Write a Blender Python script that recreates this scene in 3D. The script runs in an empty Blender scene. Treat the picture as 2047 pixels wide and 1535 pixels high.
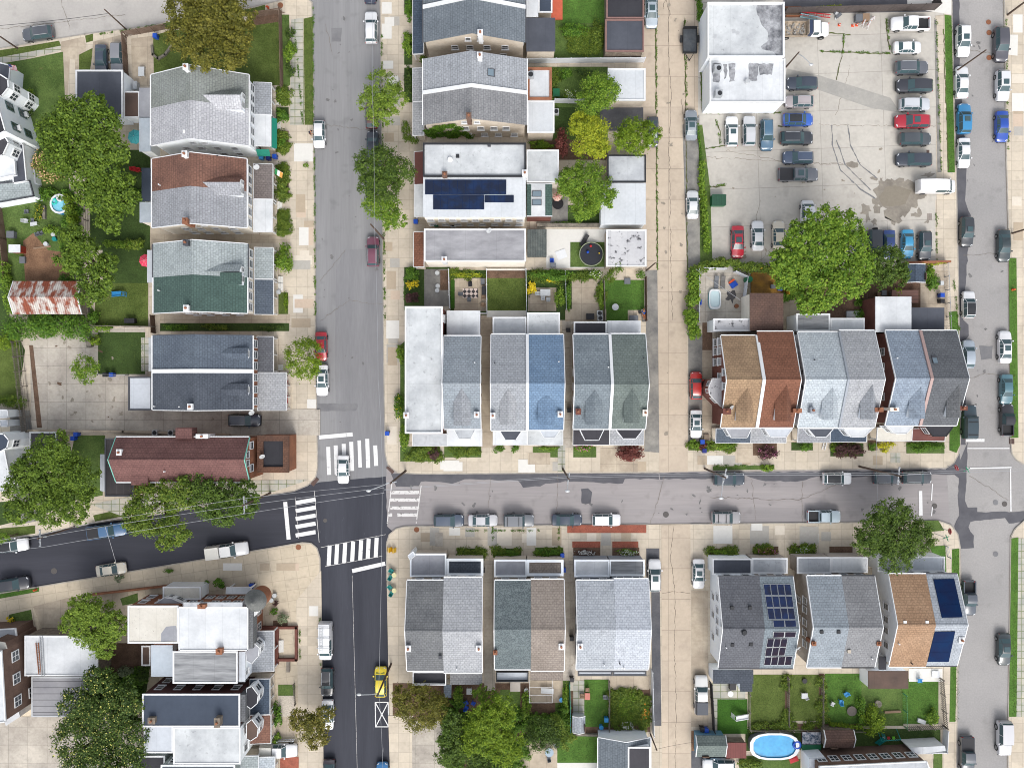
import bpy, bmesh, math, random
import numpy as np
from mathutils import Vector, Matrix
random.seed(7); R = math.radians
# camera, world, sun, exposure
H, S, CX, CY = 120.0, 0.075, 1023.5, 767.5      # flying height, metres per photo pixel on the ground, point straight below
SC = bpy.context.scene; COL = SC.collection
cam = bpy.data.objects.new('camera', bpy.data.cameras.new('camera')); COL.objects.link(cam)
cam.location = (0, 0, H); cam.data.sensor_width = 36; cam.data.lens = 36 * H / (2047 * S); cam.data.clip_end = 2000
SC.camera = cam
W = bpy.data.worlds.new('World'); SC.world = W; W.use_nodes = True
SUN_EL, SUN_AZ = R(47), R(168)
nt = W.node_tree; bgn = nt.nodes['Background']
sky = nt.nodes.new('ShaderNodeTexSky'); sky.sky_type = 'NISHITA'; sky.sun_disc = False
sky.sun_elevation = SUN_EL; sky.sun_rotation = SUN_AZ; sky.dust_density = 4.0; sky.air_density = 1.0; sky.ozone_density = 1.5
hsv = nt.nodes.new('ShaderNodeHueSaturation'); hsv.inputs['Saturation'].default_value = 0.3
nt.links.new(sky.outputs[0], hsv.inputs['Color']); nt.links.new(hsv.outputs[0], bgn.inputs[0]); bgn.inputs[1].default_value = 0.15
sl = bpy.data.lights.new('sun', 'SUN'); sl.energy = 0.55; sl.angle = R(20); sl.color = (1.0, 0.965, 0.91)
so = bpy.data.objects.new('sun', sl); COL.objects.link(so)
sd = Vector((math.sin(SUN_AZ) * math.cos(SUN_EL), math.cos(SUN_AZ) * math.cos(SUN_EL), math.sin(SUN_EL)))
so.rotation_euler = sd.to_track_quat('Z', 'Y').to_euler()
SC.view_settings.view_transform = 'Standard'; SC.view_settings.look = 'None'; SC.view_settings.gamma = 1
SC.view_settings.exposure = 0.88; SC.cycles.filter_width = 1.0

# helpers
def P(px, py, z=0.0):
    k = S * (H - z) / H
    return Vector(((px - CX) * k, (CY - py) * k, z))
def pts(s):
    return [tuple(float(v) for v in a.split(',')) for a in s.split()]
def c(r, g, b, k=0.74):
    f = lambda v: (v / 255 / 12.92 if v <= 10 else ((v / 255 + .055) / 1.055) ** 2.4) * k
    return (min(f(r), .84), min(f(g), .84), min(f(b), .84))

MATS = {}
def M(key, base=None, rough=.85, c2=None, nl=.25, amt=.25, ns=3.0, amp=.18, st=(1, 1, 1), rot=0, brick=None, spots=None, metal=0, coat=0,
      bump=0, spec=.3, obj=False, rnd=0, cut=(.35, .65), trans=0, ns2=0):
    """procedural material: base colour, second colour in large noise patches, fine noise, optional joints/courses, optional spots"""
    if key in MATS: return MATS[key]
    m = bpy.data.materials.new(key); m.use_nodes = True; MATS[key] = m
    n = m.node_tree.nodes; l = m.node_tree.links; b = n['Principled BSDF']
    b.inputs['Roughness'].default_value = rough; b.inputs['Metallic'].default_value = metal
    b.inputs['Specular IOR Level'].default_value = spec
    if coat: b.inputs['Coat Weight'].default_value = coat; b.inputs['Coat Roughness'].default_value = .06
    if c2 is None and amp == 0 and not brick and not spots and not rnd:
        b.inputs['Base Color'].default_value = (*base, 1); return m
    if obj: pos = n.new('ShaderNodeTexCoord').outputs['Object']
    else: pos = n.new('ShaderNodeNewGeometry').outputs['Position']
    mp = n.new('ShaderNodeMapping'); mp.inputs['Rotation'].default_value = (0, 0, rot); mp.inputs['Scale'].default_value = st
    l.new(pos, mp.inputs['Vector'])
    def noise(sc, det=4, src=None, rg=.6):
        t = n.new('ShaderNodeTexNoise'); t.inputs['Scale'].default_value = sc; t.inputs['Detail'].default_value = det
        t.inputs['Roughness'].default_value = rg; l.new(src or mp.outputs[0], t.inputs['Vector']); return t.outputs['Fac']
    def ramp(fac, a, bb):
        r = n.new('ShaderNodeMapRange'); r.inputs['From Min'].default_value = a; r.inputs['From Max'].default_value = bb
        l.new(fac, r.inputs['Value']); return r.outputs[0]
    def mix(fac, a, bb, mode='MIX'):
        x = n.new('ShaderNodeMix'); x.data_type = 'RGBA'; x.blend_type = mode; x.clamp_factor = True
        for i, v in ((0, fac), (6, a), (7, bb)):
            if hasattr(v, 'is_linked'): l.new(v, x.inputs[i])
            elif i == 0: x.inputs[0].default_value = v
            else: x.inputs[i].default_value = (*v, 1)
        return x.outputs[2]
    col = base
    if rnd:
        g = n.new('ShaderNodeNewGeometry').outputs['Random Per Island']
        col = mix(ramp(g, 0, 1), base, c2)
        f = ramp(noise(nl, 3, pos), .3, .7); col = mix(f, col, mix(1.0, col, (1 - rnd, 1 - rnd * .8, 1 - rnd), 'MULTIPLY'))
    elif c2 is not None:
        f = ramp(noise(nl, 5), *cut); col = mix(f, base, c2)
    fine = noise(ns, 3)
    if amp and not rnd:
        lo = (1 - amp,) * 3; hi = (1 + amp,) * 3
        col = mix(1.0, col, mix(ramp(fine, .25, .75), lo, hi), 'MULTIPLY')
    if ns2:
        col = mix(ramp(noise(ns2, 2, pos), .58, .72), col, mix(1.0, col, (.87, .87, .87), 'MULTIPLY'))
    if spots:
        col = mix(ramp(noise(spots[0], 4), spots[1], spots[1] + spots[3] if len(spots) > 3 else spots[1] + .06), col, spots[2])
    if brick:                                    # (width, height, offset, joint, joint colour mult, block variation, rot)
        w, h, off, js, jc, var, br = brick
        mb = n.new('ShaderNodeMapping'); mb.inputs['Rotation'].default_value = (0, 0, br)
        l.new(pos, mb.inputs['Vector'])
        t = n.new('ShaderNodeTexBrick'); t.offset = off; t.offset_frequency = 2; t.squash = 1
        t.inputs['Scale'].default_value = 1; t.inputs['Brick Width'].default_value = w; t.inputs['Row Height'].default_value = h
        t.inputs['Mortar Size'].default_value = js; t.inputs['Mortar Smooth'].default_value = .1; t.inputs['Bias'].default_value = 0
        t.inputs['Color1'].default_value = (1 - var,) * 3 + (1,); t.inputs['Color2'].default_value = (1 + var, 1 + var, 1 + var * .8, 1)
        t.inputs['Mortar'].default_value = (*jc, 1) if isinstance(jc, tuple) else (jc,) * 3 + (1,)
        l.new(mb.outputs[0], t.inputs['Vector']); col = mix(1.0, col, t.outputs['Color'], 'MULTIPLY')
    if hasattr(col, 'is_linked'): l.new(col, b.inputs['Base Color'])
    else: b.inputs['Base Color'].default_value = (*col, 1)
    if bump:
        bp = n.new('ShaderNodeBump'); bp.inputs['Strength'].default_value = bump; bp.inputs['Distance'].default_value = .05
        l.new(fine, bp.inputs['Height']); l.new(bp.outputs[0], b.inputs['Normal'])
    if trans:
        tr = n.new('ShaderNodeBsdfTranslucent'); ms = n.new('ShaderNodeMixShader'); ms.inputs[0].default_value = trans
        if hasattr(col, 'is_linked'): l.new(col, tr.inputs[0])
        l.new(b.outputs[0], ms.inputs[1]); l.new(tr.outputs[0], ms.inputs[2])
        l.new(ms.outputs[0], n['Material Output'].inputs[0])
    return m
def paint(key, col, rough=.5, amp=.05, **k): return M(key, col, rough, amp=amp, ns=2.0, **k)

BASE = {}                                        # object -> world location of its thing's base
def link(o, parent=None):
    COL.objects.link(o)
    if parent is not None: o.parent = parent
    BASE[o.name] = BASE[parent.name] if parent is not None else Vector(o.location)
    return o
def tag(o, label=None, cat=None, group=None, kind=None):
    if label: o['label'] = label
    if cat: o['category'] = cat
    if group: o['group'] = group
    if kind: o['kind'] = kind
    return o
def thing(name, label, cat, loc, group=None):
    o = bpy.data.objects.new(name, None); o.location = loc; o.empty_display_size = .3
    link(o); return tag(o, label, cat, group)
class MB:
    def __init__(s): s.v = []; s.f = []
    def add(s, v, f):
        k = len(s.v); s.v += [Vector(a) for a in v]; s.f += [[i + k for i in q] for q in f]; return s
    def hexa(s, a):                              # 8 corners: bottom 4 then top 4, counter-clockwise
        return s.add(a, [(3, 2, 1, 0), (4, 5, 6, 7), (0, 1, 5, 4), (1, 2, 6, 5), (2, 3, 7, 6), (3, 0, 4, 7)])
    def box(s, x0, y0, z0, x1, y1, z1):
        x0, x1 = sorted((x0, x1)); y0, y1 = sorted((y0, y1))
        return s.hexa([(x0, y0, z0), (x1, y0, z0), (x1, y1, z0), (x0, y1, z0), (x0, y0, z1), (x1, y0, z1), (x1, y1, z1), (x0, y1, z1)])
    def obox(s, cx, cy, z0, z1, lx, ly, a=0):
        ca, sa = math.cos(a), math.sin(a); q = []
        for z in (z0, z1):
            for dx, dy in ((-1, -1), (1, -1), (1, 1), (-1, 1)):
                x, y = dx * lx / 2, dy * ly / 2; q.append((cx + x * ca - y * sa, cy + x * sa + y * ca, z))
        return s.hexa(q)
    def prism(s, poly, z0, z1):                  # poly world xy
        a = sum(poly[i][0] * poly[(i + 1) % len(poly)][1] - poly[(i + 1) % len(poly)][0] * poly[i][1] for i in range(len(poly)))
        if a < 0: poly = poly[::-1]
        n = len(poly); v = [(p[0], p[1], z0) for p in poly] + [(p[0], p[1], z1) for p in poly]
        return s.add(v, [list(range(n))[::-1], list(range(n, 2 * n))] + [(i, (i + 1) % n, n + (i + 1) % n, n + i) for i in range(n)])
    def extr(s, prof, axis, a, b):               # prof (u,z): u is x when axis=='y', y when axis=='x'
        n = len(prof); f = (lambda u, z, t: (u, t, z)) if axis == 'y' else (lambda u, z, t: (t, u, z))
        v = [f(u, z, a) for u, z in prof] + [f(u, z, b) for u, z in prof]
        return s.add(v, [list(range(n)), list(range(n, 2 * n))[::-1]] + [(i + n, (i + 1) % n + n, (i + 1) % n, i) for i in range(n)])
    def cyl(s, p, q, r0, r1=None, n=10):
        r1 = r0 if r1 is None else r1; p, q = Vector(p), Vector(q); d = (q - p).normalized()
        u = d.orthogonal().normalized(); w = d.cross(u); v = []
        for c0, r in ((p, r0), (q, r1)): v += [c0 + (u * math.cos(2 * math.pi * i / n) + w * math.sin(2 * math.pi * i / n)) * r for i in range(n)]
        return s.add(v, [list(range(n))[::-1], list(range(n, 2 * n))] + [(i, (i + 1) % n, n + (i + 1) % n, n + i) for i in range(n)])
    def tube(s, path, r, n=6):
        for a, b in zip(path, path[1:]): s.cyl(a, b, r, n=n)
        return s
    def ball(s, p, rx, ry=None, rz=None, n=10, m=6):
        ry = ry or rx; rz = rz or rx; v = [(p[0], p[1], p[2] - rz)]; f = []
        for j in range(1, m):
            t = math.pi * j / m
            v += [(p[0] + rx * math.sin(t) * math.cos(2 * math.pi * i / n), p[1] + ry * math.sin(t) * math.sin(2 * math.pi * i / n), p[2] - rz * math.cos(t)) for i in range(n)]
        v.append((p[0], p[1], p[2] + rz)); e = len(v) - 1
        for i in range(n):
            f.append((0, 1 + (i + 1) % n, 1 + i)); f.append((e, e - n + i, e - n + (i + 1) % n))
            for j in range(m - 2): f.append((1 + j * n + i, 1 + j * n + (i + 1) % n, 1 + (j + 1) * n + (i + 1) % n, 1 + (j + 1) * n + i))
        return s.add(v, f)
    def build(s, name, mat, parent=None, smooth=False, loc=None, fix=True):
        o0 = BASE[parent.name] if parent is not None else Vector(loc if loc is not None else (0, 0, 0))
        me = bpy.data.meshes.new(name); me.from_pydata([tuple(v - o0) for v in s.v], [], s.f)
        if fix:
            bm = bmesh.new(); bm.from_mesh(me); bmesh.ops.recalc_face_normals(bm, faces=bm.faces); bm.to_mesh(me); bm.free()
        me.materials.append(mat)
        if smooth:
            me.polygons.foreach_set('use_smooth', [True] * len(me.polygons)); me.set_sharp_from_angle(angle=R(40))
        o = bpy.data.objects.new(name, me)
        if parent is None: o.location = o0
        return link(o, parent)
def put(mesh, name, parent, loc, rz=0, scale=None, mat=None):     # a further object that shares mesh data
    o = bpy.data.objects.new(name, mesh); o.location = loc; o.rotation_euler = (0, 0, rz)
    if scale: o.scale = scale
    if parent is not None: o.parent = parent
    COL.objects.link(o); BASE[o.name] = Vector(loc)
    if mat is not None: o.material_slots[0].link = 'OBJECT'; o.material_slots[0].material = mat
    return o
def copy_tree(o, loc, rz=0, label=None, parent=None):
    r = o.copy(); COL.objects.link(r)
    if parent is None:
        r.location = loc; r.rotation_euler = (0, 0, rz)
        if label: r['label'] = label
    else: r.parent = parent
    for ch in list(o.children): copy_tree(ch, None, parent=r)
    return r

# materials
WHITE = paint('white_trim', c(236, 238, 240), .5); BLACK = paint('black_trim', c(48, 50, 54), .6); DKGREY = paint('dark_grey_trim', c(78, 80, 86), .6)
GLASS = M('window_glass', (.035, .045, .055), .08, amp=0, spec=.6); CARGLASS = M('car_glass', (.05, .085, .095), .1, amp=0, spec=.3)  # car glass: sky reflection is put into the teal base colour
WOOD = M('weathered_wood', c(128, 112, 98), .9, c2=c(150, 135, 118), nl=1.2, ns=6, st=(1, 1, 1)); DKWOOD = M('dark_wood', c(88, 70, 60), .9, c2=c(110, 90, 76), nl=1.0, ns=6)
POLE = M('pole_wood', c(98, 82, 72), .9, ns=5); STEEL = M('galvanised_steel', c(188, 192, 196), .45, amp=.05, metal=.3)
SILVER = M('silver_metal', c(205, 208, 210), .4, amp=.04, metal=.3)
SHC = {}
SHP = {}
def shingle(name, rgb, rgb2=None, amp=.24, grain=4.2, k=.82, v=0):
    SHP[name] = (rgb, rgb2)
    return M(('shingle_upright_' if v else 'shingle_') + name, c(*rgb, k=k), .95, c2=c(*(rgb2 or tuple(int(v * .9) for v in rgb)), k=k), nl=.35, ns=grain, amp=amp, cut=(.3, .75), ns2=.6, bump=.3,
             brick=(.5, .33, .5, .035, .72, .07, R(90) * v))
def flatmat(name, rgb, rgb2=None, spots=None, amp=.06, nl=.3, brick=(2.4, 80, 0, .025, .85, .02, 0), st=(1, 1, 1), k=.7):
    return M('roof_' + name, c(*rgb, k=k), .8, c2=c(*(rgb2 or tuple(int(v * .93) for v in rgb)), k=k), nl=nl, ns=2.5, amp=amp, spots=spots, brick=brick, st=st, cut=(.35, .7))
SH = {k: shingle(k, *v) for k, v in dict(
    olive=((142, 147, 145), (126, 131, 126)), pale=((186, 187, 192), (168, 169, 174)), brown=((134, 98, 84), (105, 78, 70)), grey=((158, 160, 166), (142, 145, 150)),
    palegreen=((166, 174, 176), (148, 157, 159)), green=((78, 100, 94), (68, 88, 84)), slate=((96, 106, 118), (82, 91, 104)), slatedark=((84, 90, 100), (70, 76, 86)),
    red=((122, 89, 85), (102, 72, 70)), midslate=((118, 126, 134), (104, 112, 120)), light=((172, 174, 178), (158, 161, 166)), blue=((118, 142, 168), (100, 124, 152)),
    bluegrey=((130, 140, 147), (110, 120, 128)), greengrey=((116, 126, 122), (102, 112, 110)), tan=((168, 142, 114), (140, 116, 94)), rust=((134, 92, 74), (116, 78, 62)),
    paleblue=((186, 194, 200), (170, 179, 187)), ltgrey=((160, 164, 170), (148, 152, 158)), steel=((146, 158, 172), (130, 142, 158)), dkgrey=((106, 109, 114), (92, 95, 100)),
    charcoal=((122, 124, 126), (98, 100, 104)), silver=((172, 178, 186), (160, 166, 174)), taupe=((152, 142, 134), (134, 124, 116)), icy=((176, 181, 188), (160, 166, 174)),
    frost=((190, 195, 204), (180, 186, 195)), asphalt=((104, 106, 112), (94, 96, 103)), steelblue=((148, 156, 164), (134, 143, 151)), gravel=((142, 143, 146), (124, 125, 128)),
    orange=((170, 140, 114), (152, 122, 97)), porch=((126, 118, 116), (112, 104, 102)), navy=((78, 90, 106), (70, 82, 98)), cola=((116, 84, 68), (86, 66, 58)), choc=((112, 88, 78), (84, 68, 64))).items()}
SH['teal'] = M('shingle_teal_mottled', c(124, 134, 137), .95, c2=c(84, 94, 98), nl=6, ns=6, amp=.3, cut=(.45, .55), brick=(.9, .42, .5, .012, .86, .12, 0))
FL = {k: flatmat(k, *v) for k, v in dict(
    white=((236, 239, 242), (206, 210, 214), (.8, .66, c(186, 188, 192), .25)), cream=((226, 222, 212), (212, 207, 196), (6, .66, c(90, 86, 80))), dirty=((222, 226, 228), (182, 186, 190), (1.6, .6, c(130, 132, 134), .25)),
    black=((74, 72, 78), (60, 60, 66)), slate=((92, 96, 106), (78, 82, 92)), grey=((176, 178, 184), (150, 152, 160)), light=((214, 220, 228), (200, 206, 214)), brown=((110, 90, 80), (86, 72, 66)),
    redbrown=((122, 78, 72), (104, 66, 62)), dark=((62, 62, 68), (52, 52, 58)), peel=((212, 212, 214), (196, 196, 200), (1.4, .56, c(84, 84, 88), .1)), mott=((206, 210, 214), (170, 174, 180), (.9, .58, c(110, 112, 118), .3)),
    navy=((72, 82, 98), (64, 74, 90)), paleblue=((206, 216, 226), (180, 192, 204)), rust=((150, 134, 118), (120, 90, 62), (.5, .55, c(74, 62, 56), .2))).items()}
FL['wave'] = flatmat('wavy_grey', (176, 176, 180), (134, 134, 139), nl=.5, st=(.5, 1.2, 1), brick=(2.2, 40, 0, .012, .7, .0, 0))
FL['seam'] = flatmat('seamed_white', (222, 226, 230), (208, 213, 218), brick=(1.5, 60, 0, .015, .78, .02, 0))
FL['roll'] = flatmat('rolled_dark', (72, 68, 70), (58, 56, 60), brick=(.95, 60, 0, .03, (1.5, 1.5, 1.5), .05, 0))
FL['rib'] = flatmat('ribbed_grey', (168, 168, 172), (150, 150, 156), brick=(60, .9, 0, .05, .42, .04, 0))
FL['streak'] = M('roof_streaked', c(170, 172, 174), .8, c2=c(116, 118, 122), nl=.8, ns=3, amp=.12, st=(.25, 2.2, 1), cut=(.35, .7), brick=(3, 60, 0, .02, .8, .02, 0))
FL['corr'] = M('corrugated_rust', c(206, 200, 194), .7, c2=c(142, 74, 52), nl=.9, ns=8, amp=.2, st=(1.2, .45, 1), cut=(.42, .56), brick=(.32, 60, 0, .06, .72, .1, 0))
SIDW = M('siding_white', c(232, 236, 242, k=1), .7, c2=c(222, 228, 236, k=1), nl=.2, amp=.03); SIDB = M('stucco_beige', c(206, 196, 182, k=.95), .9, c2=c(178, 166, 150, k=.95), nl=.35, amp=.1)
SIDC = M('stucco_cream', c(232, 226, 214, k=1), .9, c2=c(216, 208, 196, k=1), nl=.3, amp=.05); STUC = M('stucco_taupe', c(190, 182, 174, k=.9), .9, c2=c(154, 144, 134, k=.9), nl=.3, amp=.1)
BRICK = M('brick_dark_red', c(128, 82, 72), .9, c2=c(108, 68, 60), nl=.6, amp=.2, ns=9); BRICKB = M('brick_brown', c(124, 100, 88), .9, c2=c(106, 84, 74), nl=.6, amp=.2, ns=9)
BRICKO = M('brick_orange', c(166, 112, 84), .9, c2=c(140, 94, 72), nl=.6, amp=.18, ns=9); STONE = M('fieldstone', c(150, 138, 124), .9, c2=c(112, 102, 92), nl=2.2, amp=.25, ns=7)
SHINGW = M('siding_grey', c(160, 166, 174), .8, amp=.06)
WALLS = dict(w=SIDW, b=SIDB, c=SIDC, t=STUC, r=BRICK, n=BRICKB, o=BRICKO, s=STONE, g=SHINGW)
def gr(name, a, b, cc=None): return M('grass_' + name, c(*a), .95, c2=c(*b), nl=.45, ns=5, amp=.38, bump=.6, cut=(.35, .65), spots=(.5, .66, c(*cc), .12) if cc else None)
G1 = gr('lush', (100, 122, 62), (78, 102, 48), (128, 126, 78)); G2 = gr('olive', (100, 116, 56), (80, 96, 40), (140, 132, 82)); G3 = gr('bright', (90, 128, 52), (74, 110, 42), (124, 136, 66)); G4 = gr('dark', (70, 92, 44), (58, 78, 36)); G5 = gr('turf', (62, 104, 30), (56, 96, 28))
SOIL = M('soil', c(122, 98, 82), .95, c2=c(98, 78, 64), nl=.8, ns=5, amp=.3); MULCH = M('mulch', c(150, 116, 90), .95, c2=c(118, 90, 70), nl=.6, ns=7, amp=.4)
CON = M('concrete_tan', c(218, 206, 188), .9, c2=c(203, 191, 173), nl=.16, ns=2.2, amp=.07, brick=(1.7, 1.45, .0, .03, .74, .08, 0), ns2=.7)
CON2 = M('concrete_angled', c(216, 202, 180), .9, c2=c(200, 187, 166), nl=.2, ns=2.2, amp=.07, brick=(1.9, 1.6, .0, .03, .74, .07, R(-8.5)), ns2=.7)
CONA = M('alley_concrete', c(212, 196, 177), .9, c2=c(198, 183, 165), nl=.14, ns=2, amp=.06, brick=(3.9, 4.6, 0, .035, .62, .06, 0), ns2=.6)
CONL = M('lot_concrete', c(206, 201, 192), .9, c2=c(190, 185, 177), nl=.1, ns=2.2, amp=.07, ns2=.5, brick=(9.5, 5.6, .0, .04, .7, .045, R(-2)))
CONY = M('yard_concrete', c(206, 192, 172), .9, c2=c(178, 164, 146), nl=.3, ns=2.5, amp=.09, brick=(2.6, 2.4, 0, .03, .72, .05, 0), ns2=.8)
COND = M('old_slab_concrete', c(208, 200, 188), .9, c2=c(174, 166, 156), nl=.24, ns=3, amp=.12, brick=(2.9, 2.7, 0, .03, .62, .07, 0), spots=(.7, .68, c(104, 88, 74), .1), ns2=1.2)
CONW = M('new_concrete', c(232, 230, 224), .85, amp=.04); CONG = M('grey_slate_slabs', c(176, 178, 172), .9, c2=c(196, 190, 176), nl=.7, ns=3, amp=.08, brick=(1.25, 1.0, .0, .05, (.42, .5, .3), .1, 0))
ROAD = M('old_asphalt', c(172, 169, 167), .92, c2=c(158, 156, 155), nl=.12, ns=4, amp=.09, cut=(.3, .7), ns2=.4)
ROADL = M('street_asphalt', c(158, 158, 159), .92, c2=c(138, 138, 140), nl=.3, ns=4, amp=.07, st=(1, .05, 1), cut=(.3, .7), ns2=.5)
ROADM = M('lane_asphalt', c(172, 166, 165), .92, c2=c(150, 146, 147), nl=.3, ns=4, amp=.08, st=(.05, 1, 1), cut=(.3, .7), ns2=.5)
ROADT = M('pale_street', c(196, 192, 186), .92, c2=c(182, 178, 174), nl=.14, ns=3, amp=.06, ns2=.4)
TAR = M('fresh_asphalt', c(72, 74, 83), .85, spots=(3.5, .7, c(112, 112, 118), .04), c2=c(56, 58, 67), nl=.3, ns=6, amp=.07, st=(1, .08, 1)); TAR2 = M('fresh_asphalt_lower', c(70, 71, 80), .85, c2=c(58, 60, 68), nl=.3, ns=6, amp=.07, st=(.06, 1, 1), rot=R(-9))
PATCH = M('tar_patch', c(104, 104, 109), .9, c2=c(90, 90, 96), nl=.5, ns=4, amp=.1); PATCH2 = M('grey_patch', c(136, 136, 138), .9, c2=c(122, 122, 125), nl=.5, ns=4, amp=.1)
ASPH = M('drive_asphalt', c(88, 89, 95), .9, c2=c(108, 108, 112), nl=.4, ns=4, amp=.12); WEATH = M('weathered_asphalt', c(160, 157, 150), .92, c2=c(118, 117, 116), nl=.3, ns=3, amp=.14, ns2=.8)
CRACK = M('crack_fill', c(126, 116, 104), .95, amp=.3); MOSS = M('joint_moss', c(98, 112, 58), .95, c2=c(86, 80, 62), nl=1.5, amp=.3, ns=6)
LINE = M('road_paint', c(240, 240, 240), .7, amp=.08, ns=3, spots=(2.6, .6, c(172, 172, 174), .15)); LINEW = M('worn_road_paint', c(226, 224, 222), .8, ns=4, amp=.08, spots=(2.2, .56, c(160, 155, 154), .05))
WET = M('wet_mud', c(162, 154, 141), .4, c2=c(128, 121, 111), nl=.4, ns=3, amp=.15, spec=.5); BRKP = M('brick_paving', c(176, 104, 84), .9, c2=c(152, 90, 74), nl=1, ns=7, amp=.25)
RUBW = M('stone_wall', c(150, 142, 130), .95, c2=c(108, 104, 96), nl=1.4, ns=5, amp=.25)
def leafm(name, a, b, rnd=.35, k=.93): return M('leaf_' + name, c(*a, k=k), .6, c2=c(*b, k=k), nl=.8, rnd=rnd, trans=.25, spec=.25)
LF = {k: leafm(k, *v) for k, v in dict(
    maple=((66, 92, 28), (128, 152, 52)), dark=((58, 82, 32), (110, 134, 50)), olive=((86, 86, 34), (140, 134, 54)), lime=((128, 146, 36), (190, 192, 54)), bright=((78, 116, 32), (146, 172, 58)),
    feather=((92, 120, 40), (150, 172, 64)), street=((86, 116, 24), (144, 166, 46)), mixed=((74, 104, 36), (136, 152, 56)), autumn=((92, 96, 40), (142, 130, 56)), hedge=((64, 104, 32), (116, 152, 48)),
    purple=((78, 52, 54), (112, 78, 76)), burgundy=((104, 52, 50), (142, 82, 74)), yellow=((184, 178, 30), (222, 214, 70)), conifer=((74, 104, 34), (118, 136, 44)), grey=((112, 126, 96), (150, 160, 126)), deep=((48, 72, 30), (96, 118, 46))).items()}
BARK = M('bark', c(104, 90, 76), .95, ns=4, amp=.25)
def blossom(name, rgb): return paint('petal_' + name, c(*rgb), .7, 0)
# ground, roads, pavements
NSH = [0]
def sheet(name, z, mat, s, z0=None, kind='structure', th=.02, label=None):
    NSH[0] += 1; z += NSH[0] * .00004
    poly = [P(*p, z)[:2] for p in (pts(s) if isinstance(s, str) else s)]
    o = MB().prism(poly, z - th if z0 is None else z0, z).build(name, mat)
    return tag(o, label, kind=kind)
def rect(x0, y0, x1, y1): return [(x0, y0), (x1, y0), (x1, y1), (x0, y1)]
def rough_poly(cx, cy, rx, ry, n=14, j=.25, seed=1, rot=0):
    r = random.Random(seed); out = []
    for i in range(n):
        t = 2 * math.pi * i / n; k = 1 + r.uniform(-j, j); x, y = rx * k * math.cos(t), ry * k * math.sin(t)
        out.append((cx + x * math.cos(rot) - y * math.sin(rot), cy + x * math.sin(rot) + y * math.cos(rot)))
    return out
def jag(s, amp=2.0, step=7, seed=3):
    r = random.Random(seed); p = pts(s); out = []
    for a, b in zip(p, p[1:] + p[:1]):
        n = max(1, int(math.dist(a, b) / step))
        for i in range(n): out.append((a[0] + (b[0] - a[0]) * i / n + r.uniform(-amp, amp), a[1] + (b[1] - a[1]) * i / n + r.uniform(-amp, amp)))
    return out
sheet('ground', -.03, G4, rect(-5000, -5000, 7000, 7000), z0=-.6)
KB = .13
TOPN = '-80,112 0,98 170,70 304,52 336,44 420,28 502,16 546,6 590,-4'
sheet('road', .0, ROADT, '-900,235 0,100 300,54 546,10 640,-8 640,-160 -900,100', z0=-.02)
sheet('road', .0, ROADL, '618,-900 752,-900 775,700 776,965 620,985 620,400', z0=-.02)
sheet('road', .0, ROADM, '771,935 1920,925 1920,1060 771,1070', z0=-.02)
sheet('road', .0, ROAD, '1880,-900 2000,-900 2030,900 2900,900 2900,1060 2030,1060 2020,2400 1890,2400 1900,1060 1890,900', z0=-.02)
sheet('road', .008, TAR, jag('588,977 640,964 700,957 771,950 774,1052 792,1068 800,2400 650,2400 630,1075', .8, 12), z0=-.02)
sheet('road', .009, TAR2, '-900,1190 68,1050 300,1010 490,990 588,975 640,967 640,1110 380,1140 -900,1330', z0=-.02)
BL_A = TOPN + ' 612,-4 624,6 627,250 629,400 630,458 631,640 633,820 635,916 635,935 631,955 615,970 588,981 536,989 490,998 300,1030 180,1046 68,1070 0,1079 -80,1090'
BL_B = '758,-80 761,50 763,260 768,780 770,905 776,930 795,945 847,947 1318,944 1428,941 1548,940 1890,935 1906,925 1915,908 1919,890 1917,700 1915,562 1911,365 1907,208 1902,30 1900,-80'
BL_D = '-80,1198 0,1185 78,1172 193,1153 380,1122 604,1084 622,1085 634,1095 640,1115 641,1250 647,1620 -80,1620'
BL_E = '773,1160 773,1085 778,1068 792,1056 810,1052 899,1051 1294,1048 1380,1047 1715,1044 1874,1040 1900,1049 1914,1067 1919,1096 1920,1160 1914,1333 1911,1540 1911,1620 783,1620 776,1320'
BL_G = '2004,-80 2007,26 2011,313 2015,458 2018,640 2018,864 2022,906 2031,919 2047,928 2120,935 2120,-80'
BL_H = '2120,1030 2047,1040 2028,1057 2020,1073 2019,1160 2015,1432 2014,1620 2120,1620'
for s, m in ((BL_A, CON), (BL_B, CON), (BL_D, CON2), (BL_E, CON), (BL_G, CON), (BL_H, CON)): sheet('pavement', KB, m, s, z0=-.3)
KERB = M('kerb_stone', c(186, 180, 170), .9, c2=c(160, 154, 146), nl=.6, ns=3, amp=.1)
def kerb(s, w=.16):
    p = [P(*q) for q in pts(s)]; m = MB()
    for a, b in zip(p, p[1:]):
        d = b - a; L = d.length
        if L < .01: continue
        m.obox((a.x + b.x) / 2, (a.y + b.y) / 2, -.2, KB + .012, L + .05, w, math.atan2(d.y, d.x))
    tag(m.build('kerb', KERB), kind='structure')
kerb(BL_A); kerb(' '.join(BL_B.split()[:9])); kerb(' '.join(BL_B.split()[9:])); kerb(' '.join(BL_D.split()[1:10])); kerb(' '.join(BL_E.split()[:7])); kerb(' '.join(BL_E.split()[7:16])); kerb(' '.join(BL_G.split()[:-1])); kerb(' '.join(BL_H.split()[1:-1]))
z1, z2, z3, z4 = KB + .014, KB + .028, KB + .042, KB + .056
G = lambda mat, s, z=z1, name='lawn': sheet(name, z, mat, s)
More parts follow.
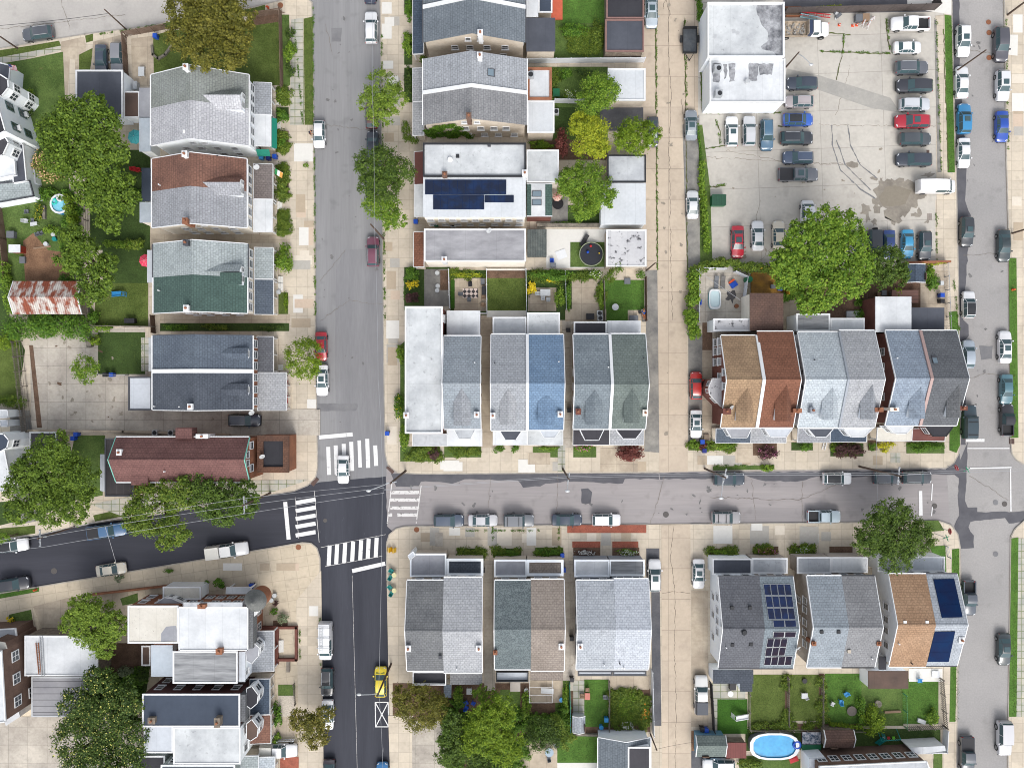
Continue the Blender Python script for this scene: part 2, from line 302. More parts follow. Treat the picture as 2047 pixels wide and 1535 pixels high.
# block A: yards west of the left street
G(G2, '-80,112 0,101 60,92 118,82 122,92 60,104 0,115 -80,128'); G(G2, '170,72 186,68 186,82 172,86'); G(G2, '304,53 336,45 420,30 505,17 530,10 530,22 480,34 340,58 304,62')
G(CONG, '-80,128 0,115 60,104 122,92 128,100 60,116 0,127 -80,140', name='path'); G(CONY, '122,84 168,74 172,96 160,205 150,205 150,120 140,118 134,200 124,200', name='drive')
G(G1, '-80,140 0,128 60,118 126,104 130,200 140,420 150,560 200,640 60,640 20,560 0,420 -80,420'); G(G2, '158,110 186,96 180,140 158,140', z2)
G(CONY, '186,84 252,68 254,140 182,140', z2, 'drive'); G(CONY, '262,78 306,72 308,172 264,172', z2, 'patio')
G(G2, '306,72 340,62 560,35 564,170 500,175 306,150'); G(G1, '560,30 578,30 580,170 566,180', z2); G(G2, '607,38 625,34 626,250 609,250', z2)
G(CONG, '582,40 606,36 608,250 580,250', z2, 'path'); G(SOIL, '505,22 556,24 558,44 505,52', z2, 'soil')
for y0, y1 in ((175, 210), (215, 240), (262, 305), (330, 395), (420, 470)): G(G4 if y0 < 250 else SOIL, rect(552, y0, 577, y1), z2, 'garden_bed')
G(G1, rect(556, 422, 577, 468), z3); G(G2, rect(556, 585, 576, 628), z2)
G(G4, rect(180, 300, 300, 500), z2); G(G4, rect(205, 485, 296, 570), z2); G(G2, rect(190, 566, 296, 652), z3); G(SOIL, rect(255, 318, 296, 470), z1, 'soil')
G(MULCH, '46,482 66,466 96,500 130,505 150,560 150,600 50,560', z2, 'mulch'); G(G4, '-80,420 0,420 20,640 50,700 36,800 -80,820', z2); G(G2, '-80,690 40,690 42,790 -80,810', z3)
G(COND, '60,676 290,650 300,860 62,862', z2, 'yard'); G(G4, rect(196, 664, 290, 748), z3); G(CONG, rect(282, 675, 300, 742), z4, 'path')
G(COND, '255,818 640,818 640,870 70,865 70,850', z3, 'drive'); G(SOIL, '58,690 66,690 84,855 74,855', z3, 'soil')
G(CONY, rect(320, 628, 580, 648), z2, 'path'); G(G4, rect(320, 646, 578, 662), z3, 'garden_bed'); G(CONY, rect(300, 468, 580, 486), z2, 'path')
G(WEATH, '20,820 60,820 75,960 80,1040 30,1050 20,900', z2, 'drive'); G(G4, '-80,1010 40,1000 40,1040 0,1050 -80,1060', z2); G(G1, '150,870 210,870 205,990 150,1000 60,1040 130,960', z2)
G(G2, '-80,1066 0,1056 70,1050 70,1066 0,1076 -80,1086', z2); G(G2, '186,1030 240,1018 244,1032 190,1042', z2); G(CONG, '180,1008 260,992 500,960 620,958 540,985 240,1030', z2, 'path')
G(CONW, rect(614, 798, 632, 816), z2, 'paving_slab')
# block B: centre top
for y0, y1 in ((0, 30), (68, 130), (136, 205)): G(G4, rect(808, y0, 824, y1), z2, 'garden_bed')
for x, y0, y1 in ((763, 5, 28), (763, 48, 78), (766, 122, 138)): G(CONW, rect(x, y0, x + 20, y1), z2, 'paving_slab')
G(G1, rect(1102, 30, 1215, 122), z1); G(G3, '1124,-40 1212,-40 1208,46 1124,48', z2); G(CONY, rect(1076, 102, 1106, 124), z2, 'path'); G(G1, rect(1060, 134, 1215, 320), z1); G(G4, rect(1108, 215, 1150, 262), z2)
G(ASPH, rect(1200, 215, 1292, 262), z2, 'patio'); G(SOIL, rect(1060, 280, 1215, 320), z2, 'soil'); G(G4, rect(1112, 410, 1205, 450), z2); G(WEATH, rect(1100, 395, 1135, 446), z3, 'patio')
G(CONY, rect(825, 440, 1060, 460), z2, 'path'); G(CONW, rect(1092, 458, 1212, 536), z1, 'patio'); G(G1, rect(1140, 484, 1212, 534), z2)
G(CONA, rect(1286, -60, 1312, 540), z2, 'path')
G(WEATH, rect(848, 538, 898, 612), z2, 'patio'); G(G4, rect(808, 534, 900, 612), z1); G(SOIL, rect(880, 540, 900, 580), z3, 'soil'); G(CONY, rect(908, 556, 974, 622), z2, 'patio'); G(G4, rect(900, 540, 1200, 640), z1); G(G5, rect(901, 560, 909, 616), z3)
G(G2, rect(973, 556, 1051, 622), z3); G(SOIL, rect(973, 541, 1050, 556), z3, 'garden_bed'); G(CONW, rect(973, 621, 1052, 634), z4, 'path'); G(CONY, rect(1056, 575, 1112, 622), z3, 'patio'); G(CONY, rect(1143, 558, 1200, 624), z3, 'patio'); G(CONY, rect(1130, 618, 1212, 642), z4, 'patio')
G(G3, rect(1208, 560, 1288, 642), z3); G(CONY, rect(1255, 620, 1284, 642), z4, 'patio'); G(CONY, rect(960, 630, 985, 895), z2, 'path'); G(COND, rect(1124, 640, 1148, 895), z2, 'path')
G(WEATH, '1290,540 1314,540 1316,720 1318,905 1288,902 1292,720', z3, 'drive')
for x0, x1 in ((800, 880), (888, 962), (1065, 1120), (1146, 1192)): G(G1, rect(x0, 893, x1, 914 if x0 > 800 else 922), z2, 'garden_bed')
G(G1, '800,690 812,680 812,900 800,890', z2, 'garden_bed'); G(CONW, rect(880, 920, 918, 938), z2, 'paving_slab'); G(CONW, rect(1036, 918, 1070, 944), z2, 'paving_slab'); G(CONY, rect(1055, 905, 1100, 928), z3, 'paving_slab')
G(CONG, rect(1115, 890, 1130, 943), z2, 'paving_slab'); G(CONY, rect(1200, 895, 1275, 943), z2, 'paving_slab')
# alley and parking lot
G(CONA, '1310,-80 1370,-80 1375,943 1318,943', z2, 'alley'); G(WEATH, '1364,250 1398,230 1402,520 1374,560', z2, 'alley'); G(WEATH, '1376,660 1404,670 1410,885 1376,885', z2, 'alley'); G(CONA, rect(1364, -60, 1402, 235), z1, 'alley')
G(CONL, '1396,-80 1885,-80 1890,300 1905,350 1908,395 1870,400 1870,560 1395,545', z1, 'parking_lot'); G(PATCH, '1566,-80 1880,-80 1880,24 1566,28', z2, 'parking_lot') ; G(CONW, '1812,-80 1902,-80 1902,30 1814,16', z3, 'path')
G(M('lot_patch', c(178, 175, 168), .92, c2=c(164, 162, 157), nl=.3, ns=3, amp=.08), '1574,138 1640,152 1780,196 1800,226 1740,216 1600,168 1566,166', z2, 'parking_lot')
for i in range(16): r_ = random.Random(i); sheet('puddle', z2, WET, rough_poly(1790 + r_.uniform(-75, 70), 396 + r_.uniform(-48, 52), r_.uniform(4, 14), r_.uniform(3, 9), 12, .5, i, r_.uniform(0, 3)))
sheet('puddle', z3, WET, jag('1746,376 1760,362 1790,358 1828,362 1850,374 1856,392 1830,404 1836,414 1806,424 1800,444 1788,448 1768,432 1770,418 1748,404 1752,392', 4, 5, 5)); sheet('puddle', z4, M('puddle_water', c(144, 136, 122), .3, amp=.08), rough_poly(1790, 392, 30, 24, 16, .2, 4))
sheet('puddle', z2, WET, rough_poly(1703, 330, 11, 7, 12, .35, 6)); G(G1, '1397,250 1404,250 1420,380 1424,520 1400,540 1398,380', z2, 'weed_strip')
G(G3, '1888,30 1902,32 1909,345 1894,345', z3); G(CON, '1870,32 1888,30 1894,345 1908,350 1914,560 1874,560 1872,350', z3, 'path'); G(WEATH, '1868,40 1872,40 1882,345 1874,345', z4, 'path')
G(COND, rect(1393, 545, 1490, 650), z3, 'patio'); G(CONY, rect(1840, 540, 1895, 640), z3, 'patio'); G(CONY, rect(1720, 560, 1770, 600), z2, 'patio'); G(SOIL, rect(1560, 545, 1840, 640), z2, 'soil'); G(CONY, rect(1566, 600, 1600, 660), z3, 'path')
G(G3, '1897,624 1914,622 1918,700 1919,890 1912,905 1898,900 1900,660', z3); G(CONY, rect(1404, 640, 1424, 890), z2, 'path'); G(SOIL, rect(1404, 645, 1424, 700), z3, 'soil')
for x0, x1, y0, y1, m in ((1376, 1470, 882, 900, G1), (1505, 1553, 886, 910, SOIL), (1582, 1625, 884, 900, G4), (1660, 1726, 886, 912, G4), (1735, 1754, 880, 900, SOIL), (1812, 1888, 884, 906, G1)): G(m, rect(x0, y0, x1, y1), z3, 'garden_bed')
G(G1, '1425,932 1548,930 1548,938 1425,940', z3); G(CONY, rect(1470, 890, 1520, 925), z2, 'paving_slab'); G(CONG, rect(1780, 905, 1800, 925), z2, 'paving_slab')
# block D: bottom left
G(G3, '-80,1200 0,1187 78,1174 78,1182 0,1196 -80,1210', z2); G(G1, '18,1228 62,1218 66,1248 20,1256', z2, 'garden_bed'); G(CONY, '66,1212 130,1196 256,1180 258,1250 85,1260', z2, 'drive'); G(G1, '240,1196 275,1185 276,1204 245,1210', z2, 'garden_bed')
G(SOIL, '190,1285 290,1285 290,1350 190,1360', z2, 'soil'); G(COND, rect(-60, 1432, 290, 1620), z2, 'yard'); G(G4, '240,1340 300,1330 290,1400 200,1420', z3)
G(CON, '592,1200 642,1140 648,1620 600,1620', z2, 'path'); G(G1, rect(556, 1368, 590, 1402), z2); G(M('pale_gravel', c(206, 196, 182), .95, amp=.3, ns=7), rect(556, 1390, 590, 1440), z3, 'gravel_bed'); G(CONY, rect(548, 1432, 596, 1470), z3, 'path')
G(BRKP, rect(560, 1512, 597, 1560), z3, 'garden_bed'); G(CONW, rect(618, 1211, 636, 1231), z3, 'paving_slab'); G(SOIL, rect(546, 1240, 575, 1252), z2, 'garden_bed')
# block E: bottom centre and right
G(CONA, '1322,1050 1380,1048 1382,1620 1324,1620', z2, 'alley'); G(ASPH, '1292,1096 1318,1096 1322,1450 1304,1450 1302,1180 1292,1150', z3, 'drive'); G(CONY, rect(1382, 1180, 1416, 1452), z2, 'drive')
for x0, y0, x1, y1 in ((1134, 1049, 1292, 1065), (1144, 1082, 1200, 1094), (1224, 1082, 1276, 1094)): G(BRKP, rect(x0, y0, x1, y1), z3, 'brick_paving')
for x0, x1, y0, y1, m in ((914, 970, 1096, 1114, G4), (985, 1042, 1096, 1114, G4), (1070, 1126, 1094, 1114, G1), (1146, 1200, 1094, 1112, SOIL), (1224, 1278, 1094, 1112, SOIL), (1415, 1474, 1096, 1112, SOIL), (1505, 1556, 1092, 1112, SOIL), (1580, 1630, 1090, 1112, SOIL), (1658, 1704, 1092, 1104, SOIL)): G(m, rect(x0, y0, x1, y1), z3, 'garden_bed')
G(COND, rect(870, 1064, 885, 1092), z3, 'paving_slab'); G(CONW, rect(1502, 1046, 1524, 1060), z3, 'paving_slab'); G(CONW, rect(898, 1054, 920, 1070), z3, 'paving_slab'); G(COND, rect(968, 1120, 990, 1380), z2, 'path'); G(COND, rect(1126, 1120, 1150, 1380), z2, 'path')
G(G1, '1848,1040 1876,1040 1888,1060 1848,1064', z3); G(G3, '1858,1092 1890,1090 1892,1145 1880,1140', z3); G(G3, '1903,1098 1918,1096 1918,1160 1912,1333 1910,1442 1898,1442 1900,1330 1902,1160', z3); G(CON, rect(1886, 1090, 1903, 1440), z2, 'path')
G(SOIL, rect(785, 1365, 1150, 1540), z1, 'soil'); G(CON, '776,1430 826,1430 826,1620 782,1620', z3, 'path'); G(COND, rect(824, 1440, 900, 1560), z3, 'yard'); G(G1, rect(1000, 1378, 1040, 1424), z3); G(CONY, rect(1058, 1360, 1125, 1404), z3, 'patio'); G(G1, rect(1110, 1360, 1140, 1450), z2); G(CONY, rect(1034, 1470, 1118, 1560), z3, 'patio')
G(G3, rect(1114, 1466, 1196, 1524), z3); G(CONW, rect(1114, 1524, 1196, 1536), z4, 'path'); G(CONG, rect(1146, 1360, 1169, 1430), z3, 'path'); G(G3, rect(1168, 1358, 1216, 1452), z3); G(CONY, rect(1220, 1350, 1298, 1378), z3, 'patio'); G(SOIL, rect(1218, 1376, 1300, 1462), z2, 'garden_bed'); G(SOIL, rect(1138, 1452, 1216, 1466), z2, 'soil')
G(CONG, rect(1424, 1364, 1490, 1450), z2, 'patio'); G(G5, rect(1434, 1397, 1494, 1466), z3); G(G2, rect(1495, 1348, 1572, 1450), z2); G(G2, rect(1577, 1348, 1640, 1440), z2); G(G3, rect(1649, 1346, 1722, 1450), z2); G(SOIL, rect(1569, 1348, 1579, 1450), z3, 'soil'); G(SOIL, rect(1637, 1346, 1648, 1450), z3, 'soil'); G(SOIL, rect(1497, 1446, 1725, 1458), z3, 'soil')
G(G1, rect(1722, 1358, 1806, 1450), z2); G(G3, rect(1804, 1356, 1876, 1446), z2); G(CONW, rect(1817, 1336, 1884, 1362), z3, 'patio'); G(G4, rect(1490, 1456, 1880, 1500), z2); G(CON, rect(1594, 1498, 1885, 1516), z3, 'path'); G(ASPH, rect(1382, 1500, 1450, 1560), z3, 'drive'); G(MULCH, rect(1382, 1460, 1410, 1500), z3, 'soil'); G(G1, rect(1478, 1510, 1600, 1560), z2); G(G1, rect(1866, 1506, 1884, 1560), z3)
# block G, H
G(G3, '2017,516 2032,516 2036,875 2020,875', z3); G(G3, '2022,1076 2036,1074 2032,1432 2017,1432', z3); G(CONG, '2036,1076 2120,1076 2120,1432 2032,1432', z2, 'path'); G(CONW, '2018,70 2035,70 2034,112 2016,110', z2, 'paving_slab')
# tar strips, patches, markings
TZ = .02
for s in ('781,946 1318,946 1318,957 1250,957 1245,967 1130,962 1090,966 1080,972 1046,974 1034,960 930,958 905,966 880,962 842,962 838,972 792,972', '1318,946 1640,943 1640,950 1600,962 1530,962 1490,950 1430,956 1320,958', '1640,943 1890,938 1918,905 1920,920 1935,880 1930,1000 1936,1014 1953,1014 1953,1024 2047,1022 2080,1040 2016,1046 2010,1036 1940,1042 1936,1052 1946,1070 1946,1096 1921,1096 1908,1050 1917,1030 1915,1000 1918,955 1908,948 1860,948 1640,955',
          '1917,700 1934,700 1932,740 1930,890 1921,890', '1903,-40 1918,-40 1918,120 1932,340 1930,400 1940,430 1926,640 1936,650 1936,672 1918,700 1914,560'): sheet('tar_patch', TZ, PATCH, jag(s, 1.2, 9, 9), th=.004)
sheet('tar_patch', .012, M('darker_lane', c(146, 146, 148), .92, c2=c(134, 134, 137), nl=.3, ns=4, amp=.08, st=(1, .1, 1)), jag('672,540 690,500 752,498 773,540 773,952 700,958 674,930 669,700', .8, 12), th=.004)
for s in ('662,58 683,56 682,83 663,84', '1162,978 1176,976 1183,983 1181,1006 1162,1006', '1958,692 1984,692 1983,717 1961,719', '636,808 714,806 716,812 712,821 638,822'): sheet('tar_patch', TZ + .004, PATCH if s[0] == '1' and s[1] == '1' else PATCH2, jag(s, .8, 6, 4), th=.004)
def mark(s, m=LINE, z=.045): sheet('road_marking', z, m, s, th=.004)
def bar(x0, y0, x1, y1, w, m=LINE):
    d = math.hypot(x1 - x0, y1 - y0); nx, ny = -(y1 - y0) / d * w / 2, (x1 - x0) / d * w / 2
    mark([(x0 + nx, y0 + ny), (x1 + nx, y1 + ny), (x1 - nx, y1 - ny), (x0 - nx, y0 - ny)], m)
bar(638, 874, 705, 868, 8)
for x, y0, y1 in ((656, 893, 949), (671, 890, 948), (687, 887, 940), (702, 883, 941), (718, 880, 934), (734, 877, 935), (750, 890, 931)): bar(x, y0, x + 2, y1, 8 if x != 718 else 7)
bar(570, 1003, 577, 1078, 8)
for y in (1002, 1018, 1034, 1050, 1067): bar(591, y + 3, 631, y - 4, 8)
for x in (657, 672, 688, 704, 720, 735, 751): bar(x, 1130 - (x - 657) * .17, x + 2, 1090 - (x - 657) * .17, 8)
bar(704, 1141, 770, 1126, 8)
for y in (984, 999, 1015): bar(780, y, 838, y, 7, LINEW)
bar(775, 1029, 784, 1029, 7, LINEW); bar(794, 1029, 834, 1029, 7, LINEW); bar(784, 960, 774, 1046, 2, LINEW); bar(842, 970, 832, 1046, 2, LINEW)
bar(590, 993, 597, 1076, .8, LINEW); bar(628, 980, 638, 1084, .8, LINEW); bar(641, 1094, 771, 1068, .8, LINEW); bar(650, 1132, 764, 1111, .8, LINEW)
for a in ((750, 1403, 776, 1403), (750, 1403, 751, 1452), (776, 1403, 777, 1452), (750, 1452, 777, 1452), (750, 1403, 777, 1452), (776, 1403, 751, 1452)): bar(*a, 1.8)
bar(704, 1150, 714, 1535, .6, LINEW)
bar(1840, 981, 1841, 1030, 7); bar(1864, 967, 1862, 1000, 2); bar(1864, 1013, 1862, 1031, 2); bar(1931, 880, 1968, 880, 6); bar(1934, 896, 1968, 896, 2); bar(1968, 896, 2018, 896, 2); bar(1934, 936, 2022, 934, 2.4); bar(2020, 936, 2021, 1022, 2.4)
def cracks(name, lst, w, z, mat, seed=1, j=1.2):
    r = random.Random(seed); m = MB()
    for s in lst:
        p = pts(s); q = []
        for a, b in zip(p, p[1:]):
            n = max(1, int(math.dist(a, b) / 6))
            q += [(a[0] + (b[0] - a[0]) * i / n + r.uniform(-j, j), a[1] + (b[1] - a[1]) * i / n + r.uniform(-j, j)) for i in range(n)]
        q.append(p[-1])
        for a, b in zip(q, q[1:]):
            A, B = P(*a, z), P(*b, z); d = B - A; ww = w * r.uniform(.5, 1.5)
            m.obox((A.x + B.x) / 2, (A.y + B.y) / 2, z - .004, z + r.uniform(0, .002), d.length + .04, ww, math.atan2(d.y, d.x))
    tag(m.build(name, mat), kind='structure')
cracks('alley_crack', ['1338,-20 1336,110 1341,180 1338,300 1342,560 1345,640', '1346,1050 1340,1110 1350,1190 1348,1290 1352,1400 1350,1540', '1325,20 1330,0 1340,30', '1325,1186 1350,1182 1380,1186', '1362,200 1370,290'], .06, z2 + .012, CRACK, 2, 1.5)
cracks('moss_joint', ['1310,0 1311,200 1313,400 1314,540', '1368,40 1372,300 1374,540', '1686,70 1684,108 1672,160', '1640,104 1780,108', '1771,40 1778,100', '1556,253 1590,250', '1430,240 1440,262 1438,288', '1408,298 1450,292', '1414,375 1450,372', '1396,20 1404,220', '1620,62 1700,70', '1404,226 1560,226', '1886,60 1896,340'], .14, z3 + .012, MOSS, 3)
cracks('road_crack', ['640,640 700,600 770,610', '650,250 760,262', '640,560 690,500', '1330,950 1300,1046', '1114,950 1114,1046', '980,950 976,1046', '1502,955 1510,1040', '1604,960 1604,1044', '1690,960 1600,1000 1420,994', '1925,100 2005,110', '1925,510 2012,506', '1930,760 1970,746 2015,752', '1940,950 2015,1000', '650,50 660,80 664,110', '20,1240 80,1230', '-10,60 250,30', '120,0 140,60'], .04, .03, CRACK, 5, 2.0)
cracks('lot_crack', ['1450,300 1600,330 1720,326', '1410,315 1700,330', '1700,130 1690,170 1670,230', '1510,440 1520,400', '1640,250 1880,254', '1560,480 1520,520'], .04, z2, CRACK, 6, 2.5)
def arc_track(s, w=.12):
    cracks('tyre_track', [s], w, z2 + .01, PATCH2, 8, .5)
for s in ('1663,250 1664,290 1680,340 1720,378 1760,404', '1695,250 1700,290 1720,330 1752,356', '1672,280 1690,330 1740,380'): arc_track(s, .16)
def manhole(px, py, r, z, col, label):
    m = MB(); p = P(px, py); m.cyl((p.x, p.y, z - .02), (p.x, p.y, z), r, n=18); tag(m.build('manhole_cover', col, loc=(p.x, p.y, z)), label, 'manhole', 'manhole covers in the road')
IRON = M('cast_iron', c(96, 92, 90), .7, ns=20, amp=.3); RUST = M('rusty_iron', c(146, 96, 70), .8, ns=14, amp=.3)
for q in ((108, 1141, .45, .035, IRON, 'round iron manhole cover in the dark asphalt street at far left'), (1331, 1028, .45, .035, IRON, 'round manhole cover in the grey street opposite the lower alley mouth'), (1868, 1011, .4, .035, IRON, 'manhole cover beside the tree-shaded stop line'), (2008, 1007, .4, .035, IRON, 'darker of two manhole covers inside the right-hand crossing'), (1990, 1004, .4, .035, PATCH2, 'paler of two manhole covers inside the right-hand crossing'), (1990, 1107, .4, .035, PATCH2, 'pale round manhole cover in the street below the right-hand crossing'), (1977, 66, .4, .035, RUST, 'rusty round cover beside the dark parked car at top right'), (1977, 116, .4, .035, RUST, 'lower rusty round cover beside the dark parked car at top right'), (1976, 45, .38, .035, RUST, 'topmost rusty round cover in the right-hand street'), (597, 1093, .42, z2, RUST, 'rusty round cover in the corner pavement at the lower left kerb'), (833, 1058, .4, z2, RUST, 'rusty round cover in the pavement corner by the worn crossing'), (561, 12, .42, z2, RUST, 'rusty round cover in the pavement at the top left corner'), (650, 1040, .3, .035, IRON, 'small dark cover in the middle of the dark asphalt crossing')): manhole(*q)
def drain(px, py, lx, ly, a, label, mat=None):
    p = P(px, py); m = MB().obox(p.x, p.y, -.05, KB + .01, lx, ly, a)
    for i in range(-3, 4): m.obox(p.x + i * lx / 8 * math.cos(a), p.y + i * lx / 8 * math.sin(a), KB, KB + .03, .05, ly * .9, a)
    tag(m.build('storm_drain', mat or M('drain_iron', c(104, 84, 78), .8, ns=12, amp=.25), loc=(p.x, p.y, 0)), label, 'drain')
drain(629, 962, 1.3, .7, R(50), 'rusty storm drain grate in the kerb below the brick-roofed corner house'); drain(781, 938, 1.3, .6, R(-45), 'rusty storm drain grate in the kerb by the white flat roof corner'); drain(1857, 434, .9, 1.1, 0, 'square drain grate in the parking lot beside the puddle'); drain(1344, 1324, .6, .9, 0, 'small brown drain grate in the lower alley'); drain(2022, 882, .7, .8, 0, 'small brown drain grate in the kerb at right'); drain(1854, 305, .5, .7, 0, 'small drain grate behind the red parked car')
SLB = [CONW, M('slab_pale', c(228, 218, 202), .9, amp=.05), M('slab_grey', c(186, 182, 174), .9, amp=.07), M('slab_dun', c(190, 174, 152), .9, amp=.07), M('slab_pink', c(212, 192, 172), .9, amp=.06)]
r_ = random.Random(12)
for x0, y0, x1, y1 in ((582, 255, 627, 660), (765, 30, 800, 600), (772, 640, 798, 900), (880, 922, 1300, 942), (1380, 910, 1880, 930), (815, 1054, 1290, 1090), (1385, 1050, 1700, 1088), (2022, 20, 2047, 500), (600, 1205, 640, 1520), (400, 1125, 620, 1140)):
    for i in range(max(5, int((x1 - x0) * (y1 - y0) / 1500))):
        w, h_ = r_.choice((19, 19, 38)), r_.choice((18, 36)); x, y = r_.uniform(x0, max(x0 + 1, x1 - w)), r_.uniform(y0, max(y0 + 1, y1 - h_)); G(r_.choice(SLB), rect(x, y, min(x1, x + w), min(y1, y + h_)), KB + .007, 'paving_slab')
OIL = M('road_stain', c(128, 126, 126), .9, c2=c(114, 113, 113), nl=1, amp=.1); OILC = M('concrete_stain', c(166, 157, 143), .9, c2=c(146, 137, 124), nl=1, amp=.1)
for x0, y0, x1, y1, n, z, m_ in ((640, 30, 760, 850, 26, .016, OIL), (800, 965, 1900, 1030, 34, .016, OIL), (1925, 30, 2005, 860, 20, .016, OIL), (1410, 240, 1860, 520, 26, z2, OILC), (1322, 0, 1368, 930, 16, z3, OILC), (70, 680, 280, 850, 18, z3, OILC), (80, 690, 250, 840, 6, z3 + .01, SOIL)):
    for i in range(n): s_ = r_.uniform(1.2, 5); sheet('stain', z, m_, rough_poly(r_.uniform(x0, x1), r_.uniform(y0, y1), s_, s_ * r_.uniform(.3, .9), 11, .45, i, r_.uniform(0, 3)), th=.003)
# buildings
WM = {}
def win_mesh(w, h, fr, kind):
    k = (round(w, 2), round(h, 2), fr.name, kind)
    if k not in WM:
        a, d = .11, .09
        m = MB()
        for b in ((-d, -w / 2 - a, -h / 2 - a, d, w / 2 + a, -h / 2), (-d, -w / 2 - a, h / 2, d, w / 2 + a, h / 2 + a), (-d, -w / 2 - a, -h / 2, d, -w / 2, h / 2), (-d, w / 2, -h / 2, d, w / 2 + a, h / 2), (-d, -w / 2, -.04, d * .8, w / 2, .04)): m.box(*b)
        if kind == 'double': m.box(-d, -.05, -h / 2, d * .8, .05, -.04); m.box(-d, -.05, .04, d * .8, .05, h / 2)
        if kind == 'sill': m.box(-d, -w / 2 - a - .08, -h / 2 - a - .1, d + .1, w / 2 + a + .08, -h / 2 - a)
        f = m.build('window', fr); g = MB().box(-.02, -w / 2, -h / 2, .05, w / 2, h / 2).build('pane', GLASS)
        WM[k] = (f.data, g.data); bpy.data.objects.remove(f); bpy.data.objects.remove(g)
    return WM[k]
DIR = {'E': (0, 1, 0), 'N': (R(90), 0, 1), 'W': (R(180), -1, 0), 'S': (R(-90), 0, -1)}
def window(root, x, y, z, side, w=.9, h=1.35, fr=None, kind='', ac=False, rz=None):
    fm, gm = win_mesh(w, h, fr or WHITE, kind); o0 = BASE[root.name]; a = DIR[side][0] if rz is None else rz
    f = put(fm, 'window', root, Vector((x, y, z)) - o0, a); put(gm, 'pane', f, (0, 0, 0))
    if ac:
        q = MB().box(.05, -.35, -h / 2, .5, .35, -h / 2 + .45).build('air_conditioner', WHITE); me = q.data; bpy.data.objects.remove(q); put(me, 'air_conditioner', f, (0, 0, 0))
    return f
class House: pass
def Rz(px, py, f):
    z = 6.0
    for _ in range(8):
        p = P(px, py, z); z = f(p.x, p.y)
    return P(px, py, z)
def house(label, E, ax, rpx, e, r, roof, wall, party='', front='E', cat='house', name='house', group=None, gut=WHITE, rake=WHITE, cap=None, wins=(), fwin=3, fwm=None, frow=(4.4,), inset=.28, bwin=2):
    """half of a gabled twin. E: eave rectangle in photo pixels at eave height e; ax: ridge axis; rpx: ridge pixel at height r"""
    h = House(); a, b = P(E[0], E[1], e), P(E[2], E[3], e); x0, x1, y1, y0 = a.x, b.x, a.y, b.y
    if ax == 'y': u0, u1, v0, v1, ur = x0, x1, y0, y1, P(rpx, 0, r).x; us, vs = ('W', 'E'), ('S', 'N')
    else: u0, u1, v0, v1, ur = y0, y1, x0, x1, P(0, rpx, r).y; us, vs = ('S', 'N'), ('W', 'E')
    h.zf = lambda x, y: (lambda u: e + (r - e) * ((u - u0) / (ur - u0) if u < ur else (u1 - u) / (u1 - ur)))(x if ax == 'y' else y)
    h.e, h.r, h.rect, h.ax = e, r, (x0, y0, x1, y1), ax
    if ax == 'y' and isinstance(roof, str) and roof in SHP: roof = shingle(roof, *SHP[roof], v=1)
    root = thing(name, label, cat, ((x0 + x1) / 2, (y0 + y1) / 2, 0), group); h.root = root; t = .16
    pv0, pv1 = vs[0] in party, vs[1] in party
    wv0, wv1 = v0 + (.012 if pv0 else inset), v1 - (.012 if pv1 else inset)
    pu0, pu1 = us[0] in party, us[1] in party
    i0, i1 = (.012 if pu0 else inset), (.012 if pu1 else inset)
    sl0, sl1 = (r - e) / (ur - u0), (r - e) / (u1 - ur)
    wall_m = WALLS[wall] if isinstance(wall, str) else wall
    MB().extr([(u0 + i0, -.2), (u1 - i1, -.2), (u1 - i1, e - t - .03 + sl1 * i1), (ur, r - t - .05), (u0 + i0, e - t - .03 + sl0 * i0)], ax, wv0, wv1).build('wall', wall_m, root)
    h.wall = (wv0, wv1, u0 + i0, u1 - i1)
    h.roof = MB().extr([(u0, e), (ur, r), (u1, e), (u1, e - t), (ur, r - t), (u0, e - t)], ax, v0 + (.004 if pv0 else 0), v1 - (.004 if pv1 else 0)).build('roof', SH[roof] if isinstance(roof, str) else roof, root)
    for k, (u, s_) in enumerate(((u0, -1), (u1, 1))):
        if (pu0, pu1)[k] or gut is None: continue
        MB().extr([(u + s_ * .01, e - .13), (u + s_ * .16, e - .13), (u + s_ * .16, e + .02), (u + s_ * .01, e + .02)], ax, v0, v1).build('gutter', gut, root)
    for k, (v, s_) in enumerate(((v0, -1), (v1, 1))):
        if (pv0, pv1)[k] or rake is None: continue
        g = .05
        MB().extr([(u0 - .02, e + .02), (ur, r + g), (u1 + .02, e + .02), (u1 + .02, e - t - .06), (ur, r - t - .06), (u0 - .02, e - t - .06)], ax, v + s_ * .003, v + s_ * .11).build('rake_trim', rake, root)
    MB().extr([(ur - .22, r - .22 * sl0 + .03), (ur, r + .05), (ur + .22, r - .22 * sl1 + .03), (ur, r - .02)], ax, v0 + .12, v1 - .12).build('ridge_cap', SH[roof] if isinstance(roof, str) else roof, root)
    if cap:                                       # white party-wall parapet: (side, width, material)
        sd_, w, m_ = cap; v = v0 if sd_ == vs[0] else v1
        MB().extr([(u0 - .05, e + .2), (ur, r + .22), (u1 + .05, e + .2), (u1 + .05, e - .2), (ur, r - .1), (u0 - .05, e - .2)], ax, v - w / 2, v + w / 2).build('party_parapet', m_, root)
    for sd_, rows in wins:                        # gable-end windows: rows of (z, [fractions], w, h)
        v = (wv0 if sd_ == vs[0] else wv1)
        for z, fr, w, hh in rows:
            for q in fr:
                u = u0 + (u1 - u0) * q
                x, y = (u, v) if ax == 'y' else (v, u); window(root, x, y, z, sd_, w, hh, kind='sill')
    lo, hi = max(wv0, wv0), wv1
    ub = u1 - i1 if front in us[1] else u0 + i0
    for z in frow:
        for q in range(fwin):
            v = lo + (hi - lo) * (q + .5) / fwin; x, y = (ub, v) if ax == 'y' else (v, ub); window(root, x, y, z, front, .95, 1.4, fwm)
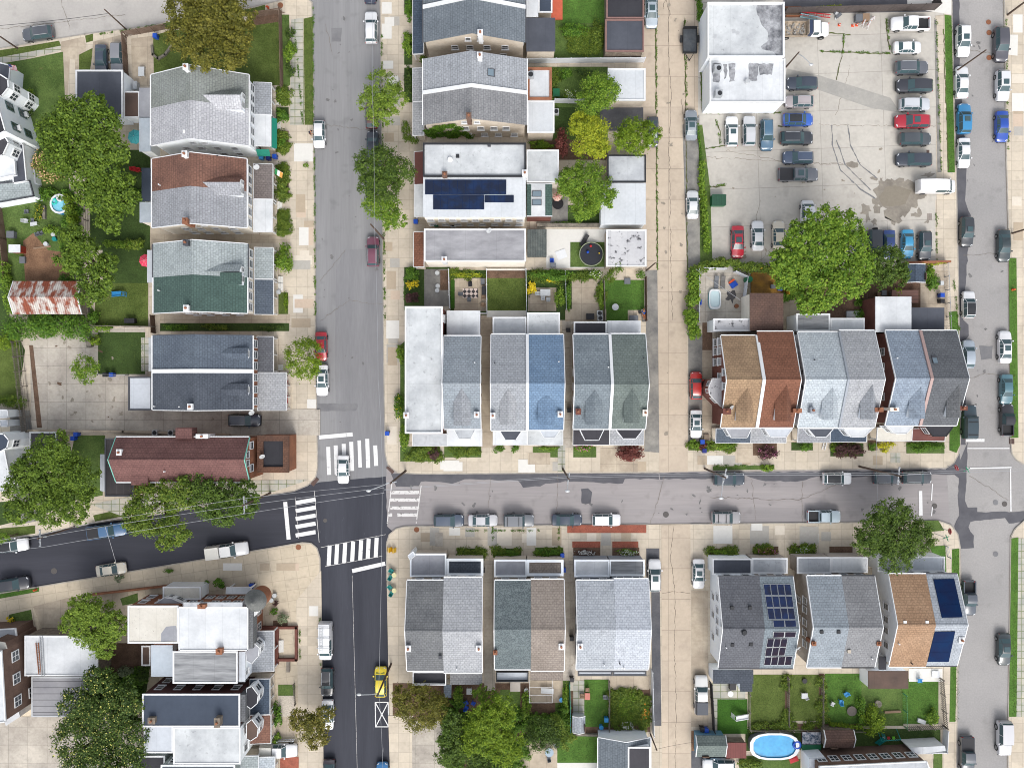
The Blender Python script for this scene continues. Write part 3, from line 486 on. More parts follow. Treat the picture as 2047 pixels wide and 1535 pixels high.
    bk = us[0] if front == us[1] else us[1]; ub2 = u0 + i0 if front in us[1] else u1 - i1
    for q in range(bwin):
        v = lo + (hi - lo) * (q + .5) / bwin; x, y = (ub2, v) if ax == 'y' else (v, ub2); window(root, x, y, 4.3, bk, .9, 1.3)
    v = lo + (hi - lo) * .3; x, y = (ub, v) if ax == 'y' else (v, ub); d_ = DIR[front]
    MB().obox(x + d_[1] * .02, y + d_[2] * .02, .6, 2.7, .14 if ax == 'y' else 1.0, 1.0 if ax == 'y' else .14).build('front_door', DKWOOD, root)
    return h
def flat_box(root, prect, h, roof, wall, par=None, ph=.22, part='extension', z0=-.2, over=.1, parw=.2, wn=()):
    """flat roofed block; prect in pixels at roof height"""
    a, b = P(prect[0], prect[1], h), P(prect[2], prect[3], h); wall = WALLS[wall] if isinstance(wall, str) else wall; roof = FL.get(roof, SH.get(roof)) if isinstance(roof, str) else roof
    w = MB().box(a.x + over, b.y + over, z0, b.x - over, a.y - over, h - .16).build(part, wall, root)
    MB().box(a.x, b.y, h - .155, b.x, a.y, h).build('roof', roof, w if root else w)
    if par:
        m = MB(); q = parw
        m.box(a.x - .02, b.y - .02, h - .05, a.x + q, a.y + .02, h + ph); m.box(b.x - q, b.y - .02, h - .05, b.x + .02, a.y + .02, h + ph)
        m.box(a.x + q, a.y - q, h - .05, b.x - q, a.y + .02, h + ph - .003); m.box(a.x + q, b.y - .02, h - .05, b.x - q, b.y + q, h + ph - .003)
        m.build('parapet', par, w)
    for sd_, z, n, ww, hh in wn:
        for i in range(n):
            t = (i + .5) / n
            x, y = {'N': (a.x + (b.x - a.x) * t, a.y - over), 'S': (a.x + (b.x - a.x) * t, b.y + over), 'W': (a.x + over, b.y + (a.y - b.y) * t), 'E': (b.x - over, b.y + (a.y - b.y) * t)}[sd_]
            window(root, x, y, z, sd_, ww, hh, kind='sill')
    return w
def porch(root, prect, roof, side, h=3.3, trim=WHITE, posts=3, drop=.25, floor=True, steps=None, floor_m=None):
    a, b = P(prect[0], prect[1], h), P(prect[2], prect[3], h); x0, x1, y0, y1 = a.x, b.x, b.y, a.y
    roof = SH.get(roof) or FL.get(roof) if isinstance(roof, str) else roof
    za = {'E': (0, 1, 1, 0), 'W': (1, 0, 0, 1), 'S': (1, 1, 0, 0), 'N': (0, 0, 1, 1)}[side]; q = [(x0, y0), (x1, y0), (x1, y1), (x0, y1)]
    s_ = [za[0], za[1], za[2], za[3]]
    top = [h - drop * k for k in s_]
    MB().hexa([(*q[i], top[i] - .13) for i in range(4)] + [(*q[i], top[i]) for i in range(4)]).build('porch_roof', roof, root)
    f = [(q[i][0] + (-.07 if q[i][0] == x0 else .07), q[i][1] + (-.07 if q[i][1] == y0 else .07)) for i in range(4)]
    m = MB()
    for i in range(4):
        j = (i + 1) % 4; zz = [(top[i], f[i], q[i]), (top[j], f[j], q[j])]
        m.hexa([(*zz[0][1], zz[0][0] - .26), (*zz[1][1], zz[1][0] - .26), (*zz[1][2], zz[1][0] - .26), (*zz[0][2], zz[0][0] - .26), (*zz[0][1], zz[0][0] + .03), (*zz[1][1], zz[1][0] + .03), (*zz[1][2], zz[1][0] + .03), (*zz[0][2], zz[0][0] + .03)])
    m.build('porch_fascia', trim, root)
    ins = .18
    for i in range(posts):
        t = i / (posts - 1) if posts > 1 else .5
        if side in 'EW': x = (x1 - ins if side == 'E' else x0 + ins); y = y0 + ins + (y1 - y0 - 2 * ins) * t
        else: y = (y0 + ins if side == 'S' else y1 - ins); x = x0 + ins + (x1 - x0 - 2 * ins) * t
        MB().obox(x, y, .1, h - drop - .14, .16, .16).build('porch_post', trim if trim is not BLACK else WHITE, root)
    if floor:
        MB().box(x0 + .05, y0 + .05, 0, x1 - .05, y1 - .05, .55).build('porch_floor', floor_m or CON, root)
    if steps:                                   # centre pixel and width px
        p = P(steps[0], steps[1]); w = steps[2] * S; m = MB()
        for i in range(3):
            dz = .55 - .15 * (i + 1); k = .32 * (i + 1)
            if side == 'E': m.box(x1 - .04, p.y - w / 2, .05, x1 + k, p.y + w / 2, dz)
            if side == 'W': m.box(x0 - k, p.y - w / 2, .05, x0 + .04, p.y + w / 2, dz)
            if side == 'S': m.box(p.x - w / 2, y0 - k, .05, p.x + w / 2, y0 + .04, dz)
            if side == 'N': m.box(p.x - w / 2, y1 - .04, .05, p.x + w / 2, y1 + k, dz)
        m.build('front_steps', CONW, root)
def chimney(root, px, py, zb, hh=1.3, mat=WHITE, w=.62, l=.75, cap=True, flue='brick'):
    p = P(px, py, zb + hh); b = MB().obox(p.x, p.y, zb - 1.6, zb + hh, w, l); b.obox(p.x, p.y, zb + hh + .001, zb + hh + .1, w + .12, l + .12)
    o = b.build('chimney', mat, root)
    if cap: MB().cyl((p.x, p.y, zb + hh + .05), (p.x, p.y, zb + hh + .45), .16, n=10).build('flue', BRICKO if flue == 'brick' else SILVER, o)
def vent(root, px, py, zb, kind='pipe', mat=None):
    p = P(px, py, zb)
    if kind == 'pipe': MB().cyl((p.x, p.y, zb - .2), (p.x, p.y, zb + .4), .09, n=8).build('vent_pipe', mat or WHITE, root)
    elif kind == 'box': MB().obox(p.x, p.y, zb - .1, zb + .22, .45, .45).build('roof_vent', mat or BLACK, root)
    elif kind == 'turbine': m = MB().cyl((p.x, p.y, zb - .1), (p.x, p.y, zb + .25), .25, n=14); m.cyl((p.x, p.y, zb + .25), (p.x, p.y, zb + .42), .4, .3, n=14); m.build('roof_vent', mat or BLACK, root)
    elif kind == 'dish':
        m = MB(); q = Vector((p.x, p.y, zb + .6)); d = Vector((.5, -.6, .62)).normalized(); m.cyl(q, q + d * .1, .2, .42, n=16); m.cyl((p.x, p.y, zb - .1), q, .04); m.cyl(q + d * .05, q + d * .55 + Vector((0, 0, -.15)), .025); m.build('satellite_dish', SILVER, root)
def skylight(root, f, px, py, w, l):
    p = Rz(px, py, f); m = MB(); z = [f(p.x + dx * w / 2, p.y + dy * l / 2) for dx, dy in ((-1, -1), (1, -1), (1, 1), (-1, 1))]
    q = [(p.x - w / 2, p.y - l / 2), (p.x + w / 2, p.y - l / 2), (p.x + w / 2, p.y + l / 2), (p.x - w / 2, p.y + l / 2)]
    fr = MB().hexa([(*q[i], z[i] - .02) for i in range(4)] + [(*q[i], z[i] + .14) for i in range(4)]).build('skylight', DKGREY, root)
    k = .86; qi = [(p.x + (x - p.x) * k, p.y + (y - p.y) * k) for x, y in q]
    MB().hexa([(*qi[i], z[i] + .1) for i in range(4)] + [(*qi[i], z[i] + .16) for i in range(4)]).build('pane', M('skylight_glass', c(120, 138, 150), .1, amp=0, spec=.6), fr)
def dormer(h, side, cx, face, tipy, eavey, hw0, hw1, roof, wm=SIDW, winn=1, wallm=None):
    """gabled dormer on a slope that faces SIDE; pixels: cx across, face (front), tip where its ridge meets the roof, eavey where its eaves do;
    hw0/hw1: half widths in px to either side (0 = cut at the party line). Coordinates across/along are x/y for N,S and y/x for E,W"""
    f = h.zf; root = h.root
    vert = side in 'NS'
    def pt(a, b): return Rz(a, b, f) if vert else Rz(b, a, f)
    F, T_, Ev = pt(cx, face), pt(cx, tipy), pt(cx, eavey)
    zr, ze, zb = T_.z + .02, Ev.z + .02, F.z
    A = (lambda p: p.x) if vert else (lambda p: p.y); B = (lambda p: p.y) if vert else (lambda p: p.x)
    a = A(F); fb, tb, eb = B(F), B(T_), B(Ev); k = S * (H - ze) / H; sgn = 1 if vert else -1
    mk = (lambda u, v, z: (u, v, z)) if vert else (lambda u, v, z: (v, u, z)); d = 1 if fb > tb else -1
    L, R_ = a - hw0 * k * sgn, a + hw1 * k * sgn
    m = MB(); q = fb - d * .14
    for u, on in ((L, hw0), (R_, hw1)):
        if not on: continue
        i = u + (.12 if u < a else -.12)
        m.add([mk(i, q, f(*mk(i, q, 0)[:2]) - .1), mk(i, q, ze), mk(i, eb, ze - .02)], [(0, 1, 2)])
    l2 = L + .12 if hw0 and L < a else (L - .12 if hw0 else a); r2 = R_ - .12 if hw1 and R_ > a else (R_ + .12 if hw1 else a)
    zl = ze if hw0 else zr; zr2 = ze if hw1 else zr
    m.add([mk(l2, q, zb - .1), mk(r2, q, zb - .1), mk(r2, q, zr2 - .05), mk(a, q, zr - .08), mk(l2, q, zl - .05)], [(0, 1, 2, 3, 4)])
    dm = m.build('dormer', wallm or wm, root)
    m = MB(); t = .1
    for u, on in ((L, hw0), (R_, hw1)):
        if not on: continue
        v = [mk(u, fb, ze), mk(a, fb, zr), mk(a, tb, zr), mk(u, eb, ze)]; m.hexa([(x, y, z - t) for x, y, z in v] + [(x, y, z + .02) for x, y, z in v])
    m.build('roof', shingle(roof, *SHP[roof], v=1) if not vert and roof in SHP else SH[roof], dm)
    wz = (zb + ze) / 2 + .05; hh = max(.4, (ze - zb) * .7)
    for i in range(winn):
        u = l2 + (r2 - l2) * (i + .5) / winn
        if not hw0 or not hw1: u = a + (r2 - a if hw1 else l2 - a) * .5
        x, y, _ = mk(u, q, 0); window(root, x, y, wz, side, min(.75, abs(r2 - l2) * .6), min(1.0, hh))
def bay(root, poly, h, z0, roof, wall, wside=None, trim=WHITE, hz=None):
    pp = [P(*q, h)[:2] for q in pts(poly)]; b = MB().prism(pp, z0, h).build('bay_window', wall, root)
    cx, cy = sum(p[0] for p in pp) / len(pp), sum(p[1] for p in pp) / len(pp)
    MB().prism([(cx + (x - cx) * 1.05, cy + (y - cy) * 1.05) for x, y in pp], h + .002, h + .12).build('roof', FL.get(roof, SH.get(roof)), b)
    pr = [(cx + (x - cx) * 1.07, cy + (y - cy) * 1.07) for x, y in pp]; m = MB()
    for i in range(len(pr)):
        A, B = Vector((*pr[i], 0)), Vector((*pr[(i + 1) % len(pr)], 0)); dd = B - A; m.obox((A.x + B.x) / 2, (A.y + B.y) / 2, h - .16, h + .17, dd.length + .06, .1, math.atan2(dd.y, dd.x))
        if dd.length > .9 and hz: 
            ar = sum(pp[j][0] * pp[(j + 1) % len(pp)][1] - pp[(j + 1) % len(pp)][0] * pp[j][1] for j in range(len(pp)))
            n_ = Vector((dd.y, -dd.x, 0)).normalized() * (1 if ar > 0 else -1); mid = (Vector((*pp[i], 0)) + Vector((*pp[(i + 1) % len(pp)], 0))) / 2
            window(root, mid.x, mid.y, hz, 'E', min(.9, dd.length * .5), 1.25, rz=math.atan2(n_.y, n_.x))
    m.build('fascia', trim, b)
PVM = M('solar_cells', c(42, 46, 64), .2, c2=c(40, 54, 90), nl=.9, amp=0, spec=.15, brick=(.16, .16, 0, .012, 1.3, .05, 0)); PVB = M('solar_blue', c(24, 48, 86), .6, c2=c(30, 42, 76), nl=.5, amp=.05, spec=.02)
PVD = M('solar_dark', c(52, 44, 54), .7, c2=c(44, 44, 58), nl=.9, amp=0, spec=0, brick=(.16, .16, 0, .012, 1.5, .05, 0)); PVN = M('solar_navy', c(36, 44, 64), .3, c2=c(34, 52, 86), nl=.7, amp=.05, spec=.15, cut=(.45, .6))
def panels(root, f, quad, n, m_, mat, skip=(), gap=.05, rail=SILVER):
    """quad of 4 photo pixels (nw, ne, se, sw) on the roof, n columns, m_ rows"""
    q = [Rz(*p, f) for p in pts(quad)]
    L = lambda s_, t: (q[0] * (1 - s_) + q[1] * s_) * (1 - t) + (q[3] * (1 - s_) + q[2] * s_) * t
    for i in range(n):
        for j in range(m_):
            if (i, j) in skip: continue
            v = []
            for s_, t in ((i, j), (i + 1, j), (i + 1, j + 1), (i, j + 1)):
                p = L(s_ / n, t / m_); v.append(p)
            cc = sum(v, Vector()) / 4; sz = (v[1] - v[0]).length; k = 1 - gap / max(.5, sz) ; v = [cc + (p - cc) * k for p in v][::-1]
            fr = MB().hexa([(p.x, p.y, f(p.x, p.y) + .05) for p in v] + [(p.x, p.y, f(p.x, p.y) + .11) for p in v]).build('solar_panel', rail, root)
            w = [cc + (p - cc) * .95 for p in v]
            MB().hexa([(p.x, p.y, f(p.x, p.y) + .1) for p in w] + [(p.x, p.y, f(p.x, p.y) + .116) for p in w]).build('cells', mat, fr)
GW = lambda a, b: [(1.6, (.3, .45, .62, .78), .8, 1.1), (4.5, (.3, .45, .62, .8), .8, 1.1), (7.3, (.44, .56), .6, .8)]
gS = (('S', GW(0, 0)),)
HG = 'semi-detached houses along the streets'
# --- left column, fronts to the east
lc = dict(ax='y', front='E', group=HG)
h = house('olive grey shingled north half of the twin below the big bushy tree', (302, 150, 497, 217), rpx=379, e=6.8, r=10.2, roof='olive', wall='w', party='S', rake=WHITE, **lc)
dormer(h, 'E', 203, 492, 405, 440, 14, 0, 'olive'); chimney(h.root, 371, 134, 10, 1.2); porch(h.root, (507, 165, 541, 229), 'ltgrey', 'E', steps=(560, 204, 16)); flat_box(h.root, (278, 176, 301, 235), 3.4, 'grey', 'w')
h = house('pale grey shingled house with green porch awnings', (302, 217, 497, 291), rpx=379, e=6.8, r=10.2, roof='pale', wall='w', party='N', wins=gS, **lc)
dormer(h, 'E', 203, 492, 405, 436, 0, 25, 'pale'); vent(h.root, 370, 264, 9.6, 'box', WHITE); vent(h.root, 384, 266, 9.7, 'pipe', BLACK)
porch(h.root, (507, 229, 540, 291), 'white', 'E', steps=(556, 252, 16)); flat_box(h.root, (278, 236, 301, 303), 3.6, 'paleblue', 'w')
GA = M('green_awning', c(26, 128, 108), .7, amp=.06); p, q = P(540, 235, 2.9), P(553, 297, 2.4)
MB().hexa([(p.x, q.y, 2.9), (q.x, q.y, 2.2), (q.x, p.y, 2.2), (p.x, p.y, 2.9), (p.x, q.y, 2.96), (q.x, q.y, 2.26), (q.x, p.y, 2.26), (p.x, p.y, 2.96)]).build('awning', GA, h.root)
p, q = P(512, 299, 2.9), P(540, 312, 2.4); MB().hexa([(p.x, q.y, 2.2), (q.x, q.y, 2.2), (q.x, p.y, 2.9), (p.x, p.y, 2.9), (p.x, q.y, 2.26), (q.x, q.y, 2.26), (q.x, p.y, 2.96), (p.x, p.y, 2.96)]).build('awning', GA, h.root)
h = house('brown shingled north half of the twin beside the red garden chairs', (304, 318, 493, 383), rpx=380, e=6.6, r=9.8, roof='brown', wall='c', party='S', **lc)
dormer(h, 'E', 373, 490, 405, 435, 12, 0, 'brown'); chimney(h.root, 369, 308, 9.3, 1.2); vent(h.root, 319, 370, 8, 'pipe'); porch(h.root, (507, 328, 544, 398), 'porch', 'E'); vent(h.root, 515, 336, 3.4, 'dish'); flat_box(h.root, (283, 336, 302, 402), 3.2, 'navy', 'c'); vent(h.root, 436, 313, 8, 'pipe', BLACK)
h = house('grey shingled house with a white porch roof and cream side wall', (304, 383, 493, 455), rpx=380, e=6.6, r=9.8, roof='grey', wall='c', party='N', wins=gS, **lc)
dormer(h, 'E', 373, 490, 405, 435, 0, 24, 'grey'); chimney(h.root, 370, 442, 9.3, 1.2, BRICKO); porch(h.root, (507, 398, 543, 463), 'white', 'E', steps=(560, 412, 16)); flat_box(h.root, (279, 404, 302, 445), 3.2, 'paleblue', 'c')
h = house('pale green shingled north half of the twin beside the pink parasol', (306, 488, 495, 555), rpx=384, e=6.6, r=9.8, roof='palegreen', wall='c', party='S', gut=DKGREY, **lc)
dormer(h, 'E', 547, 490, 410, 440, 15, 0, 'palegreen'); chimney(h.root, 371, 485, 9.3, 1.1, DKGREY); porch(h.root, (509, 495, 545, 558), 'palegreen', 'E', steps=(560, 560, 14)); flat_box(h.root, (294, 500, 306, 565), 3, 'light', 'c')
h = house('dark green shingled house with a slate blue porch roof', (307, 555, 494, 626), rpx=384, e=6.6, r=9.8, roof='green', wall='c', party='N', wins=gS, **lc)
dormer(h, 'E', 548, 490, 440, 440, 0, 24, 'green'); chimney(h.root, 372, 616, 9.2, 1.1); vent(h.root, 318, 581, 7.5, 'pipe'); porch(h.root, (509, 558, 545, 628), 'slate', 'E', steps=(558, 574, 16))
h = house('dark slate roofed north half of the twin beside the round street tree', (305, 671, 505, 742), rpx=388, e=6.4, r=8.6, roof='slate', wall='o', party='S', rake=DKGREY, gut=WHITE, cap=('S', .55, WHITE), **lc)
dormer(h, 'E', 707, 500, 440, 455, 11, 11, 'slate'); porch(h.root, (514, 673, 545, 744), 'asphalt', 'E', steps=(560, 735, 12)); flat_box(h.root, (297, 675, 305, 742), 3, 'mott', 'o')
h = house('dark slate roofed house with a long pale grey porch roof by the driveway', (305, 742, 505, 819), rpx=388, e=6.4, r=8.6, roof='slatedark', wall='o', party='N', **lc)
dormer(h, 'E', 779, 500, 440, 455, 12, 12, 'slatedark'); chimney(h.root, 380, 813, 8.2, 1.0); vent(h.root, 310, 812, 6.5, 'pipe'); vent(h.root, 360, 813, 7.5, 'pipe'); porch(h.root, (515, 745, 571, 820), 'light', 'E', posts=4); flat_box(h.root, (257, 753, 304, 820), 3.2, 'light', 'o', DKGREY, .12); vent(h.root, 505, 824, 4.2, 'dish')
p, q = P(573, 752, 1.2), P(576, 818, 1.2); m = MB()
for i in range(5): m.cyl((p.x, q.y + (p.y - q.y) * (i + .5) / 5, .7), (p.x + .04, q.y + (p.y - q.y) * (i + .5) / 5, .7), .55, n=14)
m.build('bunting', M('bunting_red', c(176, 52, 56), .8, c2=c(228, 222, 220), nl=1.4, amp=0, cut=(.48, .52)), h.root)
# red gabled corner building
h = house('long corner building with dark red shingles and a turquoise trimmed brick gable', (232, 874, 498, 963), 'x', 919, 7.4, 9.6, 'red', 'o', front='S', cat='building', name='corner_building', gut=WHITE, rake=paint('turquoise_trim', c(126, 196, 180)), fwin=5, bwin=5)
for a_, y_ in ((282, 955), (392, 958), (370, 873)):
    pa = P(a_, y_, 7.6); MB().obox(pa.x, pa.y + (.5 if y_ < 900 else -.2), 6.2, 8.1, 2.3, 1.5).build('dormer', SH['red'], h.root)
chimney(h.root, 238, 904, 8.4, .8, WHITE); chimney(h.root, 404, 872, 7, 1.2, WHITE, 1.6, .5); vent(h.root, 330, 942, 8.6, 'pipe')
flat_box(h.root, (210, 876, 268, 992), 4.6, 'roll', 'o', DKGREY, .1); flat_box(h.root, (516, 870, 578, 944), 4.4, 'dark', 'o', SH['cola'], .35, parw=.8); vent(h.root, 526, 911, 4.6, 'dish'); flat_box(h.root, (200, 908, 212, 982), 2.8, 'light', 'o')
for y_ in (890, 935): 
    pa = P(499, y_, 5.6); window(h.root, P(498, y_, 7.4).x - .28 + .02, pa.y, 5.6, 'E', .9, 1.3)
pa = P(498, 916, 7.4); window(h.root, pa.x - .27, pa.y + .5, 7.2, 'E', .8, 1.1); window(h.root, pa.x - .27, pa.y - .7, 7.2, 'E', .8, 1.1)
bay(h.root, '388,962 436,962 424,972 402,972', 4.2, 0, 'cream', SIDC)
# --- centre column, fronts to the west
cc = dict(ax='y', front='W', group=HG)
h = house('slate shingled house cut by the top edge with a white party wall', (846, -62, 1050, 15), rpx=943, e=6.8, r=9.8, roof='midslate', wall='b', party='S', gut=DKGREY, cap=('S', .5, WHITE), **cc)
flat_box(h.root, (1050, -40, 1076, 34), 4.6, 'white', 'b'); flat_box(h.root, (1076, -40, 1104, 26), 3.4, 'navy', 'b', WHITE, .05)
MB().box(P(1100, 0).x, P(0, 42).y, .1, P(1124, 0).x, P(0, -20).y, .6).build('deck', paint('red_stained_deck', c(206, 104, 78), .8, .12), h.root)
h = house('slate shingled house with a beige side wall and white window frames', (846, 15, 1050, 85), rpx=943, e=6.8, r=9.8, roof='midslate', wall='b', party='N', gut=DKGREY, rake=None, wins=gS, **cc)
chimney(h.root, 960, 66, 9.3, 1.2); flat_box(h.root, (1052, 36, 1110, 103), 4.4, 'slate', 'b'); porch(h.root, (825, -20, 846, 107), 'navy', 'W', posts=5)
h = house('grey shingled house with a square skylight', (846, 118, 1053, 186), rpx=942, e=6.8, r=9.6, roof='ltgrey', wall='b', party='S', cap=('S', .5, WHITE), rake=None, **cc)
skylight(h.root, h.zf, 982, 146, 1.0, 1.05); chimney(h.root, 959, 111, 9.3, 1.1); flat_box(h.root, (1054, 136, 1103, 200), 4.4, 'white', 'b', BRICKO, .2, parw=.35); porch(h.root, (825, 136, 847, 203), 'light', 'W')
m = MB(); p = P(1061, 150, 5); m.obox(p.x, p.y, 4.41, 5.2, .9, .9); o = m.build('air_conditioner', STEEL, h.root); MB().cyl((p.x, p.y, 5.19), (p.x, p.y, 5.24), .36, n=16).build('fan_grille', BLACK, o)
h = house('pale grey shingled house with ivy on its beige side wall', (846, 186, 1053, 250), rpx=942, e=6.8, r=9.6, roof='gravel', wall='b', party='N', rake=None, wins=(('S', [(1.6, (.42, .58, .72, .88), .8, 1.1), (4.5, (.4, .55, .68, .8), .8, 1.1), (7.2, (.4, .52), .6, .7)]),), **cc)
chimney(h.root, 937, 232, 9.3, 1.1, BRICKB); flat_box(h.root, (1054, 202, 1108, 266), 4.2, 'seam', 'b', WHITE, .06); porch(h.root, (825, 203, 847, 270), 'light', 'W'); HIVY = h
def flat_house(label, prect, h, roof, wall, par, front, name='house', cat='house', group=HG, ph=.3, wn=(), parw=.2):
    a, b = P(prect[0], prect[1], h), P(prect[2], prect[3], h); k = House(); k.root = thing(name, label, cat, ((a.x + b.x) / 2, (a.y + b.y) / 2, 0), group); k.zf = lambda x, y: h; k.h = h
    flat_box(k.root, prect, h, roof, wall, par, ph, part='wall', wn=wn, parw=parw); return k
h = flat_house('white flat roofed house with no panels, above the solar roof', (846, 287, 1051, 354), 7.4, 'dirty', 'c', BLACK, 'W', wn=(('W', 4.8, 3, .9, 1.4), ('E', 4.8, 2, .9, 1.3)))
vent(h.root, 900, 320, 7.4, 'turbine', WHITE); vent(h.root, 915, 313, 7.4, 'box'); vent(h.root, 978, 291, 7.4, 'box', DKGREY); chimney(h.root, 889, 349, 7.4, .7, BRICKB); chimney(h.root, 1049, 346, 7.4, 1.0); porch(h.root, (828, 303, 846, 368), 'redbrown', 'W'); flat_box(h.root, (1053, 300, 1117, 365), 4.4, 'dirty', 'c', WHITE, .06)
h = flat_house('white flat roofed house carrying dark blue solar panels', (846, 355, 1051, 434), 7.3, 'seam', 'c', None, 'W', wn=(('S', 4.9, 9, .75, 1.0), ('S', 1.8, 8, .75, 1.0), ('W', 4.8, 3, .9, 1.4)))
panels(h.root, h.zf, '850,360 1012,360 1012,389 850,389', 10, 1, PVN, gap=.0, rail=PVB); panels(h.root, h.zf, '866,390 968,390 968,419 866,419', 7, 1, PVN, gap=.0, rail=PVB); panels(h.root, h.zf, '969,391 1027,391 1027,405 969,405', 3, 1, PVN, gap=.0, rail=PVB)
w_ = flat_box(h.root, (1053, 367, 1104, 433), 4.2, 'white', 'r', None); 
for a_, b_ in ((1053, 1062), (1090, 1104)): p, q = P(a_, 369, 4.2), P(b_, 431, 4.2); MB().box(p.x, q.y, 4.203, q.x, p.y, 4.22).build('green_roof_strip', SH['green'], h.root)
for y_ in (388, 405): skylight(h.root, lambda x, y: 4.2, 1073, y_, 1.4, .85)
porch(h.root, (828, 369, 846, 432), 'white', 'W')
h = flat_house('narrow house with a wavy grey flat roof', (848, 458, 1051, 523), 6.2, 'wave', 'c', WHITE, 'W', ph=.12, wn=(('W', 4.4, 2, .9, 1.3), ('E', 4.4, 2, .9, 1.3)))
chimney(h.root, 888, 519, 6.2, .9); vent(h.root, 977, 462, 6.2, 'dish'); porch(h.root, (827, 464, 847, 533), 'rust', 'W')
MB().box(P(1054, 0).x, P(0, 515).y, .1, P(1092, 0).x, P(0, 462).y, 1.3).build('deck', M('grey_deck', c(112, 118, 116), .9, c2=c(90, 98, 98), nl=1, ns=5, amp=.2, brick=(.25, 40, 0, .03, .6, .08, 0)), h.root)
# --- middle row, fronts to the south
mr = dict(ax='x', front='S', group=HG)
FWIN = dict(fwin=2, fwm=None)
h = flat_house('long white flat roofed end house on the corner above the worn crossing', (810, 613, 885, 866), 7.2, 'dirty', 'r', WHITE, 'S', wn=(('S', 4.6, 2, 1, 1.4), ('W', 4.6, 6, .9, 1.3), ('E', 4.6, 6, .9, 1.3), ('W', 1.7, 6, .9, 1.3)))
porch(h.root, (825, 868, 893, 891), 'mott', 'S'); chimney(h.root, 812, 830, 7.2, .6)
h = house('pale grey shingled house with a white scalloped porch roof', (888, 672, 961, 857), rpx=766, e=6.3, r=9.3, roof='steelblue', wall='r', rake=WHITE, fwin=2, wins=(('E', [(4.4, (.3, .42, .54, .66), .8, 1.2), (1.6, (.3, .42, .54, .66), .8, 1.2)]),), **mr)
dormer(h, 'S', 925, 849, 776, 803, 17, 17, 'ltgrey'); chimney(h.root, 953, 829, 7.2, 1.0); vent(h.root, 949, 725, 8, 'pipe'); flat_box(h.root, (893, 621, 960, 671), 4.2, 'white', 'r'); porch(h.root, (894, 858, 963, 891), 'white', 'S', posts=4)
bay(h.root, '908,858 950,858 940,876 918,876', 6.0, 3.3, 'mott', SIDW, hz=4.7)
h = house('light grey shingled west half of the blue roofed twin', (982, 669, 1054, 860), rpx=766, e=6.3, r=9.3, roof='ltgrey', wall='b', party='E', fwin=2, cap=('E', .4, WHITE), wins=(('W', [(4.4, (.3, .45, .6), .8, 1.2)]),), **mr)
dormer(h, 'S', 1016, 848, 776, 803, 16, 16, 'light'); chimney(h.root, 985, 831, 7.2, 1.0); vent(h.root, 989, 726, 8, 'pipe', BLACK); flat_box(h.root, (985, 634, 1052, 668), 4.2, 'mott', 'b', WHITE, .1); porch(h.root, (986, 861, 1054, 889), 'white', 'S', posts=2)
bay(h.root, '1000,861 1042,861 1030,879 1011,879', 6.0, 3.3, 'slate', SIDW, hz=4.7)
h = house('bright blue shingled house', (1054, 669, 1126, 859), rpx=766, e=6.3, r=9.3, roof='blue', wall='b', party='W', fwin=2, wins=(('E', [(4.4, (.3, .45, .6), .8, 1.2)]),), **mr)
dormer(h, 'S', 1092, 848, 790, 803, 18, 16, 'blue'); chimney(h.root, 1120, 828, 7.2, 1.0); vent(h.root, 1117, 723, 8, 'pipe'); flat_box(h.root, (1054, 625, 1119, 668), 4.4, 'dirty', 'b', WHITE, .08); porch(h.root, (1054, 861, 1125, 889), 'dirty', 'S', posts=2)
bay(h.root, '1080,861 1118,861 1108,874 1088,874', 6.0, 3.3, 'light', SIDW, hz=4.7)
h = house('blue grey shingled west half of the twin by the alley', (1146, 669, 1219, 857), rpx=768, e=6.3, r=9.3, roof='bluegrey', wall='b', party='E', fwin=2, cap=('E', .4, WHITE), wins=(('W', [(4.4, (.3, .45, .6), .8, 1.2)]),), **mr)
dormer(h, 'S', 1186, 847, 780, 803, 18, 16, 'bluegrey'); chimney(h.root, 1156, 823, 7.2, 1.0, BRICK); vent(h.root, 1216, 734, 8.4, 'pipe'); flat_box(h.root, (1147, 643, 1213, 668), 4.2, 'black', 'b', WHITE, .1); porch(h.root, (1146, 858, 1218, 889), 'black', 'S', posts=2)
bay(h.root, '1160,858 1206,858 1196,879 1170,879', 6.0, 3.3, 'black', SIDW, hz=4.7)
h = house('green grey shingled house next to the alley drive', (1219, 668, 1290, 857), rpx=768, e=6.3, r=9.3, roof='greengrey', wall='b', party='W', fwin=2, **mr)
dormer(h, 'S', 1260, 844, 776, 803, 16, 15, 'greengrey'); chimney(h.root, 1290, 825, 7.0, 1.2, SIDC); vent(h.root, 1286, 716, 7.6, 'pipe', BLACK); flat_box(h.root, (1214, 641, 1281, 667), 4.2, 'white', 'b'); porch(h.root, (1219, 858, 1287, 889), 'light', 'S', posts=2)
bay(h.root, '1232,858 1284,858 1270,876 1246,876', 6.0, 3.3, 'dark', SIDW, hz=4.7)
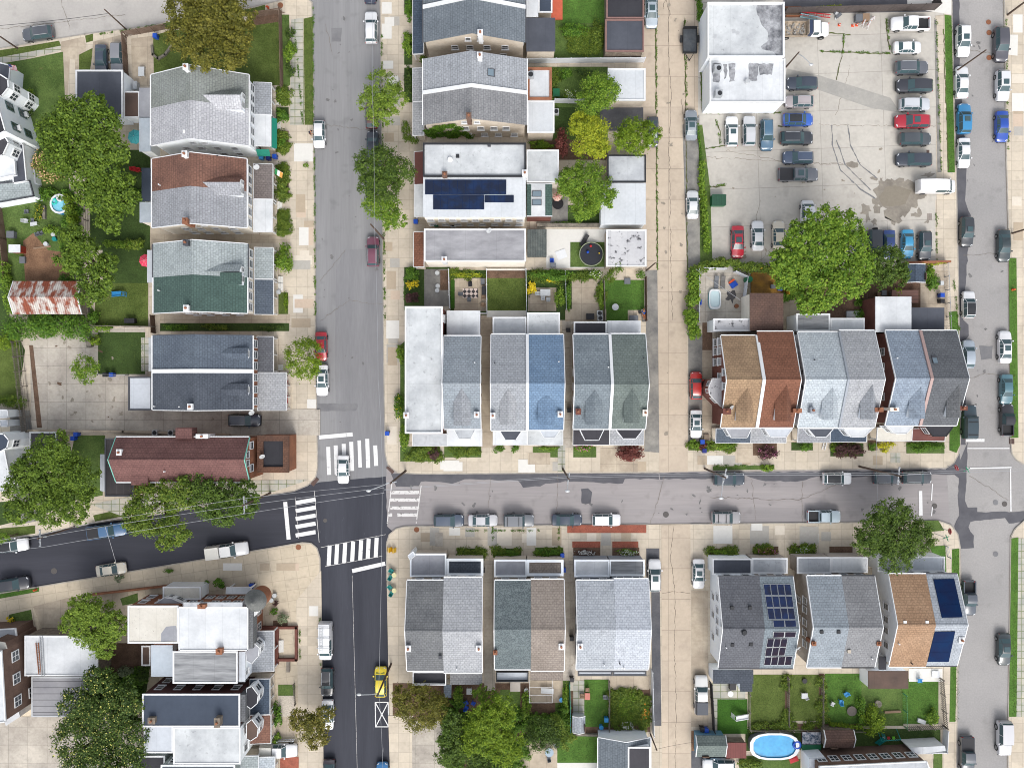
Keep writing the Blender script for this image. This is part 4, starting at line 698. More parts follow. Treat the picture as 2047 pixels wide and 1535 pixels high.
# --- right row
WW = [(1.7, (.2, .34, .6, .74), .85, 1.3), (4.4, (.22, .36, .5, .64, .78), .85, 1.3), (7.0, (.4, .55), .7, 1.0)]
h = house('tan shingled end house with a brick wall on the alley', (1441, 671, 1513, 854), rpx=759, e=6.2, r=9.4, roof='tan', wall='r', party='E', fwin=2, cap=('E', .45, WHITE), wins=(('W', [(4.6, (.94, .84, .72, .55), .9, 1.3), (2.0, (.94, .84, .72), .9, 1.3), (7.0, (.45, .6), .8, 1.1)]),), **mr)
dormer(h, 'S', 1485, 842, 776, 806, 19, 15, 'tan'); chimney(h.root, 1453, 822, 7.0, 1.2, BRICK, 1.0, .7); vent(h.root, 1459, 814, 7.2, 'dish'); flat_box(h.root, (1426, 637, 1500, 662), 4.4, 'peel', 'w', WHITE, .05); porch(h.root, (1432, 857, 1501, 885), 'slate', 'S')
bay(h.root, '1452,857 1500,857 1492,874 1462,874', 6.0, 3.3, 'grey', SIDW, hz=4.7); bay(h.root, '1444,758 1424,758 1417,775 1419,788 1442,812', 5.4, 0, 'peel', BRICK, hz=4.2)
h = house('rust brown shingled house with a long brown rear wing', (1513, 663, 1585, 854), rpx=759, e=6.2, r=9.4, roof='rust', wall='r', party='W', fwin=2, **mr)
dormer(h, 'S', 1561, 841, 770, 802, 18, 13, 'rust'); chimney(h.root, 1594, 821, 6.6, 1.8, BRICKO, 1.1, .5); vent(h.root, 1582, 718, 7.6, 'pipe', BLACK)
flat_box(h.root, (1499, 586, 1566, 661), 5.0, SH['choc'], 'c', None); porch(h.root, (1502, 857, 1572, 885), 'light', 'S'); bay(h.root, '1530,857 1582,857 1570,873 1540,873', 6.0, 3.3, 'light', SIDW, hz=4.7)
h = house('pale blue shingled west half of the twin in the middle of the right row', (1595, 664, 1677, 854), rpx=758, e=6.2, r=9.4, roof='paleblue', wall='w', party='E', fwin=2, cap=('E', .3, SHINGW), wins=(('W', [(4.6, (.8, .66, .5, .36), .8, 1.2), (1.9, (.7, .5), .8, 1.2), (7.2, (.42, .58), .6, .9)]),), **mr)
dormer(h, 'S', 1653, 838, 774, 800, 17, 14, 'paleblue'); chimney(h.root, 1625, 820, 7.2, 1.2, SHINGW); vent(h.root, 1627, 719, 8, 'pipe', BLACK); flat_box(h.root, (1592, 627, 1659, 662), 4.6, 'streak', 'w', WHITE, .05); porch(h.root, (1596, 857, 1660, 884), 'grey', 'S'); bay(h.root, '1616,857 1664,857 1650,873 1630,873', 6.0, 3.3, 'slate', SIDW, hz=4.7)
h = house('mid grey shingled house over the dark purple shrub', (1677, 661, 1748, 854), rpx=758, e=6.2, r=9.4, roof='light', wall='w', party='W', fwin=2, **mr)
dormer(h, 'S', 1730, 837, 769, 802, 18, 13, 'ltgrey'); chimney(h.root, 1757, 819, 6.6, 1.8, BRICKO, 1.1, .5); vent(h.root, 1750, 717, 7.6, 'pipe', BLACK); flat_box(h.root, (1660, 636, 1728, 660), 4.4, 'white', 'w', WHITE, .06); porch(h.root, (1661, 857, 1733, 883), 'navy', 'S'); bay(h.root, '1688,857 1742,857 1726,873 1702,873', 6.0, 3.3, 'white', SIDW, hz=4.7)
h = house('steel blue shingled house beside the brick side passage', (1770, 661, 1839, 850), rpx=756, e=6.2, r=9.4, roof='steel', wall='r', party='E', fwin=2, cap=('E', .4, paint('pink_coping', c(178, 152, 147))), wins=(('W', [(4.6, (.78, .62, .46, .3), .9, 1.3), (1.9, (.7, .5), .9, 1.3)]),), **mr)
dormer(h, 'S', 1826, 836, 774, 800, 18, 14, 'steel'); chimney(h.root, 1788, 818, 7.0, 1.2, SIDC, 1.1, .4); vent(h.root, 1792, 716, 8, 'pipe'); flat_box(h.root, (1750, 593, 1822, 664), 5.2, 'white', 'r', None); porch(h.root, (1755, 855, 1824, 881), 'cream', 'S'); bay(h.root, '1774,852 1824,852 1810,866 1790,866', 6.0, 3.3, 'white', SIDW, hz=4.7)
h = house('dark grey shingled end house next to the big parked truck-like car', (1839, 661, 1912, 850), rpx=756, e=6.2, r=9.4, roof='dkgrey', wall='r', party='W', fwin=2, **mr)
dormer(h, 'S', 1900, 834, 769, 800, 17, 12, 'charcoal'); chimney(h.root, 1925, 816, 6.6, 1.8, BRICK, 1.1, .5); skylight(h.root, h.zf, 1868, 719, .7, 1.1); flat_box(h.root, (1821, 615, 1888, 660), 4.4, 'slate', 'r', None); porch(h.root, (1825, 857, 1890, 881), 'redbrown', 'S'); bay(h.root, '1852,852 1904,852 1890,871 1866,871', 6.0, 3.3, 'dark', BRICK, hz=4.7, trim=BLACK)
# --- bottom rows, fronts to the north
br = dict(ax='x', front='N', group=HG)
h = house('streaky dark grey shingled end house with a roof terrace behind', (814, 1160, 887, 1340), rpx=1261, e=6.0, r=8.3, roof='charcoal', wall='b', party='E', fwin=2, wins=(('W', [(4.4, (.3, .5, .7), .8, 1.2)]),), **br)
chimney(h.root, 816, 1296, 7.2, .9); vent(h.root, 880, 1312, 7.2, 'box', DKGREY)
a_ = flat_box(h.root, (820, 1106, 892, 1152), 3.4, 'grey', 'b', SIDW, .2); flat_box(h.root, (826, 1340, 892, 1366), 4.4, 'dark', 'b', WHITE, .6, parw=.12); bay(h.root, '816,1110 826,1102 830,1110 820,1118', 3.6, 0, 'light', SIDW)
h = house('light grey shingled house with a matching low rear roof', (887, 1154, 964, 1344), rpx=1262, e=6.0, r=8.3, roof='light', wall='b', party='W', fwin=2, **br)
chimney(h.root, 957, 1296, 7.2, .9); vent(h.root, 913, 1336, 6.4, 'pipe'); flat_box(h.root, (893, 1116, 966, 1150), 3.4, SH['slatedark'], 'b', SIDW, .25, parw=.35); flat_box(h.root, (900, 1345, 964, 1368), 4.0, SH['gravel'], 'b')
h = house('mottled teal shingled west half of the twin', (989, 1160, 1061, 1337), rpx=1258, e=6.0, r=8.3, roof='teal', wall='b', party='E', fwin=2, **br)
chimney(h.root, 990, 1304, 6.8, .8, BRICKO, .5, .5); flat_box(h.root, (988, 1118, 1053, 1152), 3.4, 'grey', 'b', SIDW, .3); flat_box(h.root, (992, 1340, 1056, 1360), 4.0, 'light', 'b', BLACK, .5, parw=.12)
h = house('taupe brown shingled house', (1061, 1158, 1127, 1340), rpx=1258, e=6.0, r=8.3, roof='taupe', wall='b', party='W', fwin=2, **br)
chimney(h.root, 1122, 1292, 7.0, .9); flat_box(h.root, (1053, 1118, 1126, 1150), 3.4, SH['taupe'], 'b', SIDW, .3, parw=.35); flat_box(h.root, (1060, 1343, 1126, 1359), 4.0, SH['taupe'], 'b')
h = house('icy grey shingled west half of the twin above the vegetable garden', (1152, 1160, 1227, 1337), rpx=1258, e=6.0, r=8.3, roof='icy', wall='g', party='E', fwin=2, wins=(('W', [(4.4, (.3, .5, .7), .8, 1.2)]),), **br)
chimney(h.root, 1160, 1292, 7.0, .9); vent(h.root, 1208, 1328, 6.6, 'pipe'); flat_box(h.root, (1148, 1118, 1218, 1152), 3.4, 'white', 'g', SIDW, .3); flat_box(h.root, (1155, 1340, 1224, 1350), 4.0, 'light', 'g', DKGREY, .1)
h = house('smooth pale shingled house by the lower alley drive', (1227, 1157, 1296, 1337), rpx=1258, e=6.0, r=8.3, roof='frost', wall='g', party='W', fwin=2, **br)
vent(h.root, 1239, 1326, 6.6, 'pipe', BLACK); vent(h.root, 1247, 1334, 6.4, 'pipe'); flat_box(h.root, (1218, 1118, 1288, 1150), 3.4, 'streak', 'g', SIDW, .3); flat_box(h.root, (1225, 1340, 1292, 1350), 4.0, 'light', 'g', DKGREY, .1)
WWS = [(4.5, (.72, .68, .5, .46, .28), .8, 1.3), (1.9, (.7, .5, .3), .8, 1.3)]
h = house('dark grey asphalt shingled house with a white wall on the lower alley', (1436, 1152, 1518, 1335), rpx=1257, e=6.0, r=8.5, roof='asphalt', wall='w', party='E', fwin=2, gut=DKGREY, wins=(('W', [(4.6, (.74, .6, .48, .36), .8, 1.2), (2.0, (.7, .5, .25), .8, 1.3), (7.0, (.5,), .7, 1)]),), **br)
for a_, b_ in ((1463, 1214), (1499, 1214), (1464, 1288), (1501, 1287)): vent(h.root, a_, b_, h.zf(0, P(0, b_, 7.4).y), 'box')
vent(h.root, 1487, 1263, 8.4, 'turbine'); vent(h.root, 1451, 1293, 7.4, 'pipe'); flat_box(h.root, (1424, 1116, 1503, 1148), 3.4, 'slate', 'w', WHITE, .1); flat_box(h.root, (1426, 1339, 1506, 1366), 3.4, SH['slatedark'], 'w'); flat_box(h.root, (1480, 1366, 1504, 1382), 3.2, SH['slatedark'], 'w')
h = house('grey shingled house covered with framed solar panels', (1518, 1152, 1585, 1335), rpx=1257, e=6.0, r=8.5, roof='bluegrey', wall='t', party='W', fwin=2, gut=DKGREY, **br)
panels(h.root, h.zf, '1525,1166 1580,1166 1590,1238 1536,1238', 4, 3, PVM); panels(h.root, h.zf, '1544,1239 1591,1238 1592,1252 1546,1253', 2, 1, PVM); panels(h.root, h.zf, '1545,1262 1592,1262 1590,1273 1544,1274', 2, 1, PVD)
panels(h.root, h.zf, '1534,1275 1575,1275 1568,1310 1528,1311', 3, 2, PVD); panels(h.root, h.zf, '1529,1312 1584,1310 1581,1329 1526,1329', 4, 1, PVD)
vent(h.root, 1592, 1292, 7.0, 'dish'); flat_box(h.root, (1503, 1115, 1574, 1146), 3.4, 'mott', 't', WHITE, .1)
h = house('steel grey shingled west half of the twin with a taupe side wall', (1613, 1151, 1682, 1333), rpx=1254, e=6.0, r=8.6, roof='steelblue', wall='t', party='E', fwin=2, wins=(('W', [(4.6, (.7, .6, .46, .34, .22), .8, 1.2), (2.0, (.66, .46), .8, 1.2)]),), **br)
for a_ in (1642, 1676): vent(h.root, a_, 1262, 8.4, 'box')
chimney(h.root, 1627, 1286, 7.4, .7, BRICKO, .5, .5); flat_box(h.root, (1593, 1113, 1661, 1146), 3.4, 'mott', 't', WHITE, .1)
h = house('rough gravel grey shingled house left of the orange roof', (1682, 1151, 1748, 1333), rpx=1254, e=6.0, r=8.6, roof='gravel', wall='t', party='W', fwin=2, gut=BLACK, **br)
chimney(h.root, 1757, 1286, 7.0, .8, BRICKO, .5, .5); vent(h.root, 1697, 1301, 7.2, 'box', M('tan_hatch', c(196, 186, 172), .8, amp=.05)); vent(h.root, 1742, 1315, 6.6, 'pipe'); flat_box(h.root, (1661, 1113, 1734, 1144), 3.4, 'white', 't', WHITE, .1)
h = house('orange tan shingled house', (1777, 1147, 1851, 1332), rpx=1249, e=6.0, r=8.7, roof='orange', wall='w', party='E', fwin=2, wins=(('W', [(4.6, (.62, .48, .36, .2), .8, 1.2), (2.0, (.6, .46), .8, 1.2)]),), **br)
for a_ in (1808, 1852): vent(h.root, a_, 1243, 8.4, 'box', WHITE)
vent(h.root, 1796, 1286, 7.6, 'pipe', WHITE); vent(h.root, 1822, 1325, 6.4, 'pipe', BLACK); flat_box(h.root, (1754, 1114, 1822, 1142), 3.4, 'mott', 'w', WHITE, .1); flat_box(h.root, (1736, 1341, 1816, 1376), 3.4, 'brown', 'w', None); flat_box(h.root, (1757, 1312, 1772, 1338), 4.6, 'dark', 'w')
h = house('silver shingled end house with two blue solar arrays', (1851, 1147, 1913, 1330), rpx=1249, e=6.0, r=8.7, roof='silver', wall='w', party='W', fwin=2, gut=DKGREY, **br)
panels(h.root, h.zf, '1865,1157 1907,1156 1924,1233 1882,1234', 1, 3, PVB, gap=.03, rail=PVB); panels(h.root, h.zf, '1868,1262 1909,1261 1896,1322 1853,1322', 1, 3, PVB, gap=.03, rail=PVB)
chimney(h.root, 1922, 1279, 7.0, 1.0); flat_box(h.root, (1822, 1112, 1888, 1142), 3.4, 'light', 'w', WHITE, .15)
# --- garages and other buildings
GG = 'garages along the alley'
def garage(label, prect, h, roof, wall, par=None, name='garage', cat='garage', group=GG, ph=.15, door=None, parw=.2):
    k = flat_house(label, prect, h, roof, wall, par, 'E', name, cat, group, ph, parw=parw); a, b = P(prect[0], prect[1], h), P(prect[2], prect[3], h)
    sd_ = door or 'E'; x = b.x - .08 if sd_ == 'E' else a.x + .08
    if sd_ in 'EW': MB().obox(x, (a.y + b.y) / 2, .05, 2.3, .1, min(3.4, (a.y - b.y) * .7)).build('garage_door', WHITE, k.root)
    else: MB().obox((a.x + b.x) / 2, a.y - .08 if sd_ == 'N' else b.y + .08, .05, 2.3, min(3.4, (b.x - a.x) * .7), .1).build('garage_door', WHITE, k.root)
    return k
RC = paint('red_coping', c(142, 112, 106), .8, .12)
garage('garage with a black roof cut by the top edge', (1212, -30, 1287, 38), 3.4, 'dark', 's', RC); garage('garage with a dark board roof edged in red', (1210, 40, 1287, 104), 3.4, 'slate', 's', RC)
garage('white roofed garage right of the round green tree', (1215, 138, 1290, 202), 3.3, 'seam', 'b', WHITE); garage('white roofed garage below the two yellow green trees', (1214, 310, 1291, 365), 3.3, 'mott', 'b', BLACK, ph=.1)
garage('long ribbed white garage, lowest beside the bright green tree', (1201, 366, 1291, 449), 3.3, 'seam', 'w', None); garage('flaking white garage next to the trampoline', (1212, 459, 1292, 533), 3.3, 'peel', 'b', WHITE, ph=.08)
k = garage('dark flat roofed garage behind two cars parked side by side', (152, 141, 246, 236), 3.6, 'slate', 'w', WHITE, door='N', group=None); flat_box(k.root, (247, 183, 279, 236), 2.8, 'brown', 'w', WHITE, .05)
garage('low black roofed garage under the spreading tree', (60, 863, 114, 925), 2.8, 'black', 's', SILVER, door='W', group=None)
k = flat_house('large white commercial building with a stained flat roof beside the parking lot', (1413, 8, 1566, 117), 5.6, 'dirty', 'w', WHITE, 'S', 'commercial_building', 'building', None, ph=.5)
flat_box(k.root, (1418, 119, 1569, 206), 5.0, 'white', 'w', WHITE, .2, part='wing')
ST = M('roof_stain', c(96, 98, 104), .9, c2=c(176, 178, 182), nl=.8, ns=4, amp=.2); z_ = 5.604
MB().prism([P(*q, z_)[:2] for q in jag('1514,10 1564,10 1566,118 1556,116 1545,104 1524,100 1520,92 1535,84 1534,66 1522,48 1512,24', 1.5, 6)], 5.59, z_).build('roof_stain', ST, k.root)
z_ = 5.004
for i, (x0, y0, x1, y1) in enumerate(((1423, 127, 1440, 165), (1457, 127, 1470, 164), (1495, 127, 1516, 162), (1516, 128, 1545, 150), (1446, 130, 1454, 158))): MB().prism([P(*q, z_)[:2] for q in jag(f'{x0},{y0} {x1},{y0} {x1-2},{y1} {x0+2},{y1}', 1.5, 5, i)], 4.99, z_).build('roof_stain', ST, k.root)
for a_, b_ in ((1435, 136), (1437, 186)):
    p = P(a_, b_, 6); o = MB().obox(p.x, p.y, 5.0, 6.2, 1.0, .9).build('air_conditioner', STEEL, k.root); MB().cyl((p.x + .1, p.y - .1, 6.19), (p.x + .1, p.y - .1, 6.24), .33, n=14).build('fan_grille', BLACK, o)
for a_, b_ in ((1428, 76), (1465, 65), (1473, 69), (1493, 164)): vent(k.root, a_, b_, 5.2, 'turbine', SILVER)
# far left houses, turned to their own street
def block(label, polys, name='house', cat='house', group=None):
    """polys: list of (part, pixel polygon at height h, h, roof material, wall material, parapet)"""
    q = P(*pts(polys[0][1])[0], 0); root = thing(name, label, cat, (q.x, q.y, 0), group)
    for part, s, h, roof, wall, par in polys:
        pp = [P(*a, h)[:2] for a in pts(s)]; w = MB().prism(pp, -.2, h - .1).build(part, WALLS.get(wall, wall), root)
        cx, cy = sum(a[0] for a in pp) / len(pp), sum(a[1] for a in pp) / len(pp); big = [(cx + (x - cx) * 1.02, cy + (y - cy) * 1.02) for x, y in pp]
        MB().prism(big, h - .098, h).build('roof', FL.get(roof, SH.get(roof)) if isinstance(roof, str) else roof, w)
        if par:
            m = MB()
            for i in range(len(big)):
                A, B = Vector((*big[i], 0)), Vector((*big[(i + 1) % len(big)], 0)); d = B - A; m.obox((A.x + B.x) / 2, (A.y + B.y) / 2, h - .12, h + .12, d.length + .1, .16, math.atan2(d.y, d.x))
            m.build('parapet', par, w)
    return root
def wall_windows(root, a, b, h, zs, n, w=.9, hh=1.3, fr=None, ac=()):
    A, B = P(*a, h), P(*b, h); d = B - A; ang = math.atan2(d.y, d.x) - math.pi / 2; k = 0
    for z in zs:
        for i in range(n):
            p = A + d * ((i + .5) / n); window(root, p.x + math.cos(ang) * .02, p.y + math.sin(ang) * .02, z, 'E', w, hh, fr, kind='double', rz=ang, ac=k in ac); k += 1
SHUT = paint('green_shutter_frame', c(86, 110, 108))
r_ = block('tall white sided house with green shutters at the far left edge', [('wall', '-90,210 -14,178 10,262 -70,300', 8.4, 'dark', 'w', WHITE), ('bay', '-30,168 0,150 16,160 17,176 4,192 -20,196', 7.4, 'black', 'w', WHITE), ('porch', '-60,150 -4,126 20,132 18,160 -40,176', 3.4, 'slate', 'w', WHITE), ('wing', '-70,274 2,262 17,286 6,310 -60,330', 6.8, 'black', 'w', WHITE)])
wall_windows(r_, (10, 262), (-14, 178), 8.4, (2.4, 5.4), 2, 1.0, 1.5, SHUT, ac=(1, 2)); wall_windows(r_, (17, 176), (16, 160), 7.4, (2.0, 5.5), 1); wall_windows(r_, (4, 192), (17, 176), 7.4, (2.0, 5.5), 1); wall_windows(r_, (6, 310), (17, 286), 6.8, (4.6,), 1); wall_windows(r_, (17, 286), (2, 262), 6.8, (4.6,), 1)
r_ = block('white house with a low sage green roof above the above-ground round pool', [('wall', '-80,322 26,300 30,350 -70,372', 4.2, 'white', 'w', WHITE), ('porch', '20,300 46,288 53,362 28,366', 3.6, 'slate', 'w', WHITE), ('wing', '-80,374 58,362 66,392 -80,418', 3.0, SH['palegreen'], 'w', DKGREY), ('bay', '50,330 68,334 72,366 56,368', 1.6, 'white', 'w', None)])
r_ = block('white house with a dark trimmed bay at the left edge beside the driveway', [('wall', '-80,900 6,888 20,960 8,980 -80,990', 6.0, 'white', 'w', WHITE), ('bay', '-20,866 8,868 18,880 14,895 -4,905 -20,900', 6.6, 'navy', 'w', WHITE), ('wing', '-60,818 15,820 16,834 -60,838', 3.4, 'white', 'w', WHITE), ('shed', '0,840 15,840 16,852 2,852', 3, 'light', 'w', WHITE)])
wall_windows(r_, (8, 980), (20, 960), 6.0, (3.6,), 1); wall_windows(r_, (14, 895), (18, 880), 6.6, (4.8,), 1)
# bottom left
r_ = block('brown brick house at the left edge with paired white windows', [('wall', '-90,1320 2,1302 10,1440 -90,1460', 8.6, 'white', 'n', WHITE), ('extension', '-60,1262 30,1256 34,1282 -60,1292', 4.4, 'mott', 'n', WHITE), ('bay', '-12,1280 10,1284 14,1296 -8,1300', 7.4, 'cream', BRICKB, None), ('awning', '8,1440 36,1418 40,1432 12,1450', 3.0, 'white', WHITE, None)])
wall_windows(r_, (10, 1440), (2, 1302), 8.6, (2.2, 5.6), 3, 1.3, 1.4)
k = flat_house('white flat roofed garage with a ladder lying on it', (50, 1270, 196, 1350), 4.2, 'white', 's', WHITE, 'N', 'garage', 'garage', None, ph=.12)
k = flat_house('grey ribbed roof outbuilding under the yellow blossoming tree', (63, 1352, 176, 1432), 3.6, 'rib', 's', SILVER, 'S', 'outbuilding', 'shed', None, ph=.05)
MB().box(P(190, 0).x, P(0, 1338).y, .1, P(218, 0).x, P(0, 1310).y, 3.0).build('red_annex', BRICK, k.root)
DKW = M('siding_maroon', c(84, 52, 50), .8, amp=.1)
h = flat_house('cream flat roofed rear house of the corner row', (256, 1210, 357, 1285), 6.6, 'cream', 'o', WHITE, 'N', ph=.1, wn=(('N', 4.4, 3, .9, 1.2), ('N', 1.8, 3, .9, 1.2))); p = [P(*q, 6.604)[:2] for q in pts('322,1266 332,1252 352,1250 358,1280 322,1282')]; MB().prism(p, 6.6, 6.606).build('roof_patch', FL['grey'], h.root)
bay(h.root, '330,1194 344,1196 366,1206 360,1214 320,1212 312,1206', 5.0, 0, 'grey', SIDW, hz=3.8); flat_box(h.root, (326, 1172, 402, 1198), 3.4, 'cream', 'w', WHITE, .1)
r_ = block('brick corner row house with a bright white flat roof and round grey turret', [('wall', '358,1214 494,1214 494,1298 360,1298', 7.2, 'white', 'o', WHITE)], group=None)
wall_windows(r_, (494, 1214), (358, 1214), 7.2, (1.9, 4.6), 6); wall_windows(r_, (494, 1290), (494, 1226), 7.2, (1.9, 4.8), 2)
p = P(508, 1202, 7.6); m = MB().cyl((p.x, p.y, 3.9), (p.x, p.y, 7.0), 1.35, n=20); t_ = m.build('turret', BRICKO, r_, smooth=True); MB().cyl((p.x, p.y, 7.0), (p.x, p.y, 8.7), 1.6, .12, n=20).build('roof', M('turret_shingle', c(120, 122, 120), .9, c2=c(98, 100, 98), nl=1, ns=8, amp=.3), t_)
p, q = P(366, 1204, 7.4), P(484, 1214, 7.4); MB().box(p.x, q.y, 6.9, q.x, p.y, 7.3).build('cornice', FL['mott'], r_); p, q = P(495, 1218, 7), P(505, 1296, 7); MB().box(p.x, q.y, 5.0, q.x, p.y, 6.9).build('mansard', SH['charcoal'], r_)
MB().cyl((p.x, p.y, 4.9), (p.x, p.y, 6.4), 1.38, n=20).build('window_band', WHITE, t_); MB().cyl((p.x, p.y, 5.1), (p.x, p.y, 6.2), 1.4, n=12).build('pane', M('band_glass', c(200, 206, 210), .2, c2=c(90, 100, 110), nl=1.3, amp=0, cut=(.5, .52)), t_)
chimney(r_, 403, 1212, 7.2, .9, BRICKO, 1.0, .5); porch(r_, (504, 1262, 546, 1342), 'ltgrey', 'E', steps=(560, 1290, 24), floor_m=BRICK); porch(r_, (452, 1175, 500, 1186), 'white', 'N', posts=2, floor=False)
bay(r_, '492,1290 506,1284 518,1294 516,1310 504,1324 494,1318', 6.0, 3.2, 'grey', SIDW, hz=4.6)
h = flat_house('house with a streaked grey roof between the white and navy roofs', (346, 1301, 475, 1365), 7.0, 'streak', DKW, WHITE, 'E', ph=.12, wn=(('E', 4.6, 2, .9, 1.4),))
chimney(h.root, 438, 1302, 7.0, 1.0, BRICKO, .8, .7); flat_box(h.root, (302, 1289, 345, 1352), 5.4, 'paleblue', 'w', None); flat_box(h.root, (283, 1290, 301, 1330), 2.8, 'brown', 's', WHITE, .05); flat_box(h.root, (477, 1302, 490, 1362), 6.4, 'light', 'w', None, wn=(('E', 5.4, 2, .6, .9),))
h = flat_house('navy flat roofed row house with maroon siding', (285, 1386, 480, 1452), 7.0, 'navy', DKW, WHITE, 'E', ph=.1, wn=(('N', 4.6, 5, .9, 1.3), ('N', 1.9, 5, .9, 1.3), ('E', 4.6, 2, .9, 1.4)))
porch(h.root, (500, 1358, 538, 1428), 'navy', 'E', posts=4); bay(h.root, '494,1376 504,1372 516,1388 514,1404 502,1414 494,1408', 6.0, 3.2, 'dark', SIDW, hz=4.6); MB().box(P(481, 0, 6.5).x, P(0, 1440, 6.5).y, 5.0, P(492, 0, 6.5).x, P(0, 1386, 6.5).y, 6.8).build('mansard', SH['charcoal'], h.root)
h = flat_house('pale flat roofed row house with a stone coloured chimney', (347, 1453, 481, 1526), 7.0, 'dirty', 'w', WHITE, 'E', ph=.1, wn=(('E', 4.6, 2, .9, 1.4), ('S', 4.6, 5, .9, 1.3)))
chimney(h.root, 434, 1444, 7.0, 1.2, STONE, .7, 1.2); flat_box(h.root, (288, 1438, 346, 1504), 6.6, 'light', 'w', WHITE, .08); chimney(h.root, 303, 1440, 6.6, 1.0, STONE, .9, .8); porch(h.root, (500, 1430, 540, 1486), 'brown', 'E', posts=3); bay(h.root, '494,1446 504,1438 516,1454 514,1470 502,1478 494,1474', 6.0, 3.2, 'brown', SIDW, hz=4.6)
h = flat_house('grey green sided house cut off at the bottom edge', (322, 1528, 470, 1600), 5.6, 'slate', paint('sage_siding', c(150, 160, 156)), WHITE, 'N', ph=.1, wn=(('N', 4.2, 4, 1.0, 1.3),)); porch(h.root, (474, 1512, 515, 1560), 'palegreen', 'E'); porch(h.root, (518, 1514, 548, 1560), 'paleblue', 'E', h=2.8); flat_box(h.root, (262, 1510, 330, 1600), 4.2, 'dark', paint('sage_siding', c(150, 160, 156)), WHITE, .08, wn=(('N', 2.6, 1, 1.2, 1.2),))
h = house('garage-like house with slate shingles cut by the bottom edge', (1196, 1474, 1300, 1600), 'y', 1252, 3.6, 5.2, 'midslate', 'w', front='S', name='garage', cat='garage', fwin=0, bwin=0)
flat_box(h.root, (1255, 1492, 1300, 1600), 5.0, 'black', 'w', WHITE, .1, z0=2.5)
r_ = block('brown brick row along the bottom right edge', [('wall', '1640,1532 1850,1522 1880,1600 1640,1620', 5.8, 'mott', 'n', WHITE), ('porch', '1818,1494 1888,1490 1890,1500 1830,1508', 3.0, 'white', WHITE, None), ('extension', '1618,1516 1650,1514 1660,1560 1620,1560', 3.6, 'light', 'w', None)], 'row_house', 'house')
wall_windows(r_, (1850, 1522), (1640, 1532), 5.8, (3.6,), 8, 1.1, 1.4)
# sheds
def shed(label, E, ax, rpx, e, r, roof, wall, name='garden_shed'): return house(label, E, ax, rpx, e, r, roof, wall, front='S' if ax == 'x' else 'E', cat='shed', name=name, fwin=0, bwin=0, inset=.12, group=None, gut=None)
shed('old shed with a rusty patchwork metal roof', (27, 562, 162, 628), 'x', 594, 2.8, 4.0, FL['corr'], 's'); shed('blue garden shed with weathered grey shingles', (1392, 1470, 1450, 1512), 'x', 1490, 2.3, 3.1, 'greengrey', paint('blue_siding', c(110, 154, 180)))
shed('brown shingled garden shed on the lawn near the oval pool', (1648, 1459, 1706, 1494), 'x', 1477, 2.2, 2.9, 'choc', 's'); shed('navy barrel roofed shed wrapped in vine beside the white stones', (1813, 529, 1850, 564), 'y', 1831, 2.2, 2.7, 'navy', 'o')
k = flat_house('small lean-to with a dark red metal roof beside the blue shed', (1452, 1484, 1492, 1515), 2.2, M('red_metal_roof', c(118, 60, 56), .6, amp=.12, brick=(.35, 40, 0, .03, .7, .05, 0)), 's', None, 'S', 'lean_to', 'shed', None)
shed('tiny plastic playhouse shed with blue and yellow trim', (1144, 1432, 1170, 1463), 'y', 1157, 1.7, 2.2, 'silver', paint('playhouse_white', c(220, 226, 230))); k = flat_house('slate blue lean-to roof behind the terraced end house', (887, 1368, 902, 1394), 2.6, SH['steel'], 'w', None, 'S', 'lean_to', 'shed', None)
k = flat_house('red chicken coop with a white roof', (17, 489, 40, 505), 1.8, 'white', paint('barn_red', c(150, 58, 44)), None, 'S', 'chicken_coop', 'coop', None)
k = flat_house('grey decked rear terrace hut beside the white roof', (1783, 580, 1836, 606), 1.4, M('striped_decking', c(160, 120, 106), .8, c2=c(130, 100, 92), nl=.8, st=(.1, 3, 1), amp=.2), 's', None, 'N', 'terrace', 'terrace', None)
# vehicles
TYRE = M('tyre_rubber', (.016, .016, .017), .8, amp=0); RIM = M('wheel_rim', (.32, .33, .34), .35, amp=0, metal=.8); TRIM = M('plastic_trim', (.022, .022, .024), .6, amp=0)
LAMP = M('headlight_lens', (.6, .62, .64), .1, amp=0, spec=.7); TAIL = M('taillight_lens', (.36, .012, .012), .2, amp=0); PMAT = M('paint_slot', (.5, .5, .5), .3, amp=0)
